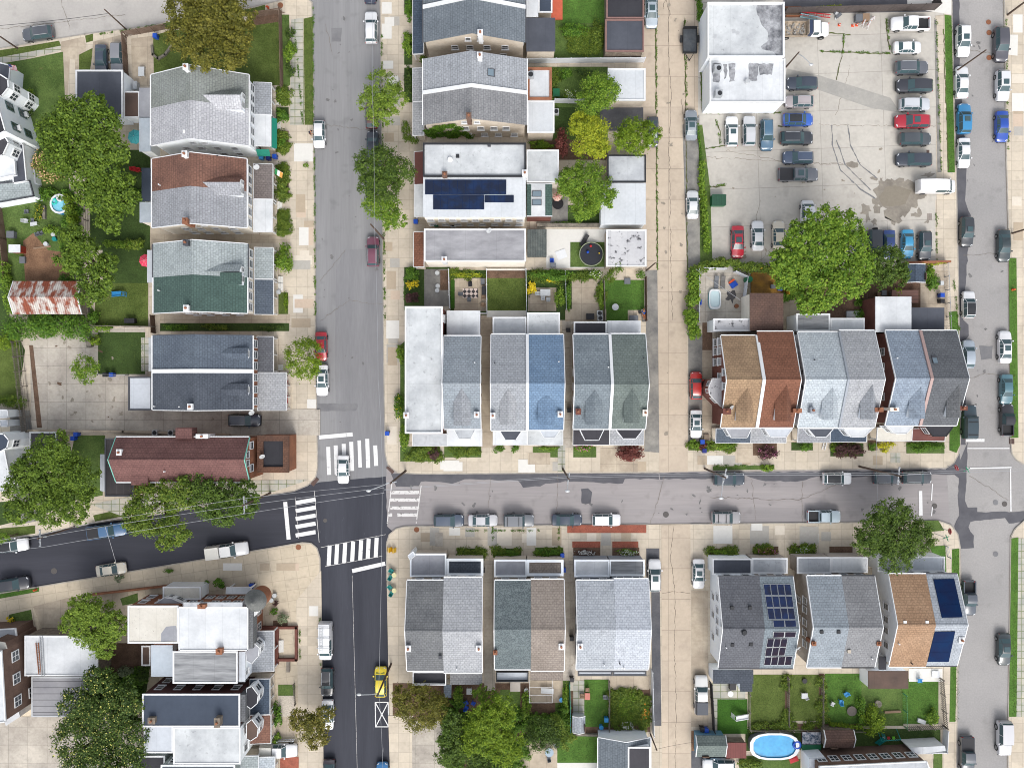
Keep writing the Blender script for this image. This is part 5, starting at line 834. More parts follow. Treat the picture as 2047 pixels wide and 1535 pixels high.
# stations: x, z_bottom, z_mid, z_belt, z_top, w_low, w_belt, w_top ; top glass segments, side glass segments
VT = dict(
 sedan=([(-2.3, .45, .62, .78, .84, .6, .64, .56), (-2.17, .3, .6, .9, .97, .8, .82, .72), (-1.62, .28, .6, .95, 1.03, .86, .86, .72), (-.98, .28, .6, .96, 1.38, .88, .88, .58), (-.1, .28, .6, .95, 1.45, .9, .9, .6), (.38, .28, .6, .94, 1.4, .9, .89, .58), (1.12, .28, .6, .92, .98, .89, .87, .72), (1.85, .28, .58, .83, .88, .87, .83, .66), (2.2, .32, .55, .7, .75, .76, .74, .58), (2.33, .42, .52, .6, .63, .55, .55, .46)], (2, 5), (2, 3, 4, 5)),
 suv=([(-2.3, .5, .7, .98, 1.1, .7, .74, .64), (-2.22, .36, .7, 1.02, 1.2, .86, .86, .7), (-1.9, .32, .7, 1.05, 1.64, .9, .9, .66), (-.7, .32, .7, 1.05, 1.73, .92, .92, .69), (.28, .32, .7, 1.03, 1.69, .92, .92, .67), (1.0, .32, .7, 1.03, 1.1, .92, .9, .76), (1.85, .34, .66, .96, 1.02, .9, .86, .7), (2.2, .38, .6, .84, .9, .8, .78, .62), (2.32, .5, .6, .7, .74, .6, .6, .5)], (1, 4), (1, 2, 3, 4)),
 hatch=([(-2.05, .45, .65, .9, 1.0, .66, .7, .6), (-1.95, .32, .62, .95, 1.08, .84, .84, .68), (-1.45, .28, .62, .98, 1.46, .87, .87, .6), (-.5, .28, .62, .98, 1.54, .89, .89, .63), (.4, .28, .6, .96, 1.48, .89, .89, .6), (1.1, .28, .6, .95, 1.02, .88, .86, .72), (1.7, .3, .58, .86, .92, .85, .81, .64), (1.98, .34, .55, .72, .78, .74, .72, .56), (2.1, .44, .52, .62, .66, .55, .55, .46)], (1, 4), (1, 2, 3, 4)),
 boxy=([(-2.2, .5, .75, 1.05, 1.25, .8, .82, .74), (-2.14, .42, .75, 1.08, 1.4, .88, .88, .76), (-2.0, .4, .75, 1.1, 1.76, .9, .9, .74), (-.6, .4, .75, 1.1, 1.83, .91, .91, .76), (.5, .4, .75, 1.08, 1.79, .91, .9, .74), (.86, .4, .75, 1.08, 1.14, .91, .88, .8), (1.85, .42, .72, 1.02, 1.08, .88, .84, .76), (2.12, .46, .65, .92, .98, .84, .8, .72), (2.2, .52, .62, .76, .8, .74, .72, .66)], (1, 4), (1, 2, 3, 4)),
 van=([(-2.78, .5, .85, 1.25, 1.8, .86, .88, .74), (-2.66, .38, .85, 1.28, 2.02, .95, .95, .8), (-.4, .36, .85, 1.28, 2.1, .98, .98, .83), (1.1, .36, .85, 1.24, 2.02, .98, .98, .8), (1.5, .36, .82, 1.2, 1.82, .97, .96, .74), (2.1, .36, .76, 1.1, 1.16, .94, .92, .78), (2.6, .4, .68, .92, .97, .86, .84, .68), (2.78, .48, .6, .72, .76, .7, .7, .58)], (4,), (2, 3, 4)),
 pickup=([(-.82, .42, .75, 1.08, 1.6, .93, .93, .68), (-.72, .42, .75, 1.1, 1.76, .94, .94, .7), (.1, .42, .75, 1.1, 1.82, .95, .95, .72), (.6, .42, .75, 1.08, 1.76, .95, .94, .7), (1.2, .42, .75, 1.08, 1.16, .95, .92, .8), (2.25, .44, .72, 1.0, 1.06, .93, .88, .76), (2.6, .48, .66, .88, .93, .86, .82, .7), (2.72, .56, .64, .74, .78, .7, .7, .6)], (3,), (1, 2, 3)))
WHEELS = dict(sedan=(1.45, -1.38, .33), suv=(1.42, -1.4, .37), hatch=(1.28, -1.26, .31), boxy=(1.36, -1.3, .4), van=(1.75, -1.7, .37), pickup=(1.72, -1.72, .4))
LEN = dict(sedan=4.63, suv=4.62, hatch=4.15, boxy=4.4, van=5.56, pickup=5.44)
VP = {}
def vproto(kind):
    if kind in VP: return VP[kind]
    st, tg, sg = VT[kind]; bm = bmesh.new(); rings = []
    for x, zb, zm, zl, zt, wl, wb, wt in st:
        half = [(wl, zb), (max(wl, wb) + .012, zm), (wb, zl), (wt, zt)]
        ring = [(x, -w, z) for w, z in half] + [(x, 0, zt + .045)] + [(x, w, z) for w, z in half[::-1]]
        rings.append([bm.verts.new(v) for v in ring])
    tagf = {}
    for i in range(len(rings) - 1):
        for j in range(8):
            f = bm.faces.new((rings[i][j], rings[i + 1][j], rings[i + 1][j + 1], rings[i][j + 1]))
            if j in (3, 4) and i in tg: tagf[f] = ('windscreen' if i == max(tg) else 'rear_window')
            if j in (2, 5) and i in sg: tagf[f] = 'side_window' + str(j)
        bm.faces.new((rings[i][0], rings[i][8], rings[i + 1][8], rings[i + 1][0]))
    e0 = bm.faces.new(rings[0][::-1]); bm.faces.new(rings[-1])
    bmesh.ops.recalc_face_normals(bm, faces=bm.faces)
    out = {}
    for nm in set(tagf.values()):
        fs = [f for f in tagf if tagf[f] == nm]
        if nm.startswith('side'):
            for f in fs: bmesh.ops.inset_individual(bm, faces=[f], thickness=.045)
        else: bmesh.ops.inset_region(bm, faces=fs, thickness=.06)
        m = MB(); idx = {}
        for f in fs:
            q = []
            for v in f.verts:
                if v not in idx: idx[v] = len(m.v); m.v.append(Vector(v.co))
                q.append(idx[v])
            m.f.append(q)
        out[nm] = (m, fs)
    dl = [f for nm in out for f in out[nm][1]]
    bmesh.ops.delete(bm, geom=dl, context='FACES_ONLY')
    me = bpy.data.meshes.new(kind + '_body'); bm.to_mesh(me); bm.free(); me.materials.append(PMAT)
    me.polygons.foreach_set('use_smooth', [True] * len(me.polygons)); me.set_sharp_from_angle(angle=R(38))
    parts = [('body', me, (0, 0, 0), 0)]
    def add(name, m, mat, smooth=False, fix=True):
        o = m.build(name, mat, smooth=smooth, fix=fix); d = o.data; bpy.data.objects.remove(o); parts.append((name, d, (0, 0, 0), 0))
    for nm in out: add('side_window' if nm.startswith('side') else nm, out[nm][0], CARGLASS, True, False)
    fx, rx, wr = WHEELS[kind]; w = max(s_[6] for s_ in st)
    m = MB(); m.cyl((0, -.11, 0), (0, .11, 0), wr, n=18); o = m.build('wheel', TYRE); ty = o.data; bpy.data.objects.remove(o)
    m = MB(); m.cyl((0, -.12, 0), (0, .12, 0), wr * .62, n=12); o = m.build('rim', RIM); ri = o.data; bpy.data.objects.remove(o)
    wheels = [(x, y, wr) for x in (fx, rx) for y in (-w + .07, w - .07)]
    f = st[-2]; b = st[1] if kind != 'pickup' else (-2.7, 0, .7, 1.0, 1.0, .9, .9, .85)
    for s_ in (-1, 1):
        p = st[-3]; m = MB()
        m.hexa([(f[0] - .03, s_ * (f[7] + .01), f[4] - .1), (f[0] + .02, s_ * f[7] * .72, f[4] - .1), (p[0] + (f[0] - p[0]) * .55, s_ * p[7] * .8, p[4] - .06), (p[0] + (f[0] - p[0]) * .35, s_ * (p[6] - .02), p[3] - .12),
                (f[0] - .03, s_ * (f[7] + .01), f[4] + .02), (f[0] + .02, s_ * f[7] * .72, f[4] + .035), (p[0] + (f[0] - p[0]) * .55, s_ * p[7] * .8, p[4] + (f[4] - p[4]) * .5 + .03), (p[0] + (f[0] - p[0]) * .35, s_ * (p[6] + .0), p[3] - .0)]); add('headlight', m, LAMP)
        m = MB().box(b[0] - .06, s_ * (b[6] - .02), b[3] - .2, b[0] + .16, s_ * (b[6] - .24), b[3] + (.04 if kind not in ('sedan', 'pickup') else -.01)); add('taillight', m, TAIL)
        ci = max(tg); q = st[ci + 1]; m = MB().box(q[0] - .35, s_ * (q[6] + .02), q[3] + .02, q[0] - .17, s_ * (q[6] + .22), q[3] + .16); o = m.build('mirror', PMAT); parts.append(('mirror', o.data, (0, 0, 0), 1)); bpy.data.objects.remove(o)
    m = MB().box(st[-1][0] - .12, -st[-1][6] - .1, st[-1][1] - .06, st[-1][0] + .02, st[-1][6] + .1, st[-1][1] + .1); add('front_bumper', m, TRIM)
    if kind == 'pickup':
        m = MB()
        m.box(-2.7, -.95, .42, -.84, .95, .66); m.box(-2.7, -.95, .661, -.84, -.8, 1.1); m.box(-2.7, .8, .661, -.84, .95, 1.1); m.box(-2.72, -.8, .661, -2.62, .8, 1.09); m.box(-.92, -.8, .661, -.84, .8, 1.12)
        o = m.build('bed', PMAT); parts.append(('bed', o.data, (0, 0, 0), 1)); bpy.data.objects.remove(o)
        add('bed_liner', MB().box(-2.6, -.79, .662, -.93, .79, .69), TRIM); add('rear_window', MB().box(-.845, -.58, 1.2, -.8, .58, 1.58), CARGLASS); add('rear_bumper', MB().box(-2.84, -.88, .42, -2.72, .88, .62), RIM)
    VP[kind] = dict(parts=parts, wheels=wheels, ty=ty, ri=ri, st=st); return VP[kind]
EXM = {}
def extra_mesh(key, fn, mat):
    if key not in EXM:
        o = fn().build(key[0], mat); EXM[key] = o.data; bpy.data.objects.remove(o)
    return EXM[key]
def car(kind, px, py, head, Lpx, rgb, label, opt='', gloss=.28, cat=None, w=1.0, group='vehicles parked along the streets'):
    pr = vproto(kind); ang = {'r': 0, 'u': 90, 'l': 180, 'd': 270}.get(head, head)
    p = P(px, py, .75); k = Lpx * S * (H - .75) / H / LEN[kind]; k = max(.86, min(1.16, k))
    nm = {'sedan': 'car', 'suv': 'sport_utility_car', 'hatch': 'hatchback', 'boxy': 'off_road_car', 'van': 'van', 'pickup': 'pickup_truck'}[kind]
    cat = cat or {'sedan': 'car', 'suv': 'car', 'hatch': 'car', 'boxy': 'car', 'van': 'van', 'pickup': 'pickup truck'}[kind]
    z = 0.0 if opt.startswith('0') else KB + .02
    o = thing(nm, label, cat, (p.x, p.y, z), group); o.rotation_euler = (0, 0, R(ang)); o.scale = (k, w * (k * .4 + .6), k * .35 + .65)
    pm = M('paint_%d_%d_%d' % rgb, c(*rgb), gloss, amp=0, spec=.5, coat=.6)
    for name, me, l, painted in pr['parts']:
        put(me, name, o, l, mat=pm if (painted or name == 'body') else None)
    for x, y, z in pr['wheels']:
        q = put(pr['ty'], 'wheel', o, (x, y, z)); put(pr['ri'], 'rim', q, (0, 0, 0))
    st = pr['st']; top = [s_ for s_ in st if s_[4] > 1.3]; a, b = top[0], top[-1]
    if kind in ('van', 'pickup'): b = top[-1] if kind == 'van' else top[-1]; a = top[0]
    zr = lambda x: np.interp(x, [s_[0] for s_ in st], [s_[4] for s_ in st]) + .03
    if 's' in opt:                                # sunroof
        x1 = b[0] - .18; x0 = x1 - .75
        put(extra_mesh(('sunroof', kind), lambda: MB().hexa([(x0, -.4, zr(x0) - .02), (x1, -.4, zr(x1) - .02), (x1, .4, zr(x1) - .02), (x0, .4, zr(x0) - .02), (x0, -.4, zr(x0) + .07), (x1, -.4, zr(x1) + .06), (x1, .4, zr(x1) + .06), (x0, .4, zr(x0) + .07)]), CARGLASS), 'sunroof', o, (0, 0, 0))
    if 'b' in opt:                                # dark roof skin
        xs = [a[0] + .1] + [s_[0] for s_ in top[1:-1]] + [b[0] - .05]
        def fn():
            m = MB()
            for u, v in zip(xs, xs[1:]):
                wu, wv = (np.interp(t, [s_[0] for s_ in st], [s_[7] for s_ in st]) - .04 for t in (u, v))
                for s_ in (0, 1):
                    y0u, y1u, y0v, y1v = (-wu, 0, -wv, 0) if s_ == 0 else (0, wu, 0, wv); e_ = lambda t, y: zr(t) - .018 + (.045 if y == 0 else 0)
                    m.hexa([(u, y0u, e_(u, y0u) - .03), (v, y0v, e_(v, y0v) - .03), (v, y1v, e_(v, y1v) - .03), (u, y1u, e_(u, y1u) - .03), (u, y0u, e_(u, y0u)), (v, y0v, e_(v, y0v)), (v, y1v, e_(v, y1v)), (u, y1u, e_(u, y1u))])
            return m
        put(extra_mesh(('roof_panel', kind), fn, M('dark_roof_skin', (.03, .032, .036), .25, amp=0)), 'roof_panel', o, (0, 0, 0))
    if 'r' in opt:                                # roof rails
        for s_ in (-1, 1): put(extra_mesh(('roof_rail', kind, s_), lambda: MB().box(a[0] + .15, s_ * (a[7] - .06), zr(-.4) - .08, b[0] - .1, s_ * (a[7] - .01), zr(-.4) + .03), STEEL), 'roof_rail', o, (0, 0, 0))
    if 'k' in opt:                                # cross bars
        for x in (a[0] + .5, b[0] - .5): put(extra_mesh(('cross_bar', kind, x), lambda: MB().box(x - .04, -.66, zr(x) + .04, x + .04, .66, zr(x) + .1), TRIM), 'cross_bar', o, (0, 0, 0))
    if 't' in opt: put(extra_mesh(('bed_cover', kind), lambda: MB().box(-2.64, -.88, 1.06, -.86, .88, 1.15), M('tonneau', (.03, .03, .034), .7, amp=0)), 'bed_cover', o, (0, 0, 0))
    if 'c' in opt or 'C' in opt: put(extra_mesh(('bed_cap', kind), lambda: MB().hexa([(-2.7, -.93, 1.1), (-.86, -.93, 1.1), (-.86, .93, 1.1), (-2.7, .93, 1.1), (-2.6, -.8, 1.8), (-.86, -.8, 1.84), (-.86, .8, 1.84), (-2.6, .8, 1.8)]), PMAT), 'bed_cap', o, (0, 0, 0), mat=M('cap_white', c(226, 224, 216), .5, amp=.03) if 'c' in opt else M('cap_dark', c(84, 88, 96), .6, amp=.1, ns=4))
    if 'l' in opt:                                # ladder rack
        def fn():
            m = MB()
            for x in (-2.2, -.8, .6): m.box(x - .04, -.95, 2.28, x + .04, .95, 2.34); m.box(x - .04, -.95, 1.9, x + .04, -.9, 2.3); m.box(x - .04, .9, 1.9, x + .04, .95, 2.3)
            m.box(-2.3, -.55, 2.36, 1.2, -.49, 2.42); m.box(-2.3, -.12, 2.36, 1.2, -.06, 2.42)
            for i in range(9): m.box(-2.2 + i * .38, -.49, 2.37, -2.14 + i * .38, -.12, 2.41)
            return m
        put(extra_mesh(('ladder_rack', kind), fn, STEEL), 'ladder_rack', o, (0, 0, 0))
    if 'w' in opt: put(extra_mesh(('spare_wheel', kind), lambda: MB().cyl((-2.42, 0, .95), (-2.2, 0, .95), .4, n=16), TYRE), 'spare_wheel', o, (0, 0, 0))
    if 'g' in opt: put(extra_mesh(('hood_panel', kind), lambda: MB().hexa([(x, s_ * y, zr(x) - .01 + dz) for dz in (0, .03) for x, s_, y in ((1.25, -1, .6), (2.1, -1, .5), (2.1, 1, .5), (1.25, 1, .6))]), PMAT), 'hood_panel', o, (0, 0, 0), mat=paint('dark_green_hood', c(40, 88, 62), .3))
    return o
WHT = (240, 241, 243); SLV = (196, 200, 206); DGR = (84, 88, 96); BLK = (46, 48, 54); GRY = (132, 136, 142); NVY = (58, 66, 84)
for a in (
 ('suv', 76, 68, 188, 62, DGR, 'dark grey car on the pale street at top left', '0r'), ('sedan', 203, 120, 'd', 60, (70, 80, 96), 'navy car beside its grey neighbour, left of the two behind the dark garage'), ('suv', 236, 118, 'd', 62, (140, 142, 148), 'grey long roofed car, right of the two behind the dark garage'),
 ('suv', 742, 56, 'u', 64, WHT, 'white long roofed car near the top of the left street', '0r'), ('sedan', 740, -22, 'u', 60, NVY, 'dark car cut off by the top edge in the left street', '0'), ('hatch', 638, 269, 'd', 54, WHT, 'small white car with a person at its open door', '0'),
 ('hatch', 743, 230, 'u', 56, (92, 58, 56), 'dark reddish car under the street tree next to the pale grey roof', '0'), ('sedan', 745, 291, 'u', 60, (58, 64, 76), 'dark sedan half under the large street tree', '0'), ('suv', 746, 503, 'u', 60, (124, 74, 92), 'maroon car with rails parked by the leaning pole', '0r'),
 ('sedan', 642, 692, 'd', 58, (176, 34, 48), 'red car half hidden by the round street tree', '0'), ('sedan', 644, 760, 'd', 62, WHT, 'white car with a sunroof below the round street tree', '0s'), ('sedan', 686, 938, 'd', 57, WHT, 'white sedan driving over the zebra crossing', '0'), ('suv', 490, 840, 'r', 64, (46, 54, 72), 'dark navy car in the driveway above the red roofed corner building', 'r'),
 ('suv', 24, 1090, 6, 66, WHT, 'white car with dark roof at the left edge of the dark street', '0b'), ('pickup', 214, 1061, 8, 78, (74, 112, 152), 'blue pickup with a black bed cover beside the large tree', '0t'), ('pickup', 455, 1100, 8, 86, (236, 236, 236), 'white pickup with an off-white bed cap on the dark street', '0c'), ('sedan', 222, 1138, 8, 60, (226, 218, 200), 'cream sedan parked on the lower kerb of the dark street', '0'), ('suv', 28, 1167, 8, 64, (52, 54, 62), 'black car at the left edge by the small verge', '0'),
 ('van', 651, 1280, 'd', 77, WHT, 'white van with a ladder on its roof rack', '0l'), ('suv', 654, 1362, 'd', 58, BLK, 'black car right behind the ladder van', '0r'), ('sedan', 655, 1428, 'd', 61, WHT, 'white car partly under the sparse brownish tree', '0s'), ('sedan', 658, 1545, 'd', 58, (52, 44, 52), 'dark car cut by the bottom edge of the lower left street', '0'), ('hatch', 761, 1362, 'u', 60, (238, 214, 52), 'bright yellow car with a green hood under the leaning pole', '0g'), ('sedan', 764, 1553, 'u', 60, (58, 122, 176), 'blue car barely inside the bottom edge', '0'), ('pickup', 558, 1498, 'r', 74, WHT, 'white pickup with a white bed cap in the driveway beside the flower bed', 'c'),
 ('suv', 897, 1040, 'r', 60, (78, 90, 108), 'slate blue car, first in the lower row after the worn crossing', '0'), ('sedan', 965, 1040, 'r', 59, (206, 206, 210), 'silver sedan, second in the lower row after the worn crossing', '0'), ('boxy', 1037, 1040, 'r', 61, (122, 126, 132), 'grey boxy off-road car between the silver and the navy sedan', '0k'), ('sedan', 1133, 1039, 'r', 61, (66, 76, 92), 'navy sedan in front of the brick strip start', '0'), ('suv', 1212, 1039, 'r', 57, WHT, 'white car parked along the brick strip', '0'),
 ('suv', 1451, 1034, 'r', 59, (164, 162, 164), 'grey car with roof bars just right of the alley mouth', '0kr'), ('pickup', 1647, 1032, 'r', 66, (186, 202, 212), 'pale blue pickup left of the leafy corner tree', '0'), ('suv', 1457, 957, 'r', 63, (62, 72, 84), 'dark car under the pole with a transformer', '0'), ('suv', 1673, 956, 'r', 58, WHT, 'white car with a black roof on the upper side of the middle street', '0b'), ('suv', 1772, 955, 'r', 55, (66, 72, 82), 'dark car under the crossarm, left of a similar one', '0r'), ('suv', 1832, 954, 'r', 60, (70, 74, 80), 'dark railed car nearest the right-hand corner of the middle street', '0r'),
 ('sedan', 1302, 24, 'd', 66, (180, 192, 202), 'pale blue grey sedan beside the garages at the top of the alley', 's'), ('sedan', 1304, 264, 'd', 60, (70, 74, 82), 'dark car mostly under the lime green tree'), ('sedan', 1381, 251, 'u', 61, (150, 158, 166), 'grey sedan with a sunroof on the right of the alley', 's'), ('sedan', 1384, 410, 'u', 57, (224, 226, 228), 'white sedan beside the weedy strip of the alley'), ('hatch', 1391, 771, 'u', 55, (192, 54, 50), 'red hatchback at the brick end house'), ('sedan', 1391, 847, 'd', 56, WHT, 'white sedan with a dark sunroof behind the red hatchback', 's'),
 ('suv', 1308, 1149, 'u', 64, WHT, 'white car with a sunroof on the narrow asphalt drive', 's'), ('sedan', 1396, 1146, 'd', 60, (236, 236, 238), 'white sedan with a sunroof opposite the asphalt drive', 's'), ('pickup', 1401, 1386, 'u', 76, (234, 234, 232), 'long white pickup with a big dark ribbed cap', 'C'), ('suv', 1436, 1528, 'l', 64, WHT, 'white car below the blue shed at the bottom edge'),
):
    car(*a)
LOT = 'vehicles in the parking lot'
for a in (
 ('suv', 1602, 168, 'l', 61, (62, 70, 84), 'navy dark car highest of those by the white building'), ('hatch', 1597, 204, 'l', 56, (178, 170, 172), 'silver brown car tucked against the corner of the white building', 'r'), ('hatch', 1594, 240, 'r', 60, (44, 96, 190), 'bright blue car with a dark roof', 'b'), ('suv', 1591, 277, 'r', 66, (52, 56, 64), 'black railed car under the bright blue one', 'r'), ('suv', 1594, 316, 'l', 60, (74, 88, 112), 'slate blue car above the dark pickup', 'r'), ('pickup', 1595, 350, 'r', 78, (104, 108, 116), 'dark grey pickup with a black bed cover', 'ts'),
 ('suv', 1462, 264, 'u', 60, WHT, 'white car with a sunroof below the white building', 's'), ('suv', 1497, 263, 'u', 60, (206, 208, 212), 'silver car between the white one and the teal one'), ('suv', 1532, 271, 'd', 62, (76, 112, 138), 'teal blue car below the white building', 'r'), ('pickup', 1818, 49, 'l', 77, WHT, 'white pickup with lumber in its open bed'), ('sedan', 1813, 96, 'r', 56, WHT, 'white sedan second from the top of the right parking row'), ('suv', 1821, 137, 'r', 66, (96, 100, 108), 'dark grey railed car right under the white sedan', 'r'),
 ('suv', 1826, 173, 'l', 71, (58, 60, 68), 'long black car facing left above the silver one'), ('suv', 1827, 210, 'r', 61, (204, 208, 214), 'silver car right above the red one', 'r'), ('suv', 1822, 244, 'l', 69, (178, 40, 58), 'red car with a dark sunroof in the right parking row', 's'), ('suv', 1828, 279, 'r', 63, (72, 78, 84), 'charcoal car right under the red one'), ('suv', 1825, 320, 'l', 70, (62, 68, 80), 'lowest dark car of the right parking row, above the puddle'), ('van', 1869, 374, 'r', 79, (240, 240, 242), 'white passenger van standing at the lot exit'),
 ('sedan', 1474, 484, 'd', 65, (186, 40, 58), 'red sedan with a sunroof in the lower lot', 's'), ('sedan', 1514, 472, 'u', 60, WHT, 'white sedan right of the red sedan in the lower lot'), ('sedan', 1556, 472, 'u', 60, (226, 216, 196), 'cream car half under the big lot tree'), ('van', 1613, 434, 'u', 66, (234, 235, 238), 'white van poking out above the big lot tree'), ('sedan', 1716, 494, 'u', 60, (228, 230, 232), 'white car almost hidden under the right side of the big tree'), ('boxy', 1747, 490, 'd', 60, (48, 54, 62), 'black boxy off-road car with a spare wheel on its back', 'w'), ('sedan', 1776, 490, 'd', 60, (44, 70, 128), 'navy blue sedan between the off-road car and the sky blue car'), ('sedan', 1813, 488, 'd', 58, (62, 152, 196), 'sky blue car next to the last black car in the lot'), ('suv', 1847, 492, 'd', 59, (66, 70, 78), 'black car at the right end of the lower lot row', 'rs')):
    car(*a, group=LOT)
RS = 'vehicles parked on the right street'
for a in (
 ('suv', 1925, 83, 'd', 63, WHT, 'white car with a sunroof, topmost on the left kerb of the right street', '0s'), ('sedan', 1923, 165, 'u', 65, WHT, 'white sedan at the foot of the leaning pole', '0'), ('suv', 1927, 238, 'u', 61, (58, 140, 192), 'sky blue car with a sunroof on the right street', '0s'), ('sedan', 1927, 306, 'd', 60, WHT, 'white sedan behind the sky blue car', '0'), ('suv', 2001, 90, 'd', 69, (84, 84, 92), 'large dark grey car on the right kerb near the rusty covers', '0'), ('suv', 2004, 172, 'd', 61, (226, 228, 232), 'pale silver car with a dark sunroof on the right kerb', '0s'), ('sedan', 2003, 253, 'd', 62, (36, 80, 176), 'deep blue car on the right kerb', '0'), ('suv', 1932, 464, 'd', 59, (58, 62, 68), 'black car with a sunroof alone on the left kerb', '0s'), ('sedan', 2007, 491, 'd', 64, (54, 66, 70), 'dark green black car by the striped verge start', '0'), ('suv', 1936, 609, 'u', 54, WHT, 'white car with a black roof on the right street', '0b'), ('hatch', 1936, 708, 'u', 56, (172, 184, 196), 'silver blue car beside the eave of the end house', '0'), ('sedan', 2009, 694, 'u', 65, WHT, 'white sedan with a sunroof on the right kerb', '0s'), ('sedan', 2012, 778, 'd', 61, (84, 124, 136), 'teal grey sedan above the dark pickup', '0'), ('boxy', 1937, 843, 'u', 68, (50, 68, 78), 'big boxy dark teal car at the stop line', '0k'), ('pickup', 2013, 839, 'u', 58, (50, 50, 56), 'black pickup at the right corner verge', '0'), ('pickup', 1937, 1195, 'd', 69, (74, 82, 94), 'dark blue grey pickup beside the solar end house', '0'), ('sedan', 2007, 1297, 'd', 65, (50, 60, 64), 'black green sedan alone on the lower right kerb', '0s'), ('boxy', 2007, 1474, 'd', 72, (210, 210, 214), 'silver boxy car at the bottom right', '0'), ('pickup', 1933, 1510, 'd', 76, (78, 84, 94), 'dark pickup with a ribbed bed cover at the bottom right', '0t')):
    car(*a, group=RS)
# flatbed truck and trailer
p = P(1600, 60, 1); t = thing('flatbed_truck', 'white work truck with rubble in its open bed and a blue tank', 'truck', (p.x, p.y, KB + .02)); B0 = P(1600, 60, 1)
def at(x, y, z): return (B0.x + x, B0.y + y, z + KB)
MB().box(*at(-3.1, -1.1, .85), *at(.9, 1.1, .95)).box(*at(-3.1, -1.12, .951), *at(.9, -1.04, 1.3)).box(*at(-3.1, 1.04, .951), *at(.9, 1.12, 1.3)).box(*at(.82, -1.03, .951), *at(.9, 1.03, 2.1)).build('bed', M('wood_bed', c(196, 180, 160), .9, c2=c(150, 136, 120), nl=1.5, ns=5, amp=.2), t)
MB().box(*at(.95, -1.0, .9), *at(1.5, 1.0, 1.9)).build('tank', paint('tank_blue', c(58, 70, 96), .5), t)
m = MB(); st = [(1.55, .6, 2.15, .98), (2.5, .6, 2.2, .98), (2.9, .6, 1.5, 1.0), (3.9, .6, 1.35, .95), (4.15, .7, 1.05, .8)]
for a, b in zip(st, st[1:]): m.hexa([at(a[0], -a[3], a[1]), at(b[0], -b[3], b[1]), at(b[0], b[3], b[1]), at(a[0], a[3], a[1]), at(a[0], -a[3] * .86, a[2]), at(b[0], -b[3] * .86, b[2]), at(b[0], b[3] * .86, b[2]), at(a[0], a[3] * .86, a[2])])
m.build('cab', paint('truck_white', c(240, 240, 242), .35), t); m = MB(); m.hexa([at(2.52, -.8, 2.12), at(2.9, -.84, 1.53), at(2.9, .84, 1.53), at(2.52, .8, 2.12), at(2.54, -.8, 2.22), at(2.94, -.84, 1.56), at(2.94, .84, 1.56), at(2.54, .8, 2.22)]); m.build('windscreen', CARGLASS, t)
MB().box(*at(1.7, -1.02, 1.4), *at(2.4, -.9, 1.95)).build('side_window', CARGLASS, t)
for x in (-2.0, 3.2):
    for y in (-1.0, 1.0): w_ = MB().cyl(at(x, y - .16, .42), at(x, y + .16, .42), .44, n=16).build('wheel', TYRE, t); MB().cyl(at(x, y - .17, .42), at(x, y + .17, .42), .24, n=10).build('rim', RIM, w_)
r_ = random.Random(4); m = MB()
for i in range(40): m.obox(B0.x + r_.uniform(-2.2, .5), B0.y + r_.uniform(-.8, .8), KB + .95, KB + .96 + r_.uniform(.05, .3), r_.uniform(.1, .4), r_.uniform(.08, .3), r_.uniform(0, 3))
tag(m.build('rubble', M('rubble', c(190, 188, 184), .9, c2=c(120, 112, 104), nl=3, amp=.3)), 'broken rubble heaped in the bed of the white work truck', 'rubble', kind='stuff')
B0 = P(1378, 83, .6); t = thing('utility_trailer', 'black open utility trailer parked in the upper alley', 'trailer', (B0.x, B0.y, KB + .02))
MB().box(*at(-1.05, -1.9, .55), *at(1.05, 1.75, .66)).build('deck', M('trailer_deck', c(70, 76, 84), .6, c2=c(92, 96, 100), nl=.8, amp=.2), t); m = MB()
for x in (-1.06, 1.0): m.box(*at(x, -1.9, .661), *at(x + .06, 1.8, 1.0))
m.box(*at(-1.0, 1.74, .661), *at(1.0, 1.8, 1.5)); m.box(*at(-1.0, -1.9, .661), *at(1.0, -1.84, 1.0)); m.build('side_rails', TRIM, t)
for x in (-1.25, 1.25): w_ = MB().cyl(at(x - .1, .2, .36), at(x + .1, .2, .36), .36, n=14).build('wheel', TYRE, t); MB().box(*at(x - .16, -.35, .74), *at(x + .16, .75, .8)).build('fender', TRIM, t)
MB().tube([at(-.6, -1.9, .55), at(0, -2.9, .5)], .05).tube([at(.6, -1.9, .55), at(0, -2.9, .5)], .05).cyl(at(0, -2.8, .1), at(0, -2.8, .7), .06).build('hitch', TRIM, t)
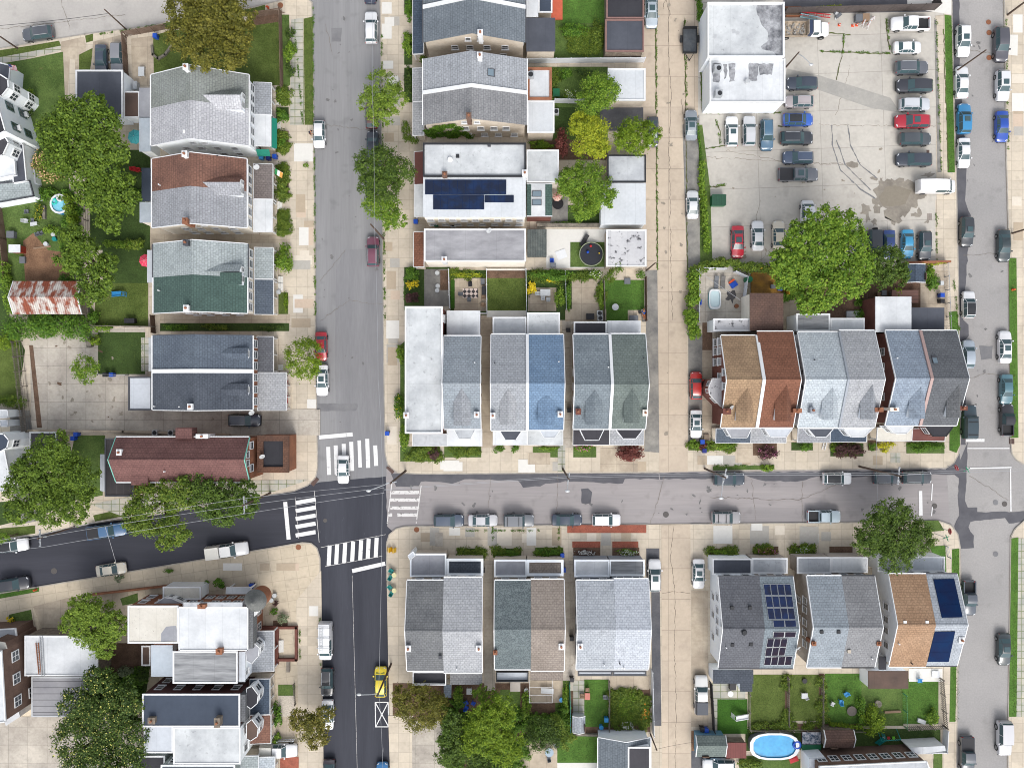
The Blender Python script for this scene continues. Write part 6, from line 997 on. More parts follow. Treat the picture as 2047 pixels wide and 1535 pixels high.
# trees, shrubs, hedges
def cloud(name, pos, size, mat, parent=None, seed=0, flat=.5, loc=None, aspect=.6, cen=None):
    rg = np.random.default_rng(seed); n = len(pos); sz = size * rg.uniform(.55, 1.35, n)
    nv = rg.normal(size=(n, 3)); nv /= np.linalg.norm(nv, axis=1)[:, None]; nv[:, 2] = np.abs(nv[:, 2]) + flat
    if cen is not None: nv += cen * .9
    nv /= np.linalg.norm(nv, axis=1)[:, None]
    a = rg.normal(size=(n, 3)); u = np.cross(nv, a); u /= np.linalg.norm(u, axis=1)[:, None] + 1e-9; w = np.cross(nv, u)
    o0 = BASE[parent.name] if parent is not None else Vector(loc or (0, 0, 0)); pos = pos - np.array(o0)
    u = u * (sz * .5)[:, None]; w = w * (sz * .5 * aspect)[:, None]
    v = np.empty((n, 4, 3)); v[:, 0] = pos - u; v[:, 1] = pos - w * 1.0 + nv * (sz * .08)[:, None]; v[:, 2] = pos + u; v[:, 3] = pos + w + nv * (sz * .08)[:, None]
    me = bpy.data.meshes.new(name); me.vertices.add(4 * n); me.vertices.foreach_set('co', v.ravel()); me.loops.add(4 * n); me.loops.foreach_set('vertex_index', np.arange(4 * n, dtype=np.int32))
    me.polygons.add(n); me.polygons.foreach_set('loop_start', np.arange(0, 4 * n, 4, dtype=np.int32)); me.polygons.foreach_set('loop_total', np.full(n, 4, dtype=np.int32)); me.update(calc_edges=True); me.validate()
    me.materials.append(mat); o = bpy.data.objects.new(name, me)
    if parent is None: o.location = o0
    return link(o, parent)
def clumps(lobes, per, seed, clr=.22, fill=.3, low=-.35):
    """leaf positions: clumps spread over each lobe's upper shell plus a thinner inside"""
    rg = np.random.default_rng(seed); out = []; dirs = []
    for (x, y, z), (rx, ry, rz), wgt in lobes:
        n = max(30, int(per * rx * ry * 3.1 * wgt)); rm = min(rx, ry); K = max(7, int(9 + 5.5 * rm * rm / max(.5, (rm * clr * 2) ** 1.2) * .6))
        d = rg.normal(size=(K, 3)); d /= np.linalg.norm(d, axis=1)[:, None]; d[:, 2] = np.where(d[:, 2] < low, -d[:, 2], d[:, 2])
        cc = d * rg.uniform(.72, 1.0, K)[:, None]; w = rg.uniform(.5, 1.4, K); k = rg.choice(K, n, p=w / w.sum())
        g = rg.normal(size=(n, 3)) * clr * rg.uniform(.6, 1.1, n)[:, None]; p = cc[k] + g
        f = rg.random(n) < fill; q = rg.normal(size=(n, 3)); q /= np.linalg.norm(q, axis=1)[:, None]; q *= (rg.random(n) ** .5 * .8)[:, None]; p[f] = q[f]
        ln = np.linalg.norm(p, axis=1); bad = ln > 1.22; p[bad] *= (1.22 / ln[bad])[:, None]
        out.append(p * (rx, ry, rz) + (x, y, z)); dirs.append(p / (np.linalg.norm(p, axis=1)[:, None] + 1e-6))
    return np.concatenate(out), np.concatenate(dirs)
TREES = 'trees in yards and along the streets'
def tree(label, lobes, top, mat, seed, size=.5, per=26, name='tree', clr=.2, trunk=None, group=TREES, fill=.3, flat=.4, th=.5, petals=None):
    """lobes: 'cx,cy,r[,ry]' in photo pixels at crown height; top: height of the crown top in metres"""
    L = []
    for s in lobes.split():
        q = [float(v) for v in s.split(',')]; r = q[2] * S * .92; ry = (q[3] if len(q) > 3 else q[2]) * S * .92
        hz = min(max(r, ry) * .62, top * .42) * (q[4] if len(q) > 4 else 1); zc = top - hz; p = P(q[0], q[1], zc); L.append(((p.x, p.y, zc), (r, ry, hz), 1.0))
    cx = sum(l[0][0] * l[1][0] ** 2 for l in L) / sum(l[1][0] ** 2 for l in L); cy = sum(l[0][1] * l[1][0] ** 2 for l in L) / sum(l[1][0] ** 2 for l in L)
    if trunk: q = P(*trunk); tx, ty = q.x, q.y
    else: tx, ty = cx, cy
    root = thing(name, label, 'tree', (tx, ty, 0), group); pos, dr = clumps(L, per * 3.5, seed, clr * .68, fill * .45); cloud('crown', pos, size * .74, LF[mat], root, seed + 1, flat, cen=dr)
    rg = random.Random(seed); m = MB(); zt = top * .42; m.cyl((tx, ty, -.1), (tx + (cx - tx) * .4, ty + (cy - ty) * .4, zt), th * .5, th * .36, n=9)
    for l in L:
        for i in range(3 if len(L) > 2 else 5):
            a = rg.uniform(0, 6.28); e = (l[0][0] + math.cos(a) * l[1][0] * .6, l[0][1] + math.sin(a) * l[1][1] * .6, l[0][2] + l[1][2] * rg.uniform(-.1, .5)); b = (tx + (cx - tx) * .4, ty + (cy - ty) * .4, zt * rg.uniform(.8, .98))
            mid = tuple((u + v) / 2 + rg.uniform(-.3, .3) for u, v in zip(b, e)); m.cyl(b, mid, th * .2, th * .13, n=6); m.cyl(mid, e, th * .13, th * .03, n=6)
    m.build('trunk', BARK, root, smooth=True)
    if petals:
        rg2 = np.random.default_rng(seed + 5); up = pos[dr[:, 2] > .05]; up = up[rg2.choice(len(up), min(len(up), petals[1]), replace=False)] + (0, 0, .12); cloud('blossom', up, petals[2], petals[0], root, seed + 9, 1.2, aspect=.95)
    return root
tree('big bushy olive green tree with a yellowing crown behind the olive roofed house', '422,40,60 378,70,44 468,72,42 400,104,36 455,110,36 372,28,40 470,26,40 420,-10,52', 12, 'olive', 1, .45, 30, clr=.17)
tree('large dark green maple beside the dark roofed garage', '165,285,62 118,268,44 214,300,42 170,338,44 148,232,38 208,248,34 118,318,32 185,210,26', 10, 'maple', 2, .55, 26); tree('leafy maple left of the brown and grey roofed twin', '215,395,42 178,390,28 246,395,32 220,440,28 195,352,24 240,358,26', 9, 'maple', 3, .55, 26); tree('dense maple between the mulched yard and the lawn with a pink parasol', '168,515,42 148,478,30 195,560,36 136,520,28 214,530,24 178,590,26', 8.5, 'maple', 4, .5, 26)
tree('small round bright tree on the cracked concrete yard', '175,738,30', 4.2, 'bright', 5, .35, 40, th=.25); tree('wide spreading leafy tree at the left edge above the dark street', '105,940,66 60,980,50 150,960,48 95,1010,46 150,1010,40 110,900,40 55,940,34 40,1020,30', 10.5, 'maple', 6, .42, 34, clr=.14)
tree('lopsided pale tipped tree hanging over the dark street', '310,1015,55 275,1035,34 345,1060,36 330,1085,20 360,985,44', 9.5, 'mixed', 7, .42, 32, trunk=(340, 985), clr=.15); tree('darker tree right of the lopsided one below the red roof', '430,990,50 480,995,40 395,975,40 445,1020,34 490,1010,28', 9, 'dark', 8, .42, 32, trunk=(440, 975), clr=.15)
tree('feathery light green tree beside the cream flat roof', '190,1245,54 165,1220,36 225,1250,34 205,1285,34 150,1245,30', 7.5, 'feather', 9, .38, 40, fill=.25, clr=.13); tree('tree covered in pale yellow blossom at the lower left', '215,1420,66 170,1470,60 250,1400,44 260,1470,40 160,1410,40 200,1360,34 190,1530,62 250,1530,44', 8.5, 'deep', 10, .42, 30, petals=(blossom('cream', (206, 204, 108)), 1700, .18))
tree('round clipped street tree over the red car', '608,718,43', 6, 'street', 11, .32, 46, clr=.16, th=.3); tree('sparse brownish street tree over the white car', '618,1450,36 650,1432,24 600,1435,24 635,1475,24', 6, 'autumn', 12, .38, 34, clr=.2, fill=.25, th=.25)
tree('airy street tree across from the pale grey roof', '762,178,38 745,205,32 785,200,30 765,228,28', 7.5, 'feather', 13, .34, 34, clr=.16, th=.3, fill=.2); tree('large dark street tree beside the white solar house', '760,335,46 735,325,28 795,345,34 770,380,34 745,370,30', 8, 'dark', 14, .4, 32, th=.35); tree('lower street tree above the leaning pole by the maroon car', '765,415,34 790,440,26 750,405,26', 7, 'bright', 15, .36, 30, th=.3, fill=.2)
tree('round green tree beside the white roofed garage', '1195,183,40 1180,205,28 1215,180,26', 6.5, 'bright', 16, .34, 40, th=.3); tree('yellow green tree left of the lime one behind the alley garages', '1180,268,46 1165,250,28 1195,290,28', 6.5, 'lime', 17, .34, 44, clr=.16, th=.3); tree('lime and green tree overhanging the alley', '1272,272,40 1250,280,28 1298,268,26', 6, 'street', 18, .34, 44, clr=.16, th=.3); tree('broad bright green tree over the patio of the solar house', '1170,372,54 1140,365,32 1200,390,34 1165,415,30', 6.5, 'bright', 19, .36, 42, clr=.15, th=.35)
tree('very large bright green tree shading the lower parking lot', '1635,500,60 1585,535,46 1695,495,44 1645,448,38 1640,572,50 1702,558,40 1600,475,34 1622,602,28 1690,450,30 1560,520,24 1725,520,24', 12, 'bright', 20, .5, 30, clr=.17); tree('dark narrow leaved tree over the blue sedan', '1772,530,42 1755,550,28 1795,545,26', 7, 'dark', 21, .4, 38, clr=.17, th=.35)
tree('leafy corner tree beside the right-hand stop sign', '1785,1065,60 1750,1060,40 1830,1075,40 1790,1105,40 1780,1025,36 1735,1085,30', 8.5, 'dark', 22, .38, 34, trunk=(1800, 1048), clr=.15); tree('rounded olive brown tree next to the pavement behind the roof terrace', '838,1410,50 815,1395,32 865,1420,34', 7, 'olive', 23, .34, 40, clr=.15, th=.35)
tree('lime green feathery tree in the middle of the overgrown bottom yard', '985,1450,48 960,1475,40 1010,1490,40 1000,1420,34 965,1440,36', 8.5, 'street', 24, .36, 38, clr=.16); tree('bushy dark tree left of the lime green feathery one', '915,1470,40 900,1500,36 930,1515,40 905,1440,26', 7, 'dark', 25, .36, 34, clr=.16); tree('young green tree near the blue chairs behind the terraces', '978,1395,24 960,1385,18', 5, 'bright', 26, .3, 40, th=.22); tree('dark shrubby tree between the patios behind the teal roof', '1085,1460,32 1070,1480,24 1100,1480,24', 5, 'deep', 27, .32, 40, th=.25); tree('yellowish shrubby tree right of the dark shrubby one', '1115,1455,26 1130,1480,20', 4.2, 'mixed', 28, .3, 40, th=.22)
tree('dark evergreen clump at the bottom edge of the overgrown yard', '960,1535,30 1000,1545,26', 5, 'deep', 29, .34, 36, th=.25); tree('small leafy tree at the left end of the dark street', '8,1075,14', 4, 'bright', 30, .3, 36, th=.2)
def shrub(label, px, py, rx, ry, h, mat, seed, size=.26, per=210, petals=None, group=None, name='shrub', cat='shrub', clr=.2):
    p = P(px, py, h * .5); root = thing(name, label, cat, (p.x, p.y, KB), group); per = max(per, 60) * (3.4 if per < 100 else 1); pos, dr = clumps([((p.x, p.y, h * .42 + KB), (rx * S * .92, ry * S * .92, h * .58), 1.0)], per, seed, clr, .25); cloud('foliage', pos, size, LF[mat], root, seed, .6, cen=dr)
    m = MB(); r_ = random.Random(seed)
    for i in range(3): m.cyl((p.x, p.y, KB - .02), (p.x + r_.uniform(-.3, .3) * rx * S, p.y + r_.uniform(-.3, .3) * ry * S, h * .6 + KB), .05, .02, n=5)
    m.build('stem', BARK, root)
    if petals:
        rg2 = np.random.default_rng(seed + 5); up = pos[dr[:, 2] > .1]; up = up[rg2.choice(len(up), min(len(up), petals[1]), replace=False)] + (0, 0, .06); cloud('blossom', up, petals[2], petals[0], root, seed + 9, 1.5, aspect=.95)
YEL, PNK, CRM, WHP, PEA, REDP = blossom('yellow', (240, 212, 40)), blossom('pink', (214, 120, 170)), blossom('white', (240, 240, 228)), blossom('whitish', (232, 232, 226)), blossom('peach', (222, 184, 140)), blossom('red', (200, 70, 60))
for i, a in enumerate((
 ('peach blossomed bush left of the large maple', 102, 330, 34, 34, 2.6, 'mixed', 100, .3, 50, (PEA, 900, .2)), ('dark clipped ball shrub, upper of two along the fence at top left', 580, 68, 9, 12, 1.6, 'deep', 101), ('light green shrub between the two dark ball shrubs', 579, 105, 12, 22, 1.5, 'bright', 102), ('dark clipped ball shrub, lower of two along the fence at top left', 580, 142, 11, 13, 1.7, 'deep', 103), ('green shrub by the porch steps of the olive roofed house', 562, 232, 14, 16, 1.2, 'hedge', 104), ('yellow green shrub above the same porch steps', 562, 188, 10, 8, 1.0, 'mixed', 105), ('low plants in the bed by the green awning', 562, 287, 10, 14, .8, 'hedge', 106, .24, 40), ('green bush in the bed under the tricolour flag', 563, 375, 11, 18, .9, 'mixed', 107), ('small plant in the pavement bed by the left street', 612, 332, 6, 6, .7, 'bright', 108, .2), ('lush bush in front of the pale green porch', 566, 520, 18, 32, 1.8, 'bright', 109), ('yellow green edge plants below the slate blue porch', 572, 600, 5, 22, .7, 'street', 110, .2),
 ('rounded hedge bush beside the alley gate of the old shed', 190, 635, 12, 12, 1.6, 'hedge', 111), ('round bush by the stone wall on the dry lawn', 190, 680, 12, 10, 1.4, 'street', 112), ('trailing bush on the lawn near the parked wall', 205, 656, 18, 8, 1.2, 'bright', 113), ('lime shrub in the corner by the pink parasol', 270, 490, 22, 14, 1.8, 'mixed', 114), ('clipped yellow green hedge block at the left edge', 25, 803, 32, 16, 1.8, 'conifer', 115, .22, 70), ('yellow leaved shrub at the left edge lawn', 16, 680, 18, 20, 1.8, 'street', 116), ('small shrub on the lower pavement', 338, 1140, 10, 5, .7, 'hedge', 117, .2), ('little blue green shrub behind the cream sedan', 239, 1155, 9, 9, 1.0, 'grey', 118, .2), ('round potted shrub left of the brick corner house wall', 415, 1163, 5, 5, 1.0, 'hedge', 119, .18), ('big green bush against the brick corner house', 440, 1165, 12, 11, 1.5, 'hedge', 120), ('purple leaved potted plant at the house corner', 553, 1204, 7, 7, .9, 'purple', 121, .2), ('light green bush at the corner house', 547, 1220, 8, 9, .9, 'hedge', 122, .2), ('grey green lavender like bush by the corner house', 565, 1236, 12, 12, .9, 'grey', 123, .2), ('yellow flowering bush at the lower left', 24, 1236, 8, 7, .8, 'mixed', 124, .2, 60, (YEL, 160, .16)), ('blue green spruce like bush under the feathery tree', 252, 1338, 16, 12, 2.0, 'grey', 125), ('dark bush beside the blossoming tree', 285, 1345, 14, 14, 2.0, 'deep', 126), ('green shrub along the gravel bed', 555, 1425, 10, 26, 1.2, 'hedge', 127), ('shrub at the white picket fence', 552, 1474, 10, 10, 1.1, 'bright', 128),
 ('green bush in the strip beside the slate porch, upper', 818, 20, 9, 22, 1.8, 'hedge', 129), ('green bush in the strip beside the slate porch, lower', 816, 88, 12, 26, 1.5, 'bright', 130), ('clipped yellow green corner shrub', 846, 122, 10, 10, 1.8, 'conifer', 131, .2), ('dark hedge beside the light porch of the skylight house', 818, 162, 9, 32, 1.5, 'deep', 132), ('clipped cloud shaped conifer shrub at the corner of the ivy house', 812, 262, 10, 22, 2.6, 'conifer', 133, .2), ('second clipped conifer shrub at the ivy house corner', 826, 280, 12, 10, 2.0, 'conifer', 134, .2), ('row of round clipped shrubs behind the white vinyl fence', 1165, 146, 24, 9, 1.8, 'deep', 135), ('dark bush in the garden below the white vinyl fence', 1128, 148, 16, 10, 1.4, 'hedge', 136), ('flowering perennials near the teal folded table', 1140, 190, 14, 12, .9, 'bright', 137, .22, 50, (CRM, 90, .14)), ('dark purple leaved small tree behind the pale roof', 1123, 288, 14, 28, 3.0, 'burgundy', 138), ('green border plants along the ivy house', 1080, 290, 28, 9, 1.0, 'bright', 139), ('leafy weeds in the upper yard', 1150, 62, 30, 14, 1.3, 'hedge', 140), ('tangled bush by the dark board garage', 1195, 70, 12, 30, 1.6, 'mixed', 141), ('green bush under the broad bright green tree', 1180, 425, 18, 12, 1.4, 'bright', 142), ('low border plants on the stone wall', 1130, 449, 30, 5, .7, 'hedge', 143),
 ('dark bush left of the yellow flowers by the corner path', 823, 548, 17, 14, 1.5, 'hedge', 144), ('yellow flowering bush by the corner path', 828, 570, 15, 12, 1.1, 'mixed', 145, .22, 60, (YEL, 260, .2)), ('brown dried bush by the white flat roof', 826, 596, 15, 12, 1.0, 'purple', 146), ('lime border plants behind the checkered rug patio', 935, 550, 34, 6, .8, 'lime', 147, .22), ('yellow flower mound right of the square lawn', 1061, 578, 10, 14, 1.0, 'mixed', 148, .22, 60, (YEL, 320, .22)), ('yellow edge plant above the grey patio table', 1102, 561, 10, 6, .8, 'mixed', 149, .22, 60, (YEL, 130, .2)), ('long ivy covered hedge between the gardens', 1100, 552, 48, 12, 1.8, 'hedge', 150), ('clipped oval hedge right of the grey patio table', 1118, 592, 11, 26, 1.5, 'bright', 151, .2), ('ivy bank along the bare concrete patio', 1136, 590, 7, 34, 1.3, 'hedge', 152), ('bush with white flowers near the bare concrete patio', 1190, 550, 14, 12, 1.5, 'bright', 153, .22, 60, (CRM, 60, .14)), ('tall golden conifer, upper of two by the flaking garage', 1233, 534, 13, 16, 3.2, 'conifer', 154, .2), ('broad golden conifer, lower of two by the flaking garage', 1218, 552, 14, 14, 2.6, 'conifer', 155, .2), ('round green shrub at the corner pole', 1281, 549, 10, 9, 1.6, 'hedge', 156, .2), ('ivy strip left of the fenced lawn', 1202, 590, 6, 34, 1.0, 'bright', 157), ('tall green bush at the side of the white flat roofed house', 801, 705, 8, 22, 1.6, 'bright', 158), ('lower green bush at the side of the white flat roofed house', 798, 815, 12, 26, 1.8, 'hedge', 159, .24, 60, (YEL, 30, .16)), ('long hedge at the corner house front', 808, 880, 9, 34, 1.2, 'bright', 160), ('variegated bush at the front corner', 838, 904, 20, 14, 1.3, 'mixed', 161), ('dark brown leaved bush beside the variegated one', 868, 906, 12, 12, 1.1, 'purple', 162),
 ('clipped round box shrub, left of two in front of the light grey house', 995, 897, 13, 8, 1.0, 'hedge', 163, .2, 70), ('clipped round box shrub, right of two in front of the light grey house', 1030, 897, 11, 8, 1.0, 'hedge', 164, .2, 70), ('low green hedge under the blue house porch', 1094, 896, 24, 5, .7, 'bright', 165, .2), ('flowering bed plants under the dark porch', 1167, 897, 22, 9, .8, 'bright', 166, .22, 60, (PNK, 60, .18)), ('wide burgundy maple shrub in front of the alley house', 1257, 905, 30, 15, 1.5, 'burgundy', 167, .28, 60), ('green bed plants at the alley corner', 1388, 888, 12, 10, .9, 'bright', 168), ('small burgundy bush in the alley corner bed', 1404, 891, 9, 9, 1.0, 'burgundy', 169, .2), ('low hedge below the dark porch by the alley', 1446, 892, 25, 8, .8, 'bright', 170), ('purple and green mixed bush in the front bed', 1534, 905, 22, 14, 1.1, 'purple', 171, .24, 60, (PNK, 60, .16)), ('round dark green bush by the front steps', 1610, 893, 15, 9, 1.2, 'hedge', 172, .22), ('big dark purple shrub in front of the mid grey house', 1696, 901, 30, 15, 1.7, 'purple', 173, .24, 70), ('bright yellow shrub below the white porch', 1772, 893, 19, 11, 1.3, 'yellow', 174, .22, 70), ('long clipped hedge below the red brown porch', 1850, 894, 38, 12, 1.1, 'hedge', 175, .2, 70), ('flowering bush on the kerbside grass strip', 1532, 935, 15, 8, 1.0, 'bright', 176), ('small green plant by the purple shrub', 1663, 898, 6, 9, .8, 'bright', 177, .2), ('dark bush between the two right hand porches', 1744, 892, 9, 9, 1.0, 'hedge', 178, .2),
 ('row of small bushes in front of the light grey row house', 942, 1104, 26, 6, .8, 'mixed', 179, .2), ('green bushes in front of the teal roof', 1013, 1105, 27, 7, .9, 'hedge', 180, .2), ('tall leafy bush in front of the taupe roof', 1098, 1103, 27, 9, 1.2, 'hedge', 181, .22), ('flower bed with white blooms in the brick edged bed', 1172, 1103, 26, 6, .6, 'purple', 182, .18, 60, (WHP, 120, .16)), ('white flowering bushes in front of the pale smooth roof', 1251, 1104, 26, 7, .8, 'bright', 183, .2, 60, (CRM, 120, .14)), ('row of round box plants in a black bed', 1444, 1103, 27, 6, .7, 'bright', 184, .2), ('brownish shrub with pink flowers in a small bed', 1531, 1101, 24, 9, 1.0, 'autumn', 185, .22, 60, (PNK, 40, .14)), ('mixed green and white bed plants', 1606, 1100, 24, 9, .8, 'bright', 186, .22, 60, (WHP, 50, .16)), ('bushy vine at the end of the fenced lawns', 1745, 1440, 24, 30, 2.2, 'street', 187, .26), ('ivy covered fence corner between the lower lawns', 1720, 1420, 10, 32, 1.4, 'hedge', 188), ('leafy bush in the far right lawn', 1862, 1430, 12, 16, 1.3, 'bright', 189), ('low vegetable rows in the garden plot', 1255, 1410, 24, 30, .7, 'bright', 190, .26, 50), ('orange flowers beside the garden plot', 1287, 1425, 10, 30, .7, 'hedge', 191, .22, 50, (blossom('orange', (226, 150, 50)), 90, .18)), ('white flowering bush at the end of the garden plot', 1256, 1448, 16, 10, .8, 'mixed', 192, .22, 50, (WHP, 120, .18)), ('ivy along the teal garden wall', 1130, 1395, 6, 36, 1.0, 'bright', 193), ('climbing bush left of the lattice pergola', 1052, 1410, 10, 30, 1.6, 'bright', 194), ('yellow green bush beside the lower patio', 1140, 1470, 16, 10, 1.2, 'mixed', 195), ('bush in the middle of the terrace yards', 915, 1385, 12, 20, 1.6, 'bright', 196), ('weedy bush by the oval pool', 1500, 1526, 24, 10, .9, 'mixed', 197), ('tall bush by the lawn chairs at the left', 103, 460, 18, 10, 1.2, 'bright', 198), ('flowering bush in the raised bed at the left', 78, 425, 12, 16, 1.2, 'mixed', 199, .24, 60, (YEL, 30, .16)), ('hanging bush by the navy barrel roofed shed', 1858, 548, 10, 22, 1.0, 'bright', 200), ('red vine along the wall top by the barrel roofed shed', 1858, 527, 34, 4, 1.6, 'lime', 201, .2), ('vine bush under the dark narrow leaved tree', 1792, 585, 12, 10, 1.4, 'street', 202), ('big rounded bush at the yellow deck', 1580, 575, 12, 20, 2.2, 'bright', 203),
 ('bush by the white house steps', 62, 195, 10, 16, 1.6, 'street', 204), ('dark bush at the white house corner', 58, 225, 10, 12, 1.4, 'deep', 205), ('red green bush by the left edge bay', 18, 902, 10, 14, 1.2, 'autumn', 206), ('green border plants below the green house wall', 350, 655, 28, 6, .7, 'hedge', 207), ('yellow green border plants in the middle of the wall bed', 430, 654, 30, 6, .8, 'mixed', 208), ('dark border plants at the street end of the wall bed', 540, 655, 26, 7, .8, 'deep', 209))):
    shrub(*a)
def hedge(label, path, w, h, mat, seed, size=.26, per=420, name='hedge', cat='hedge', group=None):
    """a planted strip along photo pixel points"""
    L = []; pp = pts(path)
    for a, b in zip(pp, pp[1:]):
        n = max(1, int(math.dist(a, b) / (w * .7)))
        for i in range(n + 1):
            p = P(a[0] + (b[0] - a[0]) * i / n, a[1] + (b[1] - a[1]) * i / n, h * .5); L.append(((p.x, p.y, KB + h * .42), (w * S * .55, w * S * .55, h * .6), .5))
    root = thing(name, label, cat, (L[0][0][0], L[0][0][1], KB), group); pos, dr = clumps(L, per, seed, .3, .3); cloud('foliage', pos, size, LF[mat], root, seed, .6, cen=dr)
hedge('long clipped hedge mound below the rusty roofed shed', '30,655 95,650 165,655', 40, 2.6, 'hedge', 300, .3, 230); hedge('narrow hedge between the two back gardens at left', '215,488 280,490', 12, 1.5, 'bright', 301); hedge('climbing hedge strip on the left garden fence', '138,400 148,440 150,490', 18, 2.0, 'street', 302); hedge('overgrown vine hedge at the left edge garden', '8,530 14,560 24,620', 18, 1.8, 'bright', 303)
hedge('tall leafy hedge beside the alley and the inflatable pool yard', '1386,550 1384,600 1380,630 1386,665', 22, 2.4, 'bright', 304, .3); hedge('vine hedge along the bottom of the parking lot', '1386,540 1440,525 1500,535 1560,540', 18, 2.0, 'mixed', 305, .28); hedge('weedy growth along the alley side of the parking lot', '1403,330 1402,370 1408,430 1412,500', 12, 1.1, 'bright', 306, .26); hedge('thin weeds at the upper alley edge of the lot', '1394,250 1400,300 1400,330', 5, .5, 'hedge', 307, .2); hedge('ivy fence between the bottom right gardens', '1660,1446 1720,1452', 8, 1.0, 'street', 308); hedge('leafy strip at the top of the alley beside the white building', '1392,-10 1398,15 1400,40', 10, 1.2, 'hedge', 309)
hedge('yellow green weeds on the dark roof strip above the lot', '1632,18 1680,14', 6, .4, 'lime', 310, .2)
# ivy on a wall
L = []; hh = HIVY; yw = hh.wall[0]
for i in range(26):
    x = hh.rect[0] + random.uniform(.1, 6.3); L.append(((x, yw - .12, random.uniform(.6, 6.3)), (.7, .22, .7), 1.6))
pos, dr = clumps(L, 330, 77, .3, .3, low=-1); tag(cloud('ivy', pos, .26, LF['hedge'], None, 77, .2, loc=(hh.rect[0] + 3, yw, KB)), 'ivy climbing the beige side wall of the pale grey house', 'ivy')
# poles, wires, signs
def pole(label, px, py, h, r=.16, arms=(), lamp=None, trans=False, mat=None, cat='utility pole', name='utility_pole', group='utility poles along the streets'):
    b = P(px, py); t = thing(name, label, cat, (b.x, b.y, KB), group); MB().cyl((b.x, b.y, -.1), (b.x, b.y, h), r, r * .7, n=10).build('pole', mat or POLE, t, smooth=True)
    for z, a, L in arms:
        m = MB().obox(b.x, b.y, z, z + .14, L, .14, R(a))
        for k in (-.45, -.2, .2, .45): m.cyl((b.x + k * L * math.cos(R(a)), b.y + k * L * math.sin(R(a)), z + .14), (b.x + k * L * math.cos(R(a)), b.y + k * L * math.sin(R(a)), z + .36), .06)
        m.build('crossarm', STEEL, t)
    if lamp:
        z, a, L = lamp; d = Vector((math.cos(R(a)), math.sin(R(a)), 0)); s = Vector((b.x, b.y, z)); k = MB().tube([s, s + d * L * .4 + Vector((0, 0, .5)), s + d * L + Vector((0, 0, .7))], .055).build('lamp_arm', STEEL, t)
        e = s + d * (L + .3) + Vector((0, 0, .66)); MB().ball(e, .34, .2, .14).build('lamp_head', SILVER, k)
    if trans: q = Vector((b.x + .45, b.y, h - 2.6)); MB().cyl(q, q + Vector((0, 0, 1.1)), .3, n=14).build('transformer', STEEL, t)
    return t
pole('leaning looking wooden pole behind the maroon car', 767, 478, 11, arms=(), lamp=None); pole('tall corner pole with a long street lamp arm over the dark crossing', 811, 941, 15, .18, ((14.2, 8, 1.4),), (13.2, 200, 3.0)); pole('wooden pole with a lamp on the pavement below the blue house', 1125, 937, 13, arms=((12.2, 80, 1.6),), lamp=(11.5, 265, 1.4)); pole('wooden pole with a round transformer on the verge right of the alley', 1408, 936, 12, arms=((11.2, 76, 2.4),), lamp=(10.5, 262, 2.6), trans=True); pole('wooden pole with a crossarm below the dark purple shrub', 1717, 932, 13, arms=((12.2, 84, 2.4),))
pole('wooden pole with a lamp arm above the yellow car', 782, 1326, 12.5, lamp=(11.5, 178, 2.2)); pole('wooden pole with a wide crossarm at the red roofed corner', 541, 985, 12.5, arms=((11.8, 92, 2.4), (10.8, 92, 1.2))); pole('thin wooden pole at the parked cars by the top left street', 253, 60, 6.5, .12); pole('wooden pole on the verge at the top left edge', 36, 98, 5.5, .14); pole('wooden pole on the green verge of the right street', 1908, 145, 8, .13); pole('wooden pole with a yellow sleeve at the top right', 2013, 31, 8, .16); pole('lamp post at the corner of the white commercial building', 1571, 135, 5.5, .13, lamp=(5.0, -48, 2.2)); pole('wooden pole on the right pavement by the dark green car', 2022, 467, 6, .14); pole('wooden pole at the ivy hedge corner by the alley', 1292, 541, 7.5, .13); pole('wooden pole at the slate garage by the lower alley', 1300, 1466, 5.5, .12); pole('wooden pole with a crossarm at the left end of the dark street', 150, 1052, 9.5, .14, ((8.8, 92, 2.4), (8.0, 180, .9)))
b = P(2013, 31); MB().cyl((b.x, b.y, 4.4), (b.x, b.y, 5.6), .2, n=10).build('sleeve', M('yellow_sleeve', c(230, 190, 40), .6, amp=.04), [o for o in COL.objects if o.get('label', '').endswith('yellow sleeve at the top right')][0])
WIREM = M('cable', c(170, 172, 176), .5, amp=0)
def wire(label, seg, r=.02, sag=.5, mat=None):
    m = MB()
    for a, b in zip(seg, seg[1:]):
        A, B = P(*a), P(*b); pts_ = []
        for i in range(9):
            t = i / 8; q = A.lerp(B, t); q.z -= sag * 4 * t * (1 - t); pts_.append(q)
        m.tube(pts_, r, 5)
    o = m.build('overhead_cable', mat or WIREM, loc=P(*seg[0])); tag(o, label, 'cable', 'overhead cables')
wire('cable running down the left street over the street trees', [(742, -40, 11), (745, 200, 11), (748, 440, 11), (756, 760, 11), (766, 985, 13)]); wire('cable along the lower dark street from the corner pole down', [(764, 985, 12.5), (757, 1380, 11.8), (766, 1560, 11.5)]); wire('upper cable along the north kerb of the middle street', [(768, 978, 13.5), (1130, 952, 12.4), (1445, 946, 11.6), (1790, 946, 12.4), (2060, 936, 12)]); wire('lower cable along the north kerb of the middle street', [(768, 980, 12.5), (1130, 955, 11.4), (1445, 950, 10.6), (1790, 950, 11.4), (2060, 940, 11)], .025)
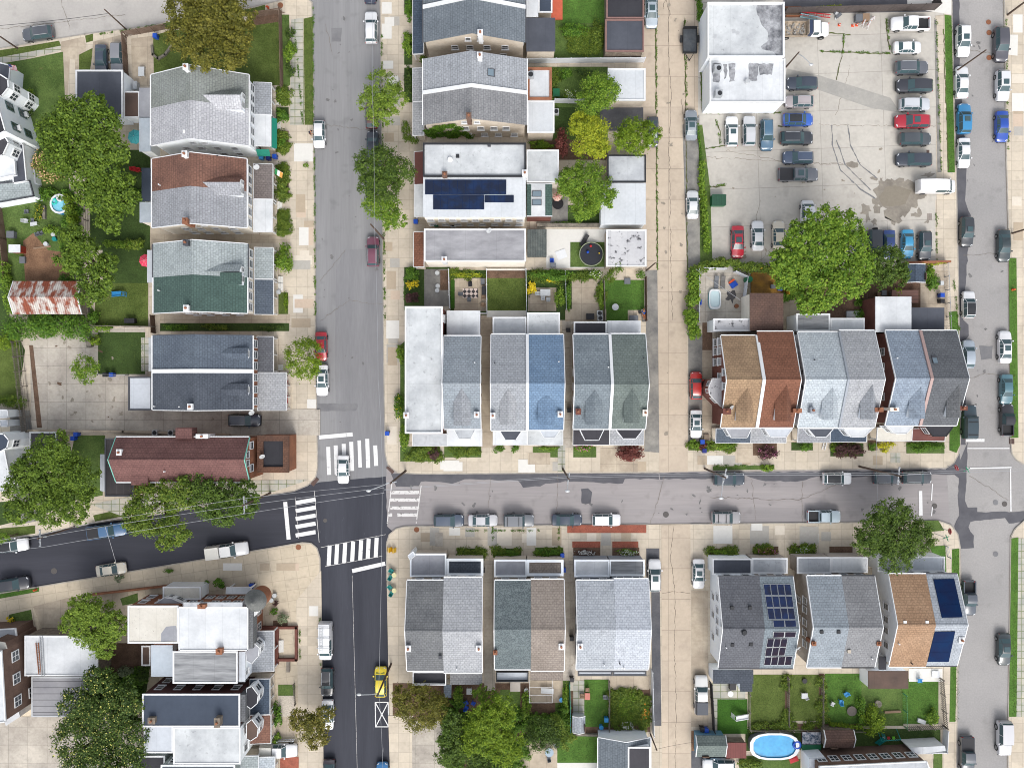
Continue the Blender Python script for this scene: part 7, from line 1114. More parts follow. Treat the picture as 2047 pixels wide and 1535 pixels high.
wire('upper cable over the dark street at left', [(768, 968, 13), (487, 996, 12), (200, 1042, 11), (88, 1066, 9), (-40, 1086, 9)]); wire('middle cable over the dark street at left', [(768, 975, 12.6), (487, 1010, 12), (260, 1044, 11), (-40, 1094, 9)], .025); wire('lower cable over the dark street at left', [(768, 985, 12.2), (487, 1027, 12), (88, 1093, 9), (-40, 1110, 9)], .025); wire('cable across the top left street', [(-30, 54, 5.4), (215, 28, 6.4)], .03, .3, BLACK); wire('cable crossing the dark street to the cream sedan', [(210, 1052, 8), (239, 1152, 2)], .03, .1)
wire('service cable across the fenced pool yard', [(1391, 538, 3), (1480, 600, 4)], .03, .1); wire('service cable across the lower alley', [(1308, 1498, 5.4), (1392, 1482, 3)], .02, .2, BLACK); wire('cable crossing the right part of the middle street', [(1752, 870, 6), (1760, 1120, 6)], .02, .3)
REDS = M('sign_red', c(190, 36, 48), .4, amp=0); GRN = M('sign_green', c(40, 150, 110), .4, amp=0)
def text(parent, s, size, loc, rot, mat, name='lettering'):
    cu = bpy.data.curves.new(name, 'FONT'); cu.body = s; cu.size = size; cu.align_x = 'CENTER'; cu.align_y = 'CENTER'; cu.extrude = .003; cu.materials.append(mat); t_ = bpy.data.objects.new(name, cu); COL.objects.link(t_); me = bpy.data.meshes.new_from_object(t_.evaluated_get(bpy.context.evaluated_depsgraph_get())); bpy.data.objects.remove(t_); o = bpy.data.objects.new(name, me); o.location = loc; o.rotation_euler = rot; o.parent = parent; COL.objects.link(o); return o
def stop_sign(label, px, py, ang):
    b = P(px, py); t = thing('stop_sign', label, 'sign', (b.x, b.y, KB)); MB().cyl((b.x, b.y, KB), (b.x, b.y, 3.1), .04).build('post', STEEL, t); d = Vector((math.cos(R(ang)), math.sin(R(ang)), 0)); q = Vector((b.x, b.y, 2.7))
    s = MB().cyl(q + d * .05, q + d * .08, .48, n=8).build('panel', REDS, t); text(s, 'STOP', .3, Vector((0, 0, 2.7 - KB)) + d * .085, (R(90), 0, R(ang + 90)), WHITE)
stop_sign('red stop sign on the pavement above the right-hand crossing corner', 1893, 931, 200); stop_sign('red stop sign on the corner below the leafy tree', 1880, 1055, 180)
for lb, q, a in (('small green street name sign at the upper right crossing corner', (1908, 934), 30), ('small green street name sign by the leafy corner tree', (1868, 1066), 20)):
    b = P(*q); t = thing('street_name_sign', lb, 'sign', (b.x, b.y, KB)); MB().cyl((b.x, b.y, KB), (b.x, b.y, 3.3), .04).build('post', STEEL, t); MB().obox(b.x, b.y, 3.1, 3.3, 1.0, .05, R(a)).obox(b.x, b.y, 3.34, 3.54, .05, 1.0, R(a)).build('panel', GRN, t)
def board(lb, px, py):
    b = P(px, py); t = thing('folding_sign_board', lb, 'sign', (b.x, b.y, KB), 'yellow boards at the corner shop'); Y = M('board_yellow', c(236, 188, 40), .5, amp=.04)
    for s_ in (-1, 1): MB().hexa([(b.x + s_ * .3, b.y - .35, KB), (b.x + s_ * .34, b.y - .35, KB), (b.x + s_ * .34, b.y + .35, KB), (b.x + s_ * .3, b.y + .35, KB), (b.x + s_ * .02, b.y - .35, 1.1), (b.x + s_ * .06, b.y - .35, 1.1), (b.x + s_ * .06, b.y + .35, 1.1), (b.x + s_ * .02, b.y + .35, 1.1)]).build('panel', Y, t)
board('yellow folding board, left of the pair at the lower corner', 779, 1097); board('yellow folding board, right of the pair at the lower corner', 788, 1098)
# fences and walls
def fence(label, path, h, mat, style='solid', name='fence', th=.06, gap=2.2, cat='fence', pmat=None, z=KB):
    pp = [P(*q) for q in pts(path)]; t = thing(name, label, cat, (pp[0].x, pp[0].y, z)); pm = None; m = MB()
    for a, b in zip(pp, pp[1:]):
        d = b - a; L = d.length; an = math.atan2(d.y, d.x); n = max(1, round(L / gap))
        if style == 'solid': m.obox((a.x + b.x) / 2, (a.y + b.y) / 2, z + .05, z + h, L, th, an)
        elif style == 'wall': m.obox((a.x + b.x) / 2, (a.y + b.y) / 2, z - .2, z + h, L + th * .9, th, an)
        elif style == 'picket':
            k = max(2, int(L / .28))
            for i in range(k): p = a.lerp(b, (i + .5) / k); m.obox(p.x, p.y, z + .08, z + h, .12, .03, an)
            for zz in (.3, .85): m.obox((a.x + b.x) / 2, (a.y + b.y) / 2, z + h * zz - .04, z + h * zz + .04, L, .05, an)
        elif style == 'lattice':
            k = max(2, int(L / .22)); r_ = .035
            for i in range(k):
                for s_ in (-1, 1):
                    p = a.lerp(b, (i + .5) / k); q = d.normalized() * (h * .5 * s_); m.cyl((p.x - q.x, p.y - q.y, z + .05), (p.x + q.x, p.y + q.y, z + h - .05), r_, n=4) if 0 < i < k - 1 else None
            m.obox((a.x + b.x) / 2, (a.y + b.y) / 2, z + h - .08, z + h, L, .07, an)
        elif style == 'rail':
            for zz in (.15, .55, .97): m.cyl(a + Vector((0, 0, z + h * zz)), b + Vector((0, 0, z + h * zz)), .03, n=5)
        elif style == 'chain':
            m.cyl(a + Vector((0, 0, z + h)), b + Vector((0, 0, z + h)), .03, n=5); k = max(2, int(L / .35))
            for i in range(k): p = a.lerp(b, i / k); q = a.lerp(b, (i + 1) / k); m.cyl((p.x, p.y, z + .05), (q.x, q.y, z + h), .012, n=3); m.cyl((q.x, q.y, z + .05), (p.x, p.y, z + h), .012, n=3)
        if style != 'wall':
            for i in range(n + 1):
                p = a.lerp(b, i / n) - pp[0]
                if pm is None:
                    o = MB().box(-.06, -.06, 0, .06, .06, h + .1).build('post', pmat or mat); pm = o.data; bpy.data.objects.remove(o)
                put(pm, 'post', t, (p.x, p.y, 0))
    m.build('panel' if style != 'wall' else 'wall', mat, t); return t
WV = paint('vinyl_white', c(232, 236, 242), .4); WF = M('fence_brown', c(112, 92, 78), .9, c2=c(132, 112, 98), nl=1, ns=6, amp=.15); WG = M('fence_grey_wood', c(150, 142, 132), .9, c2=c(120, 112, 104), nl=1.2, ns=6, amp=.15)
for a in (('brown lattice fence around the big yard at top left, street side', '256,74 336,60', 1.7, WF, 'lattice'), ('brown lattice fence beside the two parked cars at top left', '254,78 258,150', 1.7, WF, 'lattice'), ('brown lattice fence along the top right of the big lawn', '500,38 564,28 567,178', 1.7, WF, 'lattice'), ('white vinyl fence between the weedy yard and the shrub garden', '1052,128 1286,126', 1.8, WV, 'solid'), ('short white vinyl fence below the round green tree', '1108,207 1165,208', 1.8, WV, 'solid'), ('white fence left of the checkered rug patio', '898,541 900,618', 1.6, WV, 'solid'), ('white fence between the patio and the square lawn', '973,541 974,628 960,628', 1.6, WV, 'solid'), ('white fence right of the square lawn', '1051,541 1053,634', 1.6, WV, 'solid'), ('thin wire fence beside the oval hedge', '1129,545 1131,620', 1.3, STEEL, 'chain'), ('wooden fence left of the bright alley lawn', '1206,560 1208,642', 1.4, WG, 'solid'), ('dark wooden fence between the bright lawn and the alley drive', '1289,556 1290,642', 1.5, DKWOOD, 'solid'),
 ('white fence along the left and top of the pool yard', '1393,645 1393,538 1446,540', 1.7, WV, 'solid'), ('white fence on the right of the pool yard', '1466,545 1489,556 1484,600', 1.6, WV, 'solid'), ('yellow stained fence round the wooden deck', '1514,540 1570,540 1569,590', 1.8, M('yellow_stain', c(214, 160, 50), .8, amp=.1), 'solid'), ('chain link fence in front of the right end house yard', '1886,528 1892,660', 1.3, STEEL, 'chain'), ('dark metal fence at the top of the parking lot', '1566,30 1866,22 1862,6', 2.2, M('rust_fence', c(92, 84, 82), .8, amp=.25), 'solid'), ('wooden fence right of the trees behind the white extensions', '1724,560 1724,640', 1.7, DKWOOD, 'solid'), ('teal painted wall fence of the slabbed garden', '1138,1362 1140,1460', 1.2, paint('teal_fence', c(60, 150, 130)), 'solid'), ('white vinyl fence of the vegetable plot along the drive', '1301,1336 1304,1462', 1.6, WV, 'solid'), ('dark wooden fence between the lawn and the vegetable plot', '1217,1358 1217,1462', 1.2, WG, 'solid'), ('black fence along the terraces beside the pale concrete drive', '1418,1360 1424,1455', 1.7, BLACK, 'solid'), ('wire fence left of the second bottom lawn', '1496,1350 1495,1452', 1.2, WG, 'rail'), ('weathered rail fence between the first two bottom lawns', '1572,1350 1573,1445', 1.2, WG, 'picket'), ('weathered rail fence between the second and third bottom lawns', '1640,1350 1641,1448', 1.2, WG, 'picket'), ('green wire fence between the last two bottom lawns', '1804,1384 1806,1450', 1.2, paint('green_wire', c(90, 150, 110)), 'chain'), ('grey wooden fence along the right of the bottom lawns', '1876,1352 1884,1448 1806,1450', 1.5, WG, 'picket'), ('white vinyl fence at the bottom right corner house', '1884,1452 1882,1494 1820,1496', 1.6, WV, 'solid'), ('plain wooden fence at the bottom of the lawns', '1497,1454 1722,1456', 1.2, WG, 'rail'), ('white picket fence by the white pickup drive', '558,1476 590,1474', 1.0, WV, 'picket'), ('white railing along the stone garden and the white pickup pavement', '589,1365 592,1405', .9, WG, 'picket'), ('long wooden rail fence beside the cracked concrete yard', '46,682 66,862', 1.6, WG, 'rail'), ('weathered board fence next to the rail fence of the yard', '36,684 56,862', 1.6, WG, 'picket'), ('brown wooden fence at the left garden edge', '2,400 14,480 20,560', 1.6, WF, 'solid'), ('low brown fence between the lawn and the slate roofed twin', '190,652 312,654', 1.3, WG, 'solid'), ('dark wooden gate at the wall bed', '310,632 312,666', 1.6, DKWOOD, 'solid'), ('wire fence at the top of the dark lawn', '176,388 178,470', 1.4, WG, 'rail'), ('low fence between dark lawn and concrete drive', '200,748 258,750', 1.2, STEEL, 'chain'), ('metal rail around the small front lawn by the right-hand corner', '1888,1090 1893,1112', 1.0, STEEL, 'rail')): fence(*a)
for a in (('rust coloured low wall along the lower left pavement', '188,1186 345,1168', .7, BRICKO, 'wall', 'garden_wall', .25), ('stone retaining wall below the trampoline yard', '1076,452 1200,452', .8, RUBW, 'wall', 'stone_wall', .5), ('stone wall bed behind the narrow flat roofed house', '974,540 1050,540', .5, CONW, 'wall', 'garden_wall', .2), ('long low concrete wall above the red roofed corner building', '62,860 250,862 460,868', .6, CONY, 'wall', 'garden_wall', .3), ('red brick wall along the path beside the navy barrel roof', '1804,528 1888,526', 1.5, BRICKO, 'wall', 'brick_wall', .3), ('crumbled stone wall between the dry lawn and the hedge mound', '176,600 180,640', .7, RUBW, 'wall', 'stone_wall', .5), ('stacked stone wall left of the small dark lawn', '178,664 184,690', .9, RUBW, 'wall', 'stone_wall', .7), ('brick edged stair wall in front of the corner row house', '560,1252 594,1252 594,1316 560,1316', .6, BRICK, 'wall', 'brick_wall', .35), ('curved stone edging of the patio bed by the bushy tree', '306,95 308,112 318,120 332,112 345,94', .4, RUBW, 'wall', 'stone_edging', .3), ('low wall across the terraces behind the lower lawn', '1138,1464 1216,1466', .6, RUBW, 'wall', 'garden_wall', .3)): fence(*a, cat='wall')
# yard furniture
def chair(lb, px, py, a, mat, grp=None, s=1.0):
    p = P(px, py, .5); t = thing('garden_chair', lb, 'chair', (p.x, p.y, KB), grp); t.rotation_euler = (0, 0, R(a)); t.scale = (s, s, s); o0 = Vector(t.location)
    def pc(n, m): 
        m.v = [v + o0 for v in m.v]; return m.build(n, mat, t)
    pc('seat', MB().box(-.28, -.28, .38, .28, .28, .44)); pc('backrest', MB().hexa([(-.28, .24, .44), (.28, .24, .44), (.28, .29, .44), (-.28, .29, .44), (-.27, .4, .95), (.27, .4, .95), (.27, .45, .95), (-.27, .45, .95)]))
    for x in (-.24, .24):
        pc('armrest', MB().box(x - .05, -.25, .6, x + .05, .3, .65))
        for y in (-.24, .24): pc('leg', MB().box(x - .03, y - .03, 0, x + .03, y + .03, .38 if y > 0 else .6))
def table(lb, px, py, mat, r=None, lx=1.2, ly=.8, h=.74, a=0, leg=None, cat='table'):
    p = P(px, py, h); t = thing('garden_table', lb, cat, (p.x, p.y, KB)); m = MB(); z = KB
    if r: m.cyl((p.x, p.y, z + h - .04), (p.x, p.y, z + h), r, n=20)
    else: m.obox(p.x, p.y, z + h - .05, z + h, lx, ly, R(a))
    m.build('table_top', mat, t)
    for dx, dy in ((-1, -1), (1, -1), (1, 1), (-1, 1)):
        k = .5 * r if r else 0; ux, uy = (dx * k, dy * k) if r else (dx * (lx / 2 - .08), dy * (ly / 2 - .08)); ca, sa = math.cos(R(a)), math.sin(R(a)); MB().obox(p.x + ux * ca - uy * sa, p.y + ux * sa + uy * ca, z, z + h - .051, .05, .05).build('leg', leg or mat, t)
    return t
def parasol(lb, px, py, r, h, cols):
    p = P(px, py, h); t = thing('parasol', lb, 'parasol', (p.x, p.y, KB)); MB().cyl((p.x, p.y, KB), (p.x, p.y, h + .1), .03).build('pole', WHITE, t); n = 8
    q = [(p.x + r * math.cos(2 * math.pi * i / n + .2), p.y + r * math.sin(2 * math.pi * i / n + .2), h - .45) for i in range(n)]; top = (p.x, p.y, h)
    m = MB().add([top] + q + [(x, y, z - .02) for x, y, z in q] + [(p.x, p.y, h - .03)], [(0, 1 + i, 1 + (i + 1) % n) for i in range(n)] + [(2 * n + 1, n + 1 + (i + 1) % n, n + 1 + i) for i in range(n)] + [(1 + i, n + 1 + i, n + 1 + (i + 1) % n, 1 + (i + 1) % n) for i in range(n)]); cn = m.build('canopy', cols[0], t)
    m = MB()
    for i in range(n): m.cyl((top[0], top[1], top[2] + .01), (q[i][0], q[i][1], q[i][2] + .015), .025, n=4)
    m.build('rib', cols[1], cn)
def bin_(lb, px, py, mat, h=1.0, w=.6, grp=None, rnd=False):
    p = P(px, py, h); t = thing('wheelie_bin' if not rnd else 'barrel', lb, 'bin' if not rnd else 'barrel', (p.x, p.y, KB), grp); z = KB
    if rnd: MB().cyl((p.x, p.y, z), (p.x, p.y, z + h), w * .45, w * .5, n=14).build('body', mat, t); MB().cyl((p.x, p.y, z + h), (p.x, p.y, z + h + .05), w * .53, n=14).build('lid', mat, t)
    else:
        k = w / 2; MB().hexa([(p.x - k * .8, p.y - k * .8, z + .05), (p.x + k * .8, p.y - k * .8, z + .05), (p.x + k * .8, p.y + k * .8, z + .05), (p.x - k * .8, p.y + k * .8, z + .05), (p.x - k, p.y - k, z + h), (p.x + k, p.y - k, z + h), (p.x + k, p.y + k, z + h), (p.x - k, p.y + k, z + h)]).build('body', mat, t)
        MB().hexa([(p.x - k * 1.08, p.y - k * 1.08, z + h), (p.x + k * 1.08, p.y - k * 1.08, z + h), (p.x + k * 1.08, p.y + k * 1.08, z + h), (p.x - k * 1.08, p.y + k * 1.08, z + h), (p.x - k, p.y - k, z + h + .08), (p.x + k, p.y - k, z + h + .1), (p.x + k, p.y + k, z + h + .1), (p.x - k, p.y + k, z + h + .08)]).build('lid', mat, t)
        for s_ in (-1, 1): MB().cyl((p.x + s_ * k * .9, p.y + k * .8, z + .12), (p.x + s_ * k * 1.05, p.y + k * .8, z + .12), .12).build('wheel', TYRE, t)
BLU = M('plastic_blue', c(36, 84, 190), .45, amp=.05); LBL = M('plastic_light_blue', c(60, 150, 210), .45, amp=.05); TEA = M('plastic_teal', c(30, 140, 136), .5, amp=.05); BKP = M('plastic_black', c(44, 44, 48), .5, amp=.05); GRP = M('plastic_grey', c(112, 116, 122), .6, amp=.06); LGP = M('plastic_pale', c(206, 210, 212), .5, amp=.05); GNP = M('plastic_green', c(36, 110, 74), .5, amp=.06); REDP_ = M('plastic_red', c(196, 52, 58), .5, amp=.06); TAN = M('wicker', c(150, 126, 104), .8, amp=.12, ns=12); YLP = M('plastic_yellow', c(236, 200, 60), .5, amp=.04)
for q in (('red garden chair, left of the pair by the brown roof', 268, 338, 100, REDP_), ('red garden chair, right of the pair by the brown roof', 277, 340, 100, REDP_), ('teal chair upper left of the pale corner table', 783, 1141, 60, TEA), ('teal chair below the pale corner table', 781, 1153, 150, TEA), ('teal chair above the lower pale table', 780, 1174, 40, TEA), ('teal chair below the lower pale table', 783, 1185, 150, TEA), ('grey chair at the left of the lawn corner', 54, 423, 180, GRP), ('grey lawn chair pair member with a white cushion', 52, 442, 90, LGP), ('dark lawn chair right of the cushioned one', 66, 441, 270, GRP), ('grey folding chair, left of two on the left lawn', 75, 468, 200, GRP), ('grey folding chair, right of two on the left lawn', 83, 466, 200, GRP),
 ('dark wicker armchair on the patio with the checkered rug', 940, 569, 0, BKP), ('small chair left on the checkered rug', 922, 588, 90, GRP), ('small chair below on the checkered rug', 938, 598, 180, GRP), ('cushioned tan chair, upper by the patio fence', 966, 594, 270, TAN), ('cushioned tan chair, lower by the patio fence', 965, 609, 250, TAN), ('pale chair left of the grey patio table', 1075, 587, 90, LGP), ('pale chair below left of the grey patio table', 1085, 595, 180, LGP), ('pale chair below right of the grey patio table', 1096, 598, 180, LGP), ('dark armchair in the corner of the yellow deck', 1554, 548, 270, BKP), ('grey wicker chair on the yellow deck', 1556, 560, 250, TAN), ('blue chair beside the blue table set behind the terraces', 932, 1404, 30, BLU), ('blue chair right of the first in the terrace yard', 946, 1405, 330, BLU), ('dark blue chair at the lower side of the terrace yard', 932, 1414, 150, BLU), ('white lawn chair lying over on the third bottom lawn', 1664, 1406, 60, LGP), ('blue lawn chair upper right on the third bottom lawn', 1691, 1387, 300, LBL), ('blue lawn chair below on the third bottom lawn', 1681, 1402, 180, LBL), ('grey lawn chair on the middle bottom lawn', 1610, 1390, 200, LGP), ('dark chair left of the round parasol table on the lower patio', 1085, 1490, 60, GRP), ('dark chair right of the round parasol table on the lower patio', 1110, 1489, 300, GRP), ('dark chair below the round parasol table on the lower patio', 1097, 1514, 190, GRP), ('wooden chair left of the pink planter in the slab garden', 1164, 1390, 90, TAN), ('wooden chair above the pink planter in the slab garden', 1174, 1378, 0, TAN), ('grey chair at the right of the slab garden lawn', 1209, 1392, 270, GRP), ('blue lounge chair on the grey deck', 1066, 498, 0, LBL), ('blue chair by the white patio sheet', 1103, 520, 180, BLU), ('light blue chair at the small white patio near the end house', 1838, 1360, 0, LBL), ('small blue seat at the pool yard fence', 1398, 606, 0, BLU), ('orange tan planter like chair by the deck edge', 1757, 589, 90, TAN)): chair(*q)
table('round pale table, upper of two at the lower corner shop', 788, 1149, M('table_cream', c(232, 226, 176), .5, amp=.03), .36); table('round pale table, lower of two at the lower corner shop', 788, 1180, M('table_cream', c(232, 226, 176), .5, amp=.03), .36); table('grey square patio table with a green plant on it', 1090, 585, LGP, None, 1.5, 1.0); table('oblong glass topped table under the lattice pergola', 1094, 1380, LGP, None, 1.9, .8, a=-4); table('square grey table on the middle bottom lawn', 1608, 1390, LGP, None, .9, .8); table('small round garden table on the bright alley lawn', 1230, 614, LGP, .5); table('teal folded table by the orange edged white roof', 1112, 186, GNP, None, 1.0, 1.2); table('white stone table in the bark yard behind the terraces', 938, 1381, LGP, None, .8, .9); table('white garden table on the patio by the bushy tree', 283, 144, LGP, None, .9, 1.4); table('white plank table on the left lawn', 68, 448, LGP, None, 1.0, .55, a=8); table('round blue and grey patio table on the lower patio', 1098, 1503, M('table_blue_grey', c(160, 180, 196), .4, amp=.05), .65); table('pink square planter table in the slab garden', 1174, 1391, M('pink_table', c(206, 130, 116), .6, amp=.05), None, .8, 1.0, h=.5); table('low white table on the grey patio by the black fence', 1460, 1386, WHITE, .42)
parasol('turquoise parasol beside the white rear wing', 267, 272, .95 * 1.15, 2.4, (M('turquoise_cloth', c(92, 194, 200), .8, amp=.04), M('turq_rib', c(60, 160, 170), .8, amp=0))); parasol('pink parasol on the dark lawn by the pale green roof', 288, 520, .95, 2.4, (M('pink_cloth', c(232, 74, 104), .8, amp=.05), M('pink_rib', c(246, 150, 160), .8, amp=0))); parasol('cream and red parasol on the patio of the solar house', 1114, 392, .7, 2.2, (M('cream_cloth', c(226, 196, 180), .8, amp=.05), REDP_))
for q in (('blue bin, left of three by the green awning', 522, 315, LBL), ('dark blue bin in the middle by the green awning', 536, 316, M('navy_plastic', c(40, 52, 130), .5, amp=.04)), ('bright blue bin, right of three by the green awning', 549, 313, BLU), ('blue bin by the porch of the solar house', 831, 443, BLU), ('dark bin beside the solar house side wall', 1013, 445, BKP), ('black bin, right one beside the solar house side wall', 1040, 446, BKP), ('small blue postal bin on the kerb by the corner house', 774, 866, BLU), ('blue bin, upper of two by the taupe house', 1124, 1110, BLU), ('blue bin, lower of two by the taupe house', 1127, 1139, BLU), ('blue bin on the alley corner bed', 1404, 883, BLU), ('dark blue bin in front of the alley corner bed', 1408, 901, M('navy_plastic', c(40, 52, 130), .5, amp=.04)), ('blue bin at the left of two by the wooden yard wall', 146, 876, BLU), ('bright blue bin right of the first by the wooden yard wall', 152, 868, BLU), ('blue bin by the white house steps at far left', 56, 285, BLU), ('second blue bin by the white house at far left', 58, 310, LBL), ('blue bin by the small tree on the concrete yard', 223, 749, BLU), ('black bin by the small tree on the concrete yard', 210, 749, BKP), ('blue bin by the blue shed', 1412, 1459, BLU), ('dark bin left of the blue bin by the blue shed', 1404, 1457, BKP), ('blue bin at the end house yard', 1883, 590, BLU), ('black bin at the end house yard', 1883, 602, BKP), ('blue bin in the corner of the yellow deck', 1559, 577, BLU), ('grey bin on the yellow deck', 1545, 573, GRP), ('blue bin on the patio by the bushy tree', 310, 72, BLU), ('dark bin in the brick side passage of the blue house', 1138, 820, BKP), ('dark bin, upper one in the passage by the blue grey house', 1136, 660, BKP), ('green bin beside the narrow flat roofed house', 872, 449, GNP), ('dark bin in the passage between the terraces', 1143, 1276, BKP), ('dark bin at the slab garden wall', 1143, 1358, BKP), ('teal bin at the lawn edge of the slab garden', 1212, 1438, LBL), ('blue bin by the brick corner house door', 502, 1171, BLU), ('blue bin beside the slate porch above', 965, 1140, BKP)): bin_(*q)
for q in (('blue tub by the lower patio lattice', 1122, 1398, LBL, .5), ('teal barrel at the left garden', 109, 478, TEA, .5), ('cream planter pot, upper in the left garden', 107, 469, LGP, .5), ('cream planter pot, lower in the left garden', 92, 488, LGP, .5), ('cream planter pot by the round pool', 136, 443, LGP, .5), ('white planter pot, upper on the corner path', 874, 546, LGP, .5), ('white planter pot, middle on the corner path', 875, 572, LGP, .5), ('white planter pot, lower on the corner path', 874, 581, LGP, .5), ('white round planter by the slate blue porch', 557, 584, LGP, .5), ('blue rain barrel at the slab garden end', 1202, 1453, LBL, .8), ('white pot by the lattice pergola', 1052, 1379, LGP, .5), ('white pot at the corner house step', 549, 1190, LGP, .5), ('cream pot at the corner house wall', 543, 1199, LGP, .5), ('dark round fire pit on the third bottom lawn', 1702, 1420, M('ash', c(110, 104, 98), .9, amp=.1), .3, 1.4), ('round fire ring on the fourth bottom lawn', 1755, 1406, RUBW, .4, 1.0), ('brown fire bowl on the pool yard', 1472, 612, RUST, .4), ('dark round fire table on the solar house patio', 1115, 408, BKP, .5, 1.6), ('dark round fire pit in the middle bottom lawn', 1608, 1360, BKP, .3, .7)):
    bin_(q[0], q[1], q[2], q[3], q[4], q[5] if len(q) > 5 else .62, None, True)
# pools, trampoline, toys
def pool(lb, px, py, rx, ry, h, n, wall, water, sup=1.0, name='swimming_pool'):
    p = P(px, py, h); t = thing(name, lb, 'pool', (p.x, p.y, KB)); k = S * (H - h) / H; se = lambda a, q: (math.copysign(abs(math.cos(a)) ** sup, math.cos(a)) * rx * k * q + p.x, math.copysign(abs(math.sin(a)) ** sup, math.sin(a)) * ry * k * q + p.y)
    def ring(q0, q1, z0, z1):
        m = MB()
        for i in range(n):
            a, b = 2 * math.pi * (i + .5) / n, 2 * math.pi * (i + 1.5) / n; A, B, C_, D = se(a, q0), se(b, q0), se(b, q1), se(a, q1); m.hexa([(*A, z0), (*D, z0), (*C_, z0), (*B, z0), (*A, z1), (*D, z1), (*C_, z1), (*B, z1)])
        return m
    q = 1 - .28 / (ry * k); ring(q, 1, KB + h - .1, KB + h).build('rim', WHITE, t); ring(q + .03, .985, KB, KB + h - .1).build('wall', wall, t)
    MB().prism([se(2 * math.pi * (i + .5) / n, q + .02) for i in range(n)], KB + .05, KB + h - .22).build('water', water, t); return t
WATER = M('pool_water', c(44, 156, 214), .06, c2=c(64, 176, 228), nl=1.2, amp=.1, ns=2, bump=.1, spec=.6); WATER2 = M('pool_water_pale', c(120, 204, 232), .08, c2=c(150, 220, 240), nl=1, amp=.06, spec=.6)
pool('large oval above-ground pool with bright blue water', 1548, 1491, 50, 27, 1.3, 16, paint('pool_grey_wall', c(120, 124, 128)), WATER, .75); pool('round pool with pale blue water and a white float', 119, 408, 19, 20, 1.0, 14, LBL, WATER2)
t = pool('long white inflatable pool on the fenced concrete yard', 1429, 598, 12, 20, .6, 20, M('inflatable_blue', c(90, 190, 210), .4, amp=.03), M('pool_water_white', c(214, 236, 240), .1, amp=.03, spec=.5), .5, 'inflatable_pool')
def ring_toy(lb, px, py, z, r, mat, cat='pool float'):
    p = P(px, py, z); m = MB(); n = 14; q = [(p.x + r * math.cos(2 * math.pi * i / n), p.y + r * math.sin(2 * math.pi * i / n), z) for i in range(n + 1)]; m.tube(q, r * .36, 8); tag(m.build('pool_float', mat, loc=p), lb, cat)
ring_toy('turquoise swim ring floating in the round pool', 108, 403, 1.0, .38, M('float_turquoise', c(60, 214, 196), .4, amp=0)); ring_toy('white swim ring floating at the top of the round pool', 120, 396, 1.0, .42, WHITE); ring_toy('blue float with white spots at the oval pool edge', 1593, 1488, 1.3, .5, BLU)
p = P(1585, 1515); t = thing('float_mat', 'red plastic boat by the right end of the oval pool', 'boat', (p.x, p.y, KB)); MB().obox(p.x, p.y, KB, KB + .3, 1.3, .8, R(20)).build('hull', REDP_, t); MB().obox(p.x, p.y, KB + .301, KB + .36, 1.0, .5, R(20)).build('seat', REDS, t)
p = P(1182, 508, .9); t = thing('trampoline', 'round black trampoline on the small lawn beside the flaking garage', 'trampoline', (p.x, p.y, KB)); m = MB(); n = 24; q = [(p.x + 1.75 * math.cos(2 * math.pi * i / n), p.y + 1.75 * math.sin(2 * math.pi * i / n), .95) for i in range(n + 1)]
MB().cyl((p.x, p.y, .9), (p.x, p.y, .93), 1.66, n=24).build('mat', M('trampoline_mat', c(48, 50, 58), .7, amp=.05), t); MB().tube(q, .07, 8).build('frame', paint('tramp_frame', c(150, 158, 132)), t)
for i in range(0, n, 4): MB().cyl((q[i][0], q[i][1], KB), q[i], .035).build('leg', STEEL, t)
for lb, x, y, r, mt in (('blue ball on the trampoline', 1175, 504, .22, BLU), ('yellow ball on the trampoline', 1198, 506, .12, YLP), ('red ring toy on the trampoline', 1181, 492, .2, REDP_)): b = P(x, y, 1.1); tag(MB().ball((b.x, b.y, .93 + r), r).build('ball', mt, loc=b), lb, 'ball')
def slide(lb, px, py, a, mat, L=2.2, h=1.1):
    p = P(px, py); t = thing('toy_slide', lb, 'slide', (p.x, p.y, KB)); t.rotation_euler = (0, 0, R(a)); o0 = Vector(t.location); m = MB().hexa([o0 + Vector(v) for v in ((-L / 2, -.28, .1), (L / 2 - .4, -.28, h - .08), (L / 2 - .4, .28, h - .08), (-L / 2, .28, .1), (-L / 2, -.28, .18), (L / 2 - .4, -.28, h), (L / 2 - .4, .28, h), (-L / 2, .28, .18))]); m.build('chute', mat, t)
    for s_ in (-1, 1): MB().hexa([o0 + Vector(v) for v in ((-L / 2, s_ * .33 - .04, .1), (L / 2 - .4, s_ * .33 - .04, h - .1), (L / 2 - .4, s_ * .33 + .04, h - .1), (-L / 2, s_ * .33 + .04, .1), (-L / 2, s_ * .33 - .04, .36), (L / 2 - .4, s_ * .33 - .04, h + .18), (L / 2 - .4, s_ * .33 + .04, h + .18), (-L / 2, s_ * .33 + .04, .36))]).build('side_rail', mat, t)
    m = MB()
    for s_ in (-1, 1): m.cyl(o0 + Vector((L / 2, s_ * .3, 0)), o0 + Vector((L / 2 - .35, s_ * .3, h + .1)), .04)
    for i in range(4): m.cyl(o0 + Vector((L / 2 - .08 * i, -.3, .22 + i * .25)), o0 + Vector((L / 2 - .08 * i, .3, .22 + i * .25)), .03)
    m.build('ladder', mat, t)
slide('blue toy slide on the dry lawn', 240, 589, 0, LBL); slide('white toy slide on the turf next to the black fence', 1478, 1428, 175, WHITE, 2.6, 1.4); slide('turquoise slide of the swing set on the bottom lawn', 1757, 1474, 60, TEA, 1.8)
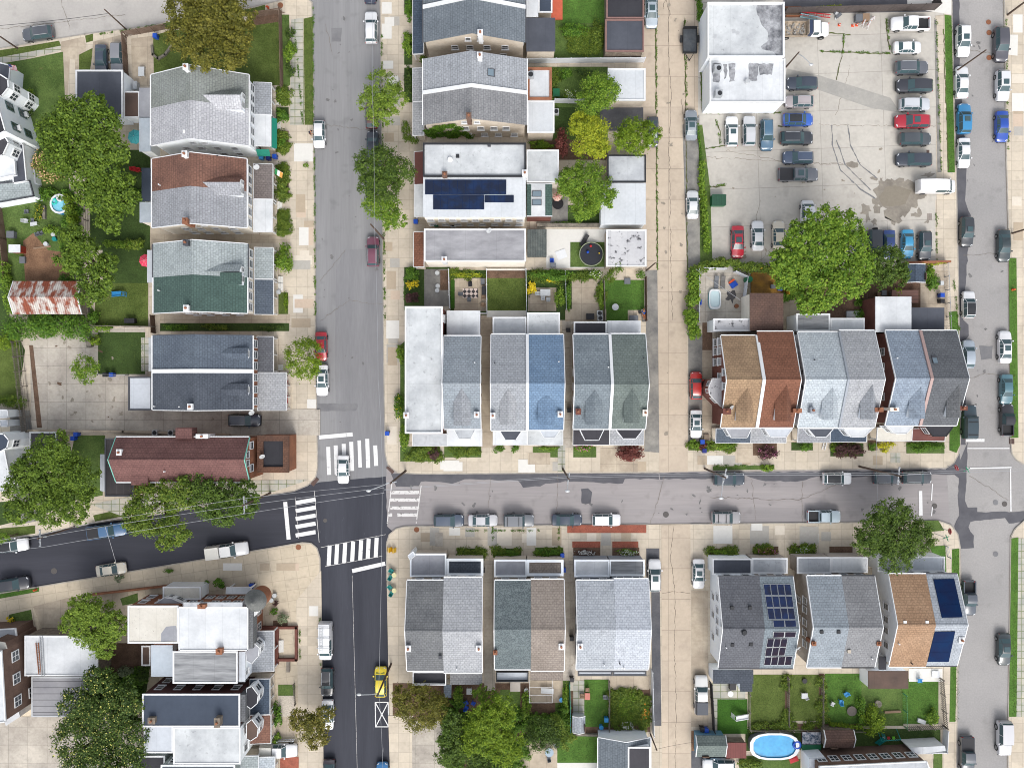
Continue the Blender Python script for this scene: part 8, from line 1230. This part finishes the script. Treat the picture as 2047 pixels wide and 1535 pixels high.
p = P(1780, 1478); t = thing('swing_set', 'turquoise swing frame on the bottom lawn near the brown shed', 'swing', (p.x, p.y, KB)); a_, b_ = P(1762, 1480, 1.6), P(1800, 1477, 1.6); MB().cyl((a_.x, a_.y, 1.7), (b_.x, b_.y, 1.7), .05).build('top_bar', TEA, t)
for q in (a_, b_):
    for s_ in (-1, 1): MB().cyl((q.x, q.y, 1.7), (q.x + .1, q.y + s_ * .9, KB), .045).build('leg', TEA, t)
for i, mt in enumerate((LGP, REDP_, M('toy_green', c(120, 210, 60), .5, amp=0))): x = a_.x + .8 + i * .75; s_ = MB().box(x - .2, a_.y - .25, .5, x + .2, a_.y + .15, .58).build('swing_seat', mt, t); MB().cyl((x - .18, a_.y - .05, .55), (x - .18, a_.y + .0, 1.68), .015).cyl((x + .18, a_.y - .05, .55), (x + .18, a_.y, 1.68), .015).build('rope', STEEL, s_)
# dumpster, cones, ladders, odds and ends
p = P(1435, 402, .8); t = thing('dumpster', 'green dumpster at the left edge of the parking lot', 'dumpster', (p.x, p.y, KB)); MB().box(p.x - 1.0, p.y - .75, KB + .1, p.x + 1.0, p.y + .75, 1.4).build('body', GNP, t); MB().hexa([(p.x - 1.05, p.y - .8, 1.4), (p.x + 1.05, p.y - .8, 1.4), (p.x + 1.05, p.y + .8, 1.55), (p.x - 1.05, p.y + .8, 1.55), (p.x - 1.05, p.y - .8, 1.47), (p.x + 1.05, p.y - .8, 1.47), (p.x + 1.05, p.y + .8, 1.62), (p.x - 1.05, p.y + .8, 1.62)]).build('lid', M('lid_green', c(40, 82, 62), .6, amp=.1, brick=(.25, 40, 0, .03, .7, .05, 0)), t)
for x_ in (-1.08, 1.02): MB().box(p.x + x_, p.y - .4, .7, p.x + x_ + .06, p.y + .4, .85).build('fork_pocket', GNP, t)
CONE = M('cone_orange', c(232, 92, 52), .5, amp=.05)
def cone(lb, px, py):
    p = P(px, py, .3); t = thing('traffic_cone', lb, 'traffic cone', (p.x, p.y, KB), 'cones and barriers in the lot'); MB().box(p.x - .2, p.y - .2, KB, p.x + .2, p.y + .2, KB + .05).build('base', CONE, t); MB().cyl((p.x, p.y, KB + .05), (p.x, p.y, KB + .7), .15, .03, n=12).build('body', CONE, t); MB().cyl((p.x, p.y, KB + .32), (p.x, p.y, KB + .46), .102, .074, n=12).build('stripe', WHITE, t)
for q in (('orange cone nearest the white work truck', 1655, 49), ('orange cone, second from the white work truck', 1678, 50), ('orange cone left of the pair by the white barriers', 1705, 51), ('orange cone right of the pair by the white barriers', 1713, 50)): cone(*q)
def barrier(lb, px, py, a):
    p = P(px, py, .5); t = thing('folding_barrier', lb, 'barrier', (p.x, p.y, KB), 'cones and barriers in the lot'); o0 = Vector((p.x, p.y, 0)); d = Vector((math.cos(R(a)), math.sin(R(a)), 0)); w = Vector((-d.y, d.x, 0))
    for s_ in (-1, 1):
        MB().tube([o0 + d * -.45 + w * s_ * .3 + Vector((0, 0, KB)), o0 + d * -.4 + w * s_ * .05 + Vector((0, 0, 1.0)), o0 + d * .4 + w * s_ * .05 + Vector((0, 0, 1.0)), o0 + d * .45 + w * s_ * .3 + Vector((0, 0, KB))], .035).build('frame', WHITE, t)
        q = o0 + w * s_ * .12; MB().obox(q.x, q.y, .62, .86, .84, .04, R(a)).build('board', M('barrier_board', c(236, 224, 220), .5, c2=c(220, 96, 70), nl=2.2, amp=0, cut=(.49, .51)), t)
for q in (('white folding barrier, nearest the cones', 1725, 47, 65), ('white folding barrier, lowest of the group by the cones', 1735, 51, 65), ('white folding barrier, upper right of the group by the cones', 1742, 40, 40)): barrier(*q)
def ladder(lb, a, b, w, mat, z=KB + .3):
    A, B = P(*a, z), P(*b, z); d = (B - A).normalized(); s_ = Vector((-d.y, d.x, 0)) * w / 2; t = thing('ladder', lb, 'ladder', A); m = MB()
    for k in (-1, 1): m.hexa([(A if i in (0, 3) else B) + s_ * k + s_.normalized() * (e * .05) + Vector((0, 0, zz)) for zz in (-.05, .05) for i, e in ((0, -1), (1, -1), (2, 1), (3, 1))])
    m.build('side_rail', mat, t); m = MB(); n = int((B - A).length / .33)
    for i in range(1, n): q = A.lerp(B, i / n); m.cyl(q - s_, q + s_, .03, n=6)
    m.build('rung', mat, t)
ladder('red ladder lying on rusty scrap at the top of the lot', (1600, 27), (1660, 33), .45, REDP_, .7); ladder('pale blue ladder lying below the red ladder', (1600, 31), (1640, 39), .5, M('ladder_blue', c(150, 196, 206), .5, amp=.05), .75); ladder('brown ladder, left of two on the white garage roof', (74, 1284), (80, 1347), .35, RUST, 4.4); ladder('steel ladder, right of two on the white garage roof', (82, 1272), (86, 1350), .35, STEEL, 4.4); ladder('white ladder lying by the front steps of the pale blue house', (1650, 884), (1646, 899), .4, WHITE, .3)
def pile(name, lb, cat, px, py, lx, ly, n, mats, z=.5, seed=1, long=False):
    r_ = random.Random(seed); p = P(px, py); t = thing(name, lb, cat, (p.x, p.y, KB))
    for i in range(n):
        m = MB().obox(p.x + r_.uniform(-.5, .5) * lx * (0.1 if long else .7), p.y + (i + .5 - n / 2) / n * ly, KB, KB + r_.uniform(.3, 1) * z, lx * r_.uniform(.7, 1) if long else lx * r_.uniform(.25, .5), ly / n * .9 if long else ly * r_.uniform(.25, .5), r_.uniform(-.03, .03) if long else r_.uniform(0, 3)); m.build('plank' if long else 'object', mats[i % len(mats)], t)
pile('timber_pile', 'rusty stacked timbers beside the white building at the top of the lot', 'timber', 1584, 26, 2.6, 1.6, 7, [RUST, WOOD, DKWOOD], .6, 3, True); pile('scrap_heap', 'grey bags and boxes at the end of the ladders', 'scrap', 1672, 34, 1.0, .9, 6, [LGP, GRP], .6, 4); 
for lb, x, y, mt, cat in (('grey covered crate by the lot fence', 1715, 38, GRP, 'crate'), ('tan plywood box by the lot fence', 1729, 37, TAN, 'box')): p = P(x, y, .5); t = thing('crate', lb, cat, (p.x, p.y, KB)); MB().box(p.x - .48, p.y - .48, KB, p.x + .48, p.y + .48, .9).build('body', mt, t); MB().box(p.x - .51, p.y - .51, .9, p.x + .51, p.y + .51, .97).build('lid', mt, t)
def lounger(lb, px, py, a, mat, L=1.9):
    p = P(px, py, .4); t = thing('sun_lounger', lb, 'sun lounger', (p.x, p.y, KB)); ca, sa = math.cos(R(a)), math.sin(R(a)); q = lambda u, v: (p.x + u * ca - v * sa, p.y + u * sa + v * ca)
    MB().obox(*q(-.3, 0), .35, .45, L * .65, .62, R(a)).build('seat', mat, t); m = MB(); e = [q(L * .17, -.31), q(L * .17, .31), q(L * .5, .31), q(L * .5, -.31)]; m.hexa([(*e[0], .36), (*e[3], .7), (*e[2], .7), (*e[1], .36), (*e[0], .45), (*e[3], .8), (*e[2], .8), (*e[1], .45)]); m.build('backrest', mat, t)
    for u in (-.8, .3):
        for v in (-.26, .26): MB().obox(*q(u, v), KB, .35, .05, .05).build('leg', mat, t)
lounger('blue grey lounger, left of two in the pool yard', 1432, 565, 88, GRP); lounger('dark grey lounger, right of two in the pool yard', 1445, 565, 88, M('lounger_dark', c(116, 114, 112), .7, amp=.05)); lounger('black lounger leaning at the trampoline', 1168, 481, 60, BKP)
p = P(1467, 569, .5); t = thing('toy_car', 'blue toy table with an orange edge in the pool yard', 'toy', (p.x, p.y, KB)); MB().obox(p.x, p.y, KB, .6, 1.0, .8, R(35)).build('body', BLU, t); MB().obox(p.x - .35, p.y + .5, KB, .7, .9, .25, R(35)).build('edge', CONE, t)
p = P(1494, 559, 1.0); tag(MB().cyl((p.x, p.y, .3), (p.x + .25, p.y, 1.5), .45, n=16).build('toy_tunnel', GNP, loc=(p.x, p.y, KB)), 'dark green round toy tunnel on the fence of the pool yard', 'toy'); r_ = P(1460, 592)
t = thing('black_tarp', 'crumpled black tarp with white things on it in the pool yard', 'tarp', (r_.x, r_.y, KB)); MB().prism([P(*q)[:2] for q in rough_poly(1461, 592, 10, 12, 14, .4, 9)], KB, KB + .12).build('sheet', M('tarp', c(84, 82, 84), .8, amp=.3), t)
# rug, bbq, grill covers, ac units
p, q = P(925, 577), P(956, 596); m = MB().box(p.x, q.y, z2, q.x, p.y, z2 + .05); 
mt = bpy.data.materials.new('checker_rug'); mt.use_nodes = True; n_ = mt.node_tree.nodes; ck = n_.new('ShaderNodeTexChecker'); ck.inputs['Scale'].default_value = 2.2; ck.inputs['Color1'].default_value = (.03, .025, .026, 1); ck.inputs['Color2'].default_value = (.6, .5, .45, 1); mp = n_.new('ShaderNodeMapping'); mp.inputs['Rotation'].default_value = (0, 0, R(45)); gx = n_.new('ShaderNodeNewGeometry'); lk = mt.node_tree.links; lk.new(gx.outputs['Position'], mp.inputs['Vector']); lk.new(mp.outputs[0], ck.inputs['Vector']); lk.new(ck.outputs['Color'], n_['Principled BSDF'].inputs['Base Color'])
tag(m.build('outdoor_rug', mt, loc=(p.x, p.y, z2)), 'black and pale checkered rug on the fenced patio', 'rug')
def box_thing(name, lb, cat, px, py, lx, ly, h, mat, a=0, top=None):
    p = P(px, py, h); t = thing(name, lb, cat, (p.x, p.y, KB)); MB().obox(p.x, p.y, KB, KB + h * .85, lx * .94, ly * .94, R(a)).build('body', mat, t); MB().obox(p.x, p.y, KB + h * .85, KB + h, lx, ly, R(a)).build('lid', top or mat, t); return t
for q in (('grill', 'covered black grill by the patio fence', 'grill', 967, 581, .6, 1.3, 1.1, BKP), ('grill', 'black grill cover at the dry lawn corner', 'grill', 259, 641, 1.5, .7, 1.0, BKP), ('storage_box', 'grey storage box at the patio fence', 'box', 965, 563, .6, .9, .6, GRP), ('hot_tub', 'round edged square spa behind the teal roof', 'spa', 1030, 1371, 1.5, 1.5, .9, DKGREY, 0, M('spa_lid', c(196, 188, 180), .6, amp=.05)), ('storage_box', 'dark storage box at the bare concrete patio', 'box', 1180, 633, 1.2, .9, .7, BKP), ('storage_box', 'dark box by the slate lawn corner', 'box', 1254, 562, .9, .9, .3, GRP), ('storage_box', 'dark grey box at the alley lawn steps', 'box', 1267, 636, 1.3, .8, .6, GRP), ('storage_box', 'pale cabinet at the right lot corner', 'box', 1883, 566, .5, .6, .8, LGP), ('wooden_bench', 'grey wooden bench at the corner row house', 'bench', 576, 1332, .5, 1.6, .5, WG), ('wooden_crate', 'wooden pallet at the alley corner bed', 'crate', 1412, 873, .8, .8, .3, WOOD), ('storage_box', 'black grill at the turf patio', 'grill', 1465, 1372, .9, 1.0, 1.0, BKP), ('storage_box', 'dark cabinet by the wavy roof deck', 'box', 1106, 1090 - 560, .8, .6, .9, GRP), ('grill', 'silver grill by the bushy tree patio', 'grill', 270, 171, .6, 1.2, 1.1, STEEL), ('garden_bed_box', 'stone raised planter by the left lawn', 'planter', 88, 425, .4, 2.0, .5, RUBW), ('wooden_plank', 'pale plank lying on the mulch', 'plank', 85, 495, 2.6, .25, .12, TAN, 6), ('solar_rack', 'dark slatted rack by the chicken coop', 'rack', 21, 469, 1.1, 1.0, .9, GRP), ('wheelbarrow_tray', 'grey tub by the chicken coop', 'tub', 45, 520, .8, 1.0, .5, GRP), ('dining_set', 'dark wicker seat pair under the navy roof', 'seat', 1767, 586, .7, .8, .7, GRP), ('metal_cellar_door', 'metal cellar hatch behind the white extension', 'hatch', 1706, 628, 2.1, .9, .5, STEEL), ('dolphin_float', 'white cloth sheet on the concrete patio by the deck', 'cloth', 1122, 509, 1.5, 1.3, .1, WHITE, 20), ('door_panel', 'white leaning door at the bottom right yard', 'door', 1870, 1347, 1.1, 1.0, .3, WHITE), ('cold_frame', 'glass cold frame at the bottom of the last lawn', 'frame', 1842, 1441, 1.2, .6, .4, LGP, -20), ('surfboard', 'pale plank over the ivy bed', 'plank', 1784, 1422, 2.4, .3, .3, TAN, 3), ('junk_cart', 'open frame full of bright things beside the oval pool', 'cart', 1622, 1474, 2.8, 1.8, .8, DKWOOD, 0, M('mixed_junk', c(200, 200, 206), .7, c2=c(70, 90, 110), nl=2.6, amp=.2, cut=(.4, .6))), ('green_tarp', 'green tarp covered stack beside the oval pool', 'tarp', 1622, 1493, 2.8, .9, .7, GNP)): box_thing(*q)
for lb, x, y in (('fan unit, upper of two behind the blue grey house', 1199, 626), ('fan unit, lower of two behind the blue grey house', 1200, 636), ('fan unit beside the side wall of the solar house', 906, 449), ('fan unit, left of three by the red roofed corner building', 309, 865), ('fan unit, middle of three by the red roofed corner building', 341, 865), ('fan unit, right of three by the red roofed corner building', 382, 866), ('fan unit behind the pale white extension', 1112, 223)):
    p = P(x, y, .9); t = thing('fan_unit', lb, 'air conditioner', (p.x, p.y, KB), 'fan units beside the houses'); MB().box(p.x - .4, p.y - .4, KB, p.x + .4, p.y + .4, .95).build('casing', LGP, t); MB().cyl((p.x, p.y, .94), (p.x, p.y, .98), .32, n=14).build('fan_grille', BLACK, t)
# lattice pergola, deck of the yellow fence
p, q = P(1058, 1358, 2.3), P(1104, 1404, 2.3); t = thing('pergola', 'thin white rope pergola over the taupe house patio', 'pergola', (p.x, q.y, KB))
for x_ in (p.x, q.x):
    for y_ in (p.y, q.y): MB().cyl((x_, y_, KB), (x_, y_, 2.3), .04).build('post', WHITE, t)
m = MB()
for i in range(4): yy = p.y + (q.y - p.y) * i / 3; m.cyl((p.x, yy, 2.3), (q.x, yy, 2.3), .03)
for i in range(2): xx = p.x + (q.x - p.x) * i; m.cyl((xx, p.y, 2.3), (xx, q.y, 2.3), .03)
m.build('top_frame', WHITE, t)
p, q = P(1500, 545), P(1567, 587); tag(MB().box(p.x, q.y, KB, q.x, p.y, .5).build('wooden_deck', M('yellow_deck', c(176, 132, 56), .85, c2=c(130, 98, 56), nl=.7, ns=5, amp=.2, brick=(40, .16, 0, .02, .7, .08, 0)), loc=(p.x, q.y, KB)), 'yellow stained wooden deck behind the brown rear wing', 'deck')
# flags
def flag(lb, px, py, z, cols, vert, a=-20, L=1.5, w=.9, canton=None):
    p = P(px, py, z); t = thing('flag', lb, 'flag', p); d = Vector((math.cos(R(a)), math.sin(R(a)), 0)); s_ = Vector((-d.y * .5, d.x * .5, .55)).normalized(); MB().cyl(p - d * .5 + Vector((0, 0, -.4)), p + d * L, .025).build('flagpole', WHITE, t); n = len(cols)
    for i, mt in enumerate(cols):
        m = MB(); a0, a1 = i / n, (i + 1) / n
        f = (lambda u, v, e: p + d * (L * u) - s_ * (w * v) + s_.cross(d) * e)
        q = [(a0, 0), (a1, 0), (a1, 1), (a0, 1)] if vert else [(0, a0), (1, a0), (1, a1), (0, a1)]
        m.hexa([f(u, v, -.01) for u, v in q] + [f(u, v, .01) for u, v in q]); m.build('stripe', mt, t)
    if canton: m = MB(); q = [(0, 0), (.42, 0), (.42, .54), (0, .54)]; m.hexa([f(u, v, -.016) for u, v in q] + [f(u, v, .016) for u, v in q]); m.build('canton', canton, t)
flag('tricolour flag of green, white and orange by the brown roofed porch', 550, 337, 2.6, [M('flag_green', c(60, 150, 90), .8, amp=0), WHITE, M('flag_orange', c(240, 170, 90), .8, amp=0)], True, -30, 1.3, 1.0); flag('red and white striped flag with a blue corner at the far left house', 16, 128, 4, [M('flag_red', c(196, 60, 74), .8, amp=0), WHITE] * 4 + [M('flag_red', c(196, 60, 74), .8, amp=0)], False, -15, 1.2, .8, M('flag_blue', c(60, 70, 120), .8, amp=0))
HYD = M('hydrant_orange', c(220, 96, 52), .5, amp=.05)
for lb, x, y in (('orange hydrant on the green verge of the right street', 2026, 579), ('orange hydrant at the left verge of the lower street', 70, 1179), ('red hydrant at the low rust coloured wall', 183, 1189), ('small red hydrant on the verge near the top left corner', 535, 15)):
    p = P(x, y, .5); t = thing('fire_hydrant', lb, 'hydrant', (p.x, p.y, KB)); MB().cyl((p.x, p.y, KB), (p.x, p.y, .75), .16, .14, n=12).ball((p.x, p.y, .78), .15).build('body', HYD, t)
    for s_ in (-1, 1): MB().cyl((p.x + s_ * .1, p.y, .6), (p.x + s_ * .28, p.y, .6), .07).build('nozzle', HYD, t)
# people
def skin_mesh(name, joints, mat, parent, sub=2):
    """joints: {name: (pos, radius, parent)}"""
    ks = list(joints); me = bpy.data.meshes.new(name); o0 = BASE[parent.name] if parent is not None else Vector()
    me.from_pydata([tuple(Vector(joints[k][0])) for k in ks], [(ks.index(joints[k][2]), ks.index(k)) for k in ks if joints[k][2]], []); me.materials.append(mat); o = bpy.data.objects.new(name, me); link(o, parent)
    md = o.modifiers.new('skin', 'SKIN'); md.use_smooth_shade = True
    for i, k in enumerate(ks): r_ = joints[k][1]; sv = me.skin_vertices[0].data[i]; sv.radius = (r_, r_); sv.use_root = i == 0
    o.modifiers.new('sub', 'SUBSURF').levels = sub; o.modifiers['sub'].render_levels = sub; return o
SKIN = M('skin', c(206, 150, 112), .6, amp=.03)
def person(lb, px, py, z, rot, J, shirt, bottom, hair, hpos):
    p = P(px, py, z); t = thing('person', lb, 'person', (p.x, p.y, z)); t.rotation_euler = (0, 0, R(rot)); skin_mesh('body', J, SKIN, t)
    T = {k: (J[k][0], J[k][1] * 1.16, {'hip': None}.get(k, J[k][2])) for k in ('hip', 'waist', 'chest', 'shl', 'shr', 'ell', 'elr')}; 
    for s_ in 'lr': a, b = Vector(J['sh' + s_][0]), Vector(J['el' + s_][0]); T['el' + s_] = (a.lerp(b, .6), J['el' + s_][1] * 1.45, 'sh' + s_)
    skin_mesh('shirt', T, shirt, t); B = {k: (J[k][0], J[k][1] * 1.18, J[k][2] if k != 'hip' else None) for k in ('hip', 'hpl', 'hpr', 'knl', 'knr')}; skin_mesh('trousers', B, bottom, t)
    h = Vector(hpos); MB().ball(h + p, .115, .12, .1).build('hair', hair, t)
    n = Vector(J['head'][0]); d = Vector(J['face'][0]) - n; f = MB().ball(n + d * 1.15 + p, .022).build('nose', SKIN, t); return t
def standing(lean=0, armf=.2):
    s, l = math.sin(lean), math.cos(lean); up = lambda y, z: (y + (z - .9) * s, .9 + (z - .9) * l)
    q = lambda x, y, z: (x, up(y, z)[0], up(y, z)[1]) if z > .9 else (x, y, z)
    J = {'hip': ((0, 0, .92), .13, None), 'waist': (q(0, 0, 1.1), .125, 'hip'), 'chest': (q(0, 0, 1.32), .15, 'waist'), 'neck': (q(0, .02, 1.5), .06, 'chest'), 'head': (q(0, .03, 1.64), .1, 'neck'), 'face': (q(0, .1, 1.62), .07, 'head'), 'crown': (q(0, .02, 1.73), .075, 'head')}
    for s_, x in (('l', 1), ('r', -1)):
        J.update({'sh' + s_: (q(x * .19, 0, 1.42), .075, 'chest'), 'el' + s_: (q(x * .26, armf * .5, 1.14), .05, 'sh' + s_), 'wr' + s_: (q(x * .22, armf * 1.4, .96), .034, 'el' + s_), 'ha' + s_: (q(x * .2, armf * 1.6, .9), .036, 'wr' + s_), 'hpl' if s_ == 'l' else 'hpr': ((x * .1, 0, .86), .1, 'hip'), 'kn' + s_: ((x * .11, .02, .48), .065, 'hp' + s_), 'an' + s_: ((x * .11, -.02, .09), .045, 'kn' + s_), 'to' + s_: ((x * .12, .14, .05), .045, 'an' + s_)})
        for i in range(4): J['f%d%s' % (i, s_)] = (q(x * (.16 + i * .022), armf * 1.9, .82 + .01 * i), .01, 'ha' + s_)
        J['th' + s_] = (q(x * .14, armf * 1.7, .88), .012, 'ha' + s_)
    return J
J = standing(.55, .3); person('person in dark clothes standing at the open door of a small white car', 622, 270, KB, -80, J, M('shirt_dark', c(56, 54, 76), .8, amp=.05), M('trousers_dark', c(40, 42, 52), .8, amp=.05), M('hair_dark', c(40, 32, 28), .8, amp=0), J['crown'][0])
def reclining():
    J = {'hip': ((0, 0, .5), .14, None), 'waist': ((0, .2, .52), .135, 'hip'), 'chest': ((0, .44, .62), .16, 'waist'), 'neck': ((0, .62, .74), .06, 'chest'), 'head': ((0, .76, .82), .1, 'neck'), 'face': ((0, .75, .92), .07, 'head'), 'crown': ((0, .86, .84), .08, 'head')}
    for s_, x in (('l', -1), ('r', 1)):
        J.update({'sh' + s_: ((x * .2, .52, .64), .078, 'chest'), 'el' + s_: ((x * .32, .28, .54), .052, 'sh' + s_), 'wr' + s_: ((x * .34, .04, .52), .036, 'el' + s_), 'ha' + s_: ((x * .34, -.05, .52), .038, 'wr' + s_), 'hp' + s_: ((x * .1, -.08, .5), .105, 'hip'), 'kn' + s_: ((x * .13, -.48, .58), .068, 'hp' + s_), 'an' + s_: ((x * .13, -.78, .2), .046, 'kn' + s_), 'to' + s_: ((x * .14, -.92, .17), .045, 'an' + s_)})
        for i in range(4): J['f%d%s' % (i, s_)] = ((x * (.31 + i * .022), -.14 - .01 * (i % 3), .5), .01, 'ha' + s_)
        J['th' + s_] = ((x * .29, -.07, .5), .012, 'ha' + s_)
    return J
J = reclining(); t = person('person in a bright blue shirt reclining beside the alley fence', 1287, 630, KB, 8, J, M('shirt_blue', c(34, 96, 200), .8, amp=.05), M('shorts_orange', c(206, 130, 84), .8, amp=.05), M('hair_ginger', c(150, 100, 60), .8, amp=0), J['crown'][0])
p = P(1287, 630, .5); e_ = MB().cyl((p.x, p.y + .36, KB + .745), (p.x, p.y + .38, KB + .752), .14, n=18).cyl((p.x, p.y + .36, KB + .753), (p.x, p.y + .38, KB + .757), .1, n=18); e_.build('chest_emblem', LBL, t)
lounger('low dark lounger carrying the person in blue', 1287, 631, 98, M('lounger_dark', c(116, 114, 112), .7, amp=.05)); box_thing('bag', 'black bag next to the person in blue', 'bag', 1279, 624, .4, .5, .4, BKP, 20)
# small litter and weeds in joints
rg = np.random.default_rng(5)
def weeds(label, lst, n, w, mat, seed, h=.14, size=.16):
    r_ = np.random.default_rng(seed); out = []
    for s in lst:
        p = pts(s)
        for a, b in zip(p, p[1:]):
            L = math.dist(a, b); k = int(L * n); t = r_.random(k); cl = (np.sin(t * L * .35 + a[0]) + np.sin(t * L * .13 + a[1]) > -.3)
            t = t[cl]; k = len(t); A, B = np.array(P(*a)), np.array(P(*b)); q = A + (B - A) * t[:, None]; q[:, :2] += r_.normal(size=(k, 2)) * w * .4; q[:, 2] = KB + .03 + r_.random(k) * h; out.append(q)
    tag(cloud('weeds', np.concatenate(out), size, mat, None, seed, .8), label, 'weeds', kind='stuff')
weeds('weeds growing in the pavement joints and kerbs', ['627,10 627,250', '629,300 631,640', '763,60 768,470', '768,470 770,640', '1311,0 1314,540', '1369,40 1373,240', '1396,20 1404,220', '1404,226 1560,226', '1686,70 1684,108', '1771,36 1778,100', '1870,40 1880,345', '808,550 810,620', '920,1060 1080,1060', '985,1050 985,1092', '1117,1050 1117,1095', '2010,40 2014,300', '1424,930 1548,930', '1905,560 1916,660', '600,1250 600,1316', '640,1230 642,1330', '1870,420 1872,520', '1640,104 1790,108', '1430,240 1440,290', '1410,298 1440,294', '1414,374 1450,370', '200,70 330,50', '590,60 606,250'], 3.2, .22, LF['hedge'], 11)
tag(cloud('fallen_leaves', np.array([P(x, y, KB + .03) for x, y in zip(rg.uniform(780, 900, 160), rg.uniform(1425, 1500, 160))] + [P(x, y, KB + .03) for x, y in zip(rg.uniform(1740, 1880, 160), rg.uniform(1046, 1140, 160))]), .12, LF['autumn'], None, 3, 2), 'fallen leaves scattered on the pavement under trees', 'leaves', kind='stuff')
# grass blades on the larger lawns
def tufts(lst, n, seed, mat):
    r_ = np.random.default_rng(seed); out = []
    for x0, y0, x1, y1 in lst:
        k = int((x1 - x0) * (y1 - y0) * n); q = np.array([P(a, b, 0) for a, b in zip(r_.uniform(x0, x1, k), r_.uniform(y0, y1, k))]); q[:, 2] = KB + .05 + r_.random(k) * .08; out.append(q)
    tag(cloud('grass_tufts', np.concatenate(out), .14, mat, None, seed, .9, aspect=.4), 'short uneven grass on the lawns', 'grass', kind='stuff')
tufts([(500, 60, 564, 165), (200, 572, 292, 648), (198, 668, 288, 744), (976, 560, 1048, 618), (1212, 564, 1284, 616), (1500, 1352, 1566, 1444), (1580, 1352, 1636, 1436), (1652, 1350, 1716, 1440), (1808, 1366, 1872, 1440), (1720, 1462, 1876, 1494), (1120, 1470, 1192, 1520), (1172, 1364, 1212, 1448), (1128, 0, 1206, 44), (70, 130, 122, 180), (608, 40, 624, 248), (1892, 40, 1904, 340), (2020, 520, 2030, 870), (2022, 1080, 2032, 1428), (1904, 1100, 1916, 1440), (1900, 640, 1914, 890)], .2, 21, M('leaf_grass', c(72, 98, 40), .9, c2=c(104, 122, 58), nl=.8, rnd=.3))
def cover(label, areas, n, seed, mat, h, size):
    r_ = np.random.default_rng(seed); L = []
    for x0, y0, x1, y1 in areas:
        for i in range(max(3, int((x1 - x0) * (y1 - y0) * n))): p = P(r_.uniform(x0, x1), r_.uniform(y0, y1), .4); a = r_.uniform(.35, 1.0); L.append(((p.x, p.y, KB + .2), (a, a * r_.uniform(.6, 1), h * r_.uniform(.5, 1.2)), 1))
    pos, dr = clumps(L, 150, seed, .25, .3); tag(cloud('undergrowth', pos, size, LF[mat], None, seed, .6, cen=dr), label, 'undergrowth', kind='stuff')
cover('rough green undergrowth filling the overgrown back yards', [(130, 400, 160, 600), (175, 380, 290, 400), (60, 380, 150, 400), (885, 1395, 924, 1535), (924, 1426, 1050, 1535), (1050, 1425, 1140, 1475), (1120, 1410, 1140, 1460), (1560, 545, 1600, 600), (1715, 600, 1740, 640), (200, 1340, 290, 1400), (1850, 545, 1866, 580)], .011, 41, 'hedge', 1.0, .26)
cover('mixed low plants in the garden borders', [(905, 543, 970, 552), (1056, 545, 1130, 560), (1196, 560, 1204, 620), (1136, 548, 1200, 556), (1222, 1380, 1296, 1456), (1140, 60, 1205, 105), (1062, 140, 1110, 200), (553, 176, 576, 208), (553, 264, 576, 304), (553, 332, 576, 394), (555, 424, 576, 466), (814, 896, 878, 918), (892, 895, 960, 908), (1380, 884, 1466, 898), (1664, 888, 1722, 908), (918, 1098, 968, 1110), (988, 1098, 1040, 1110), (1074, 1096, 1124, 1110), (1418, 1098, 1472, 1108), (1508, 1094, 1554, 1106), (1584, 1092, 1628, 1108), (1500, 1446, 1640, 1456), (1570, 1350, 1578, 1445), (1638, 1350, 1647, 1445)], .02, 43, 'mixed', .5, .2)
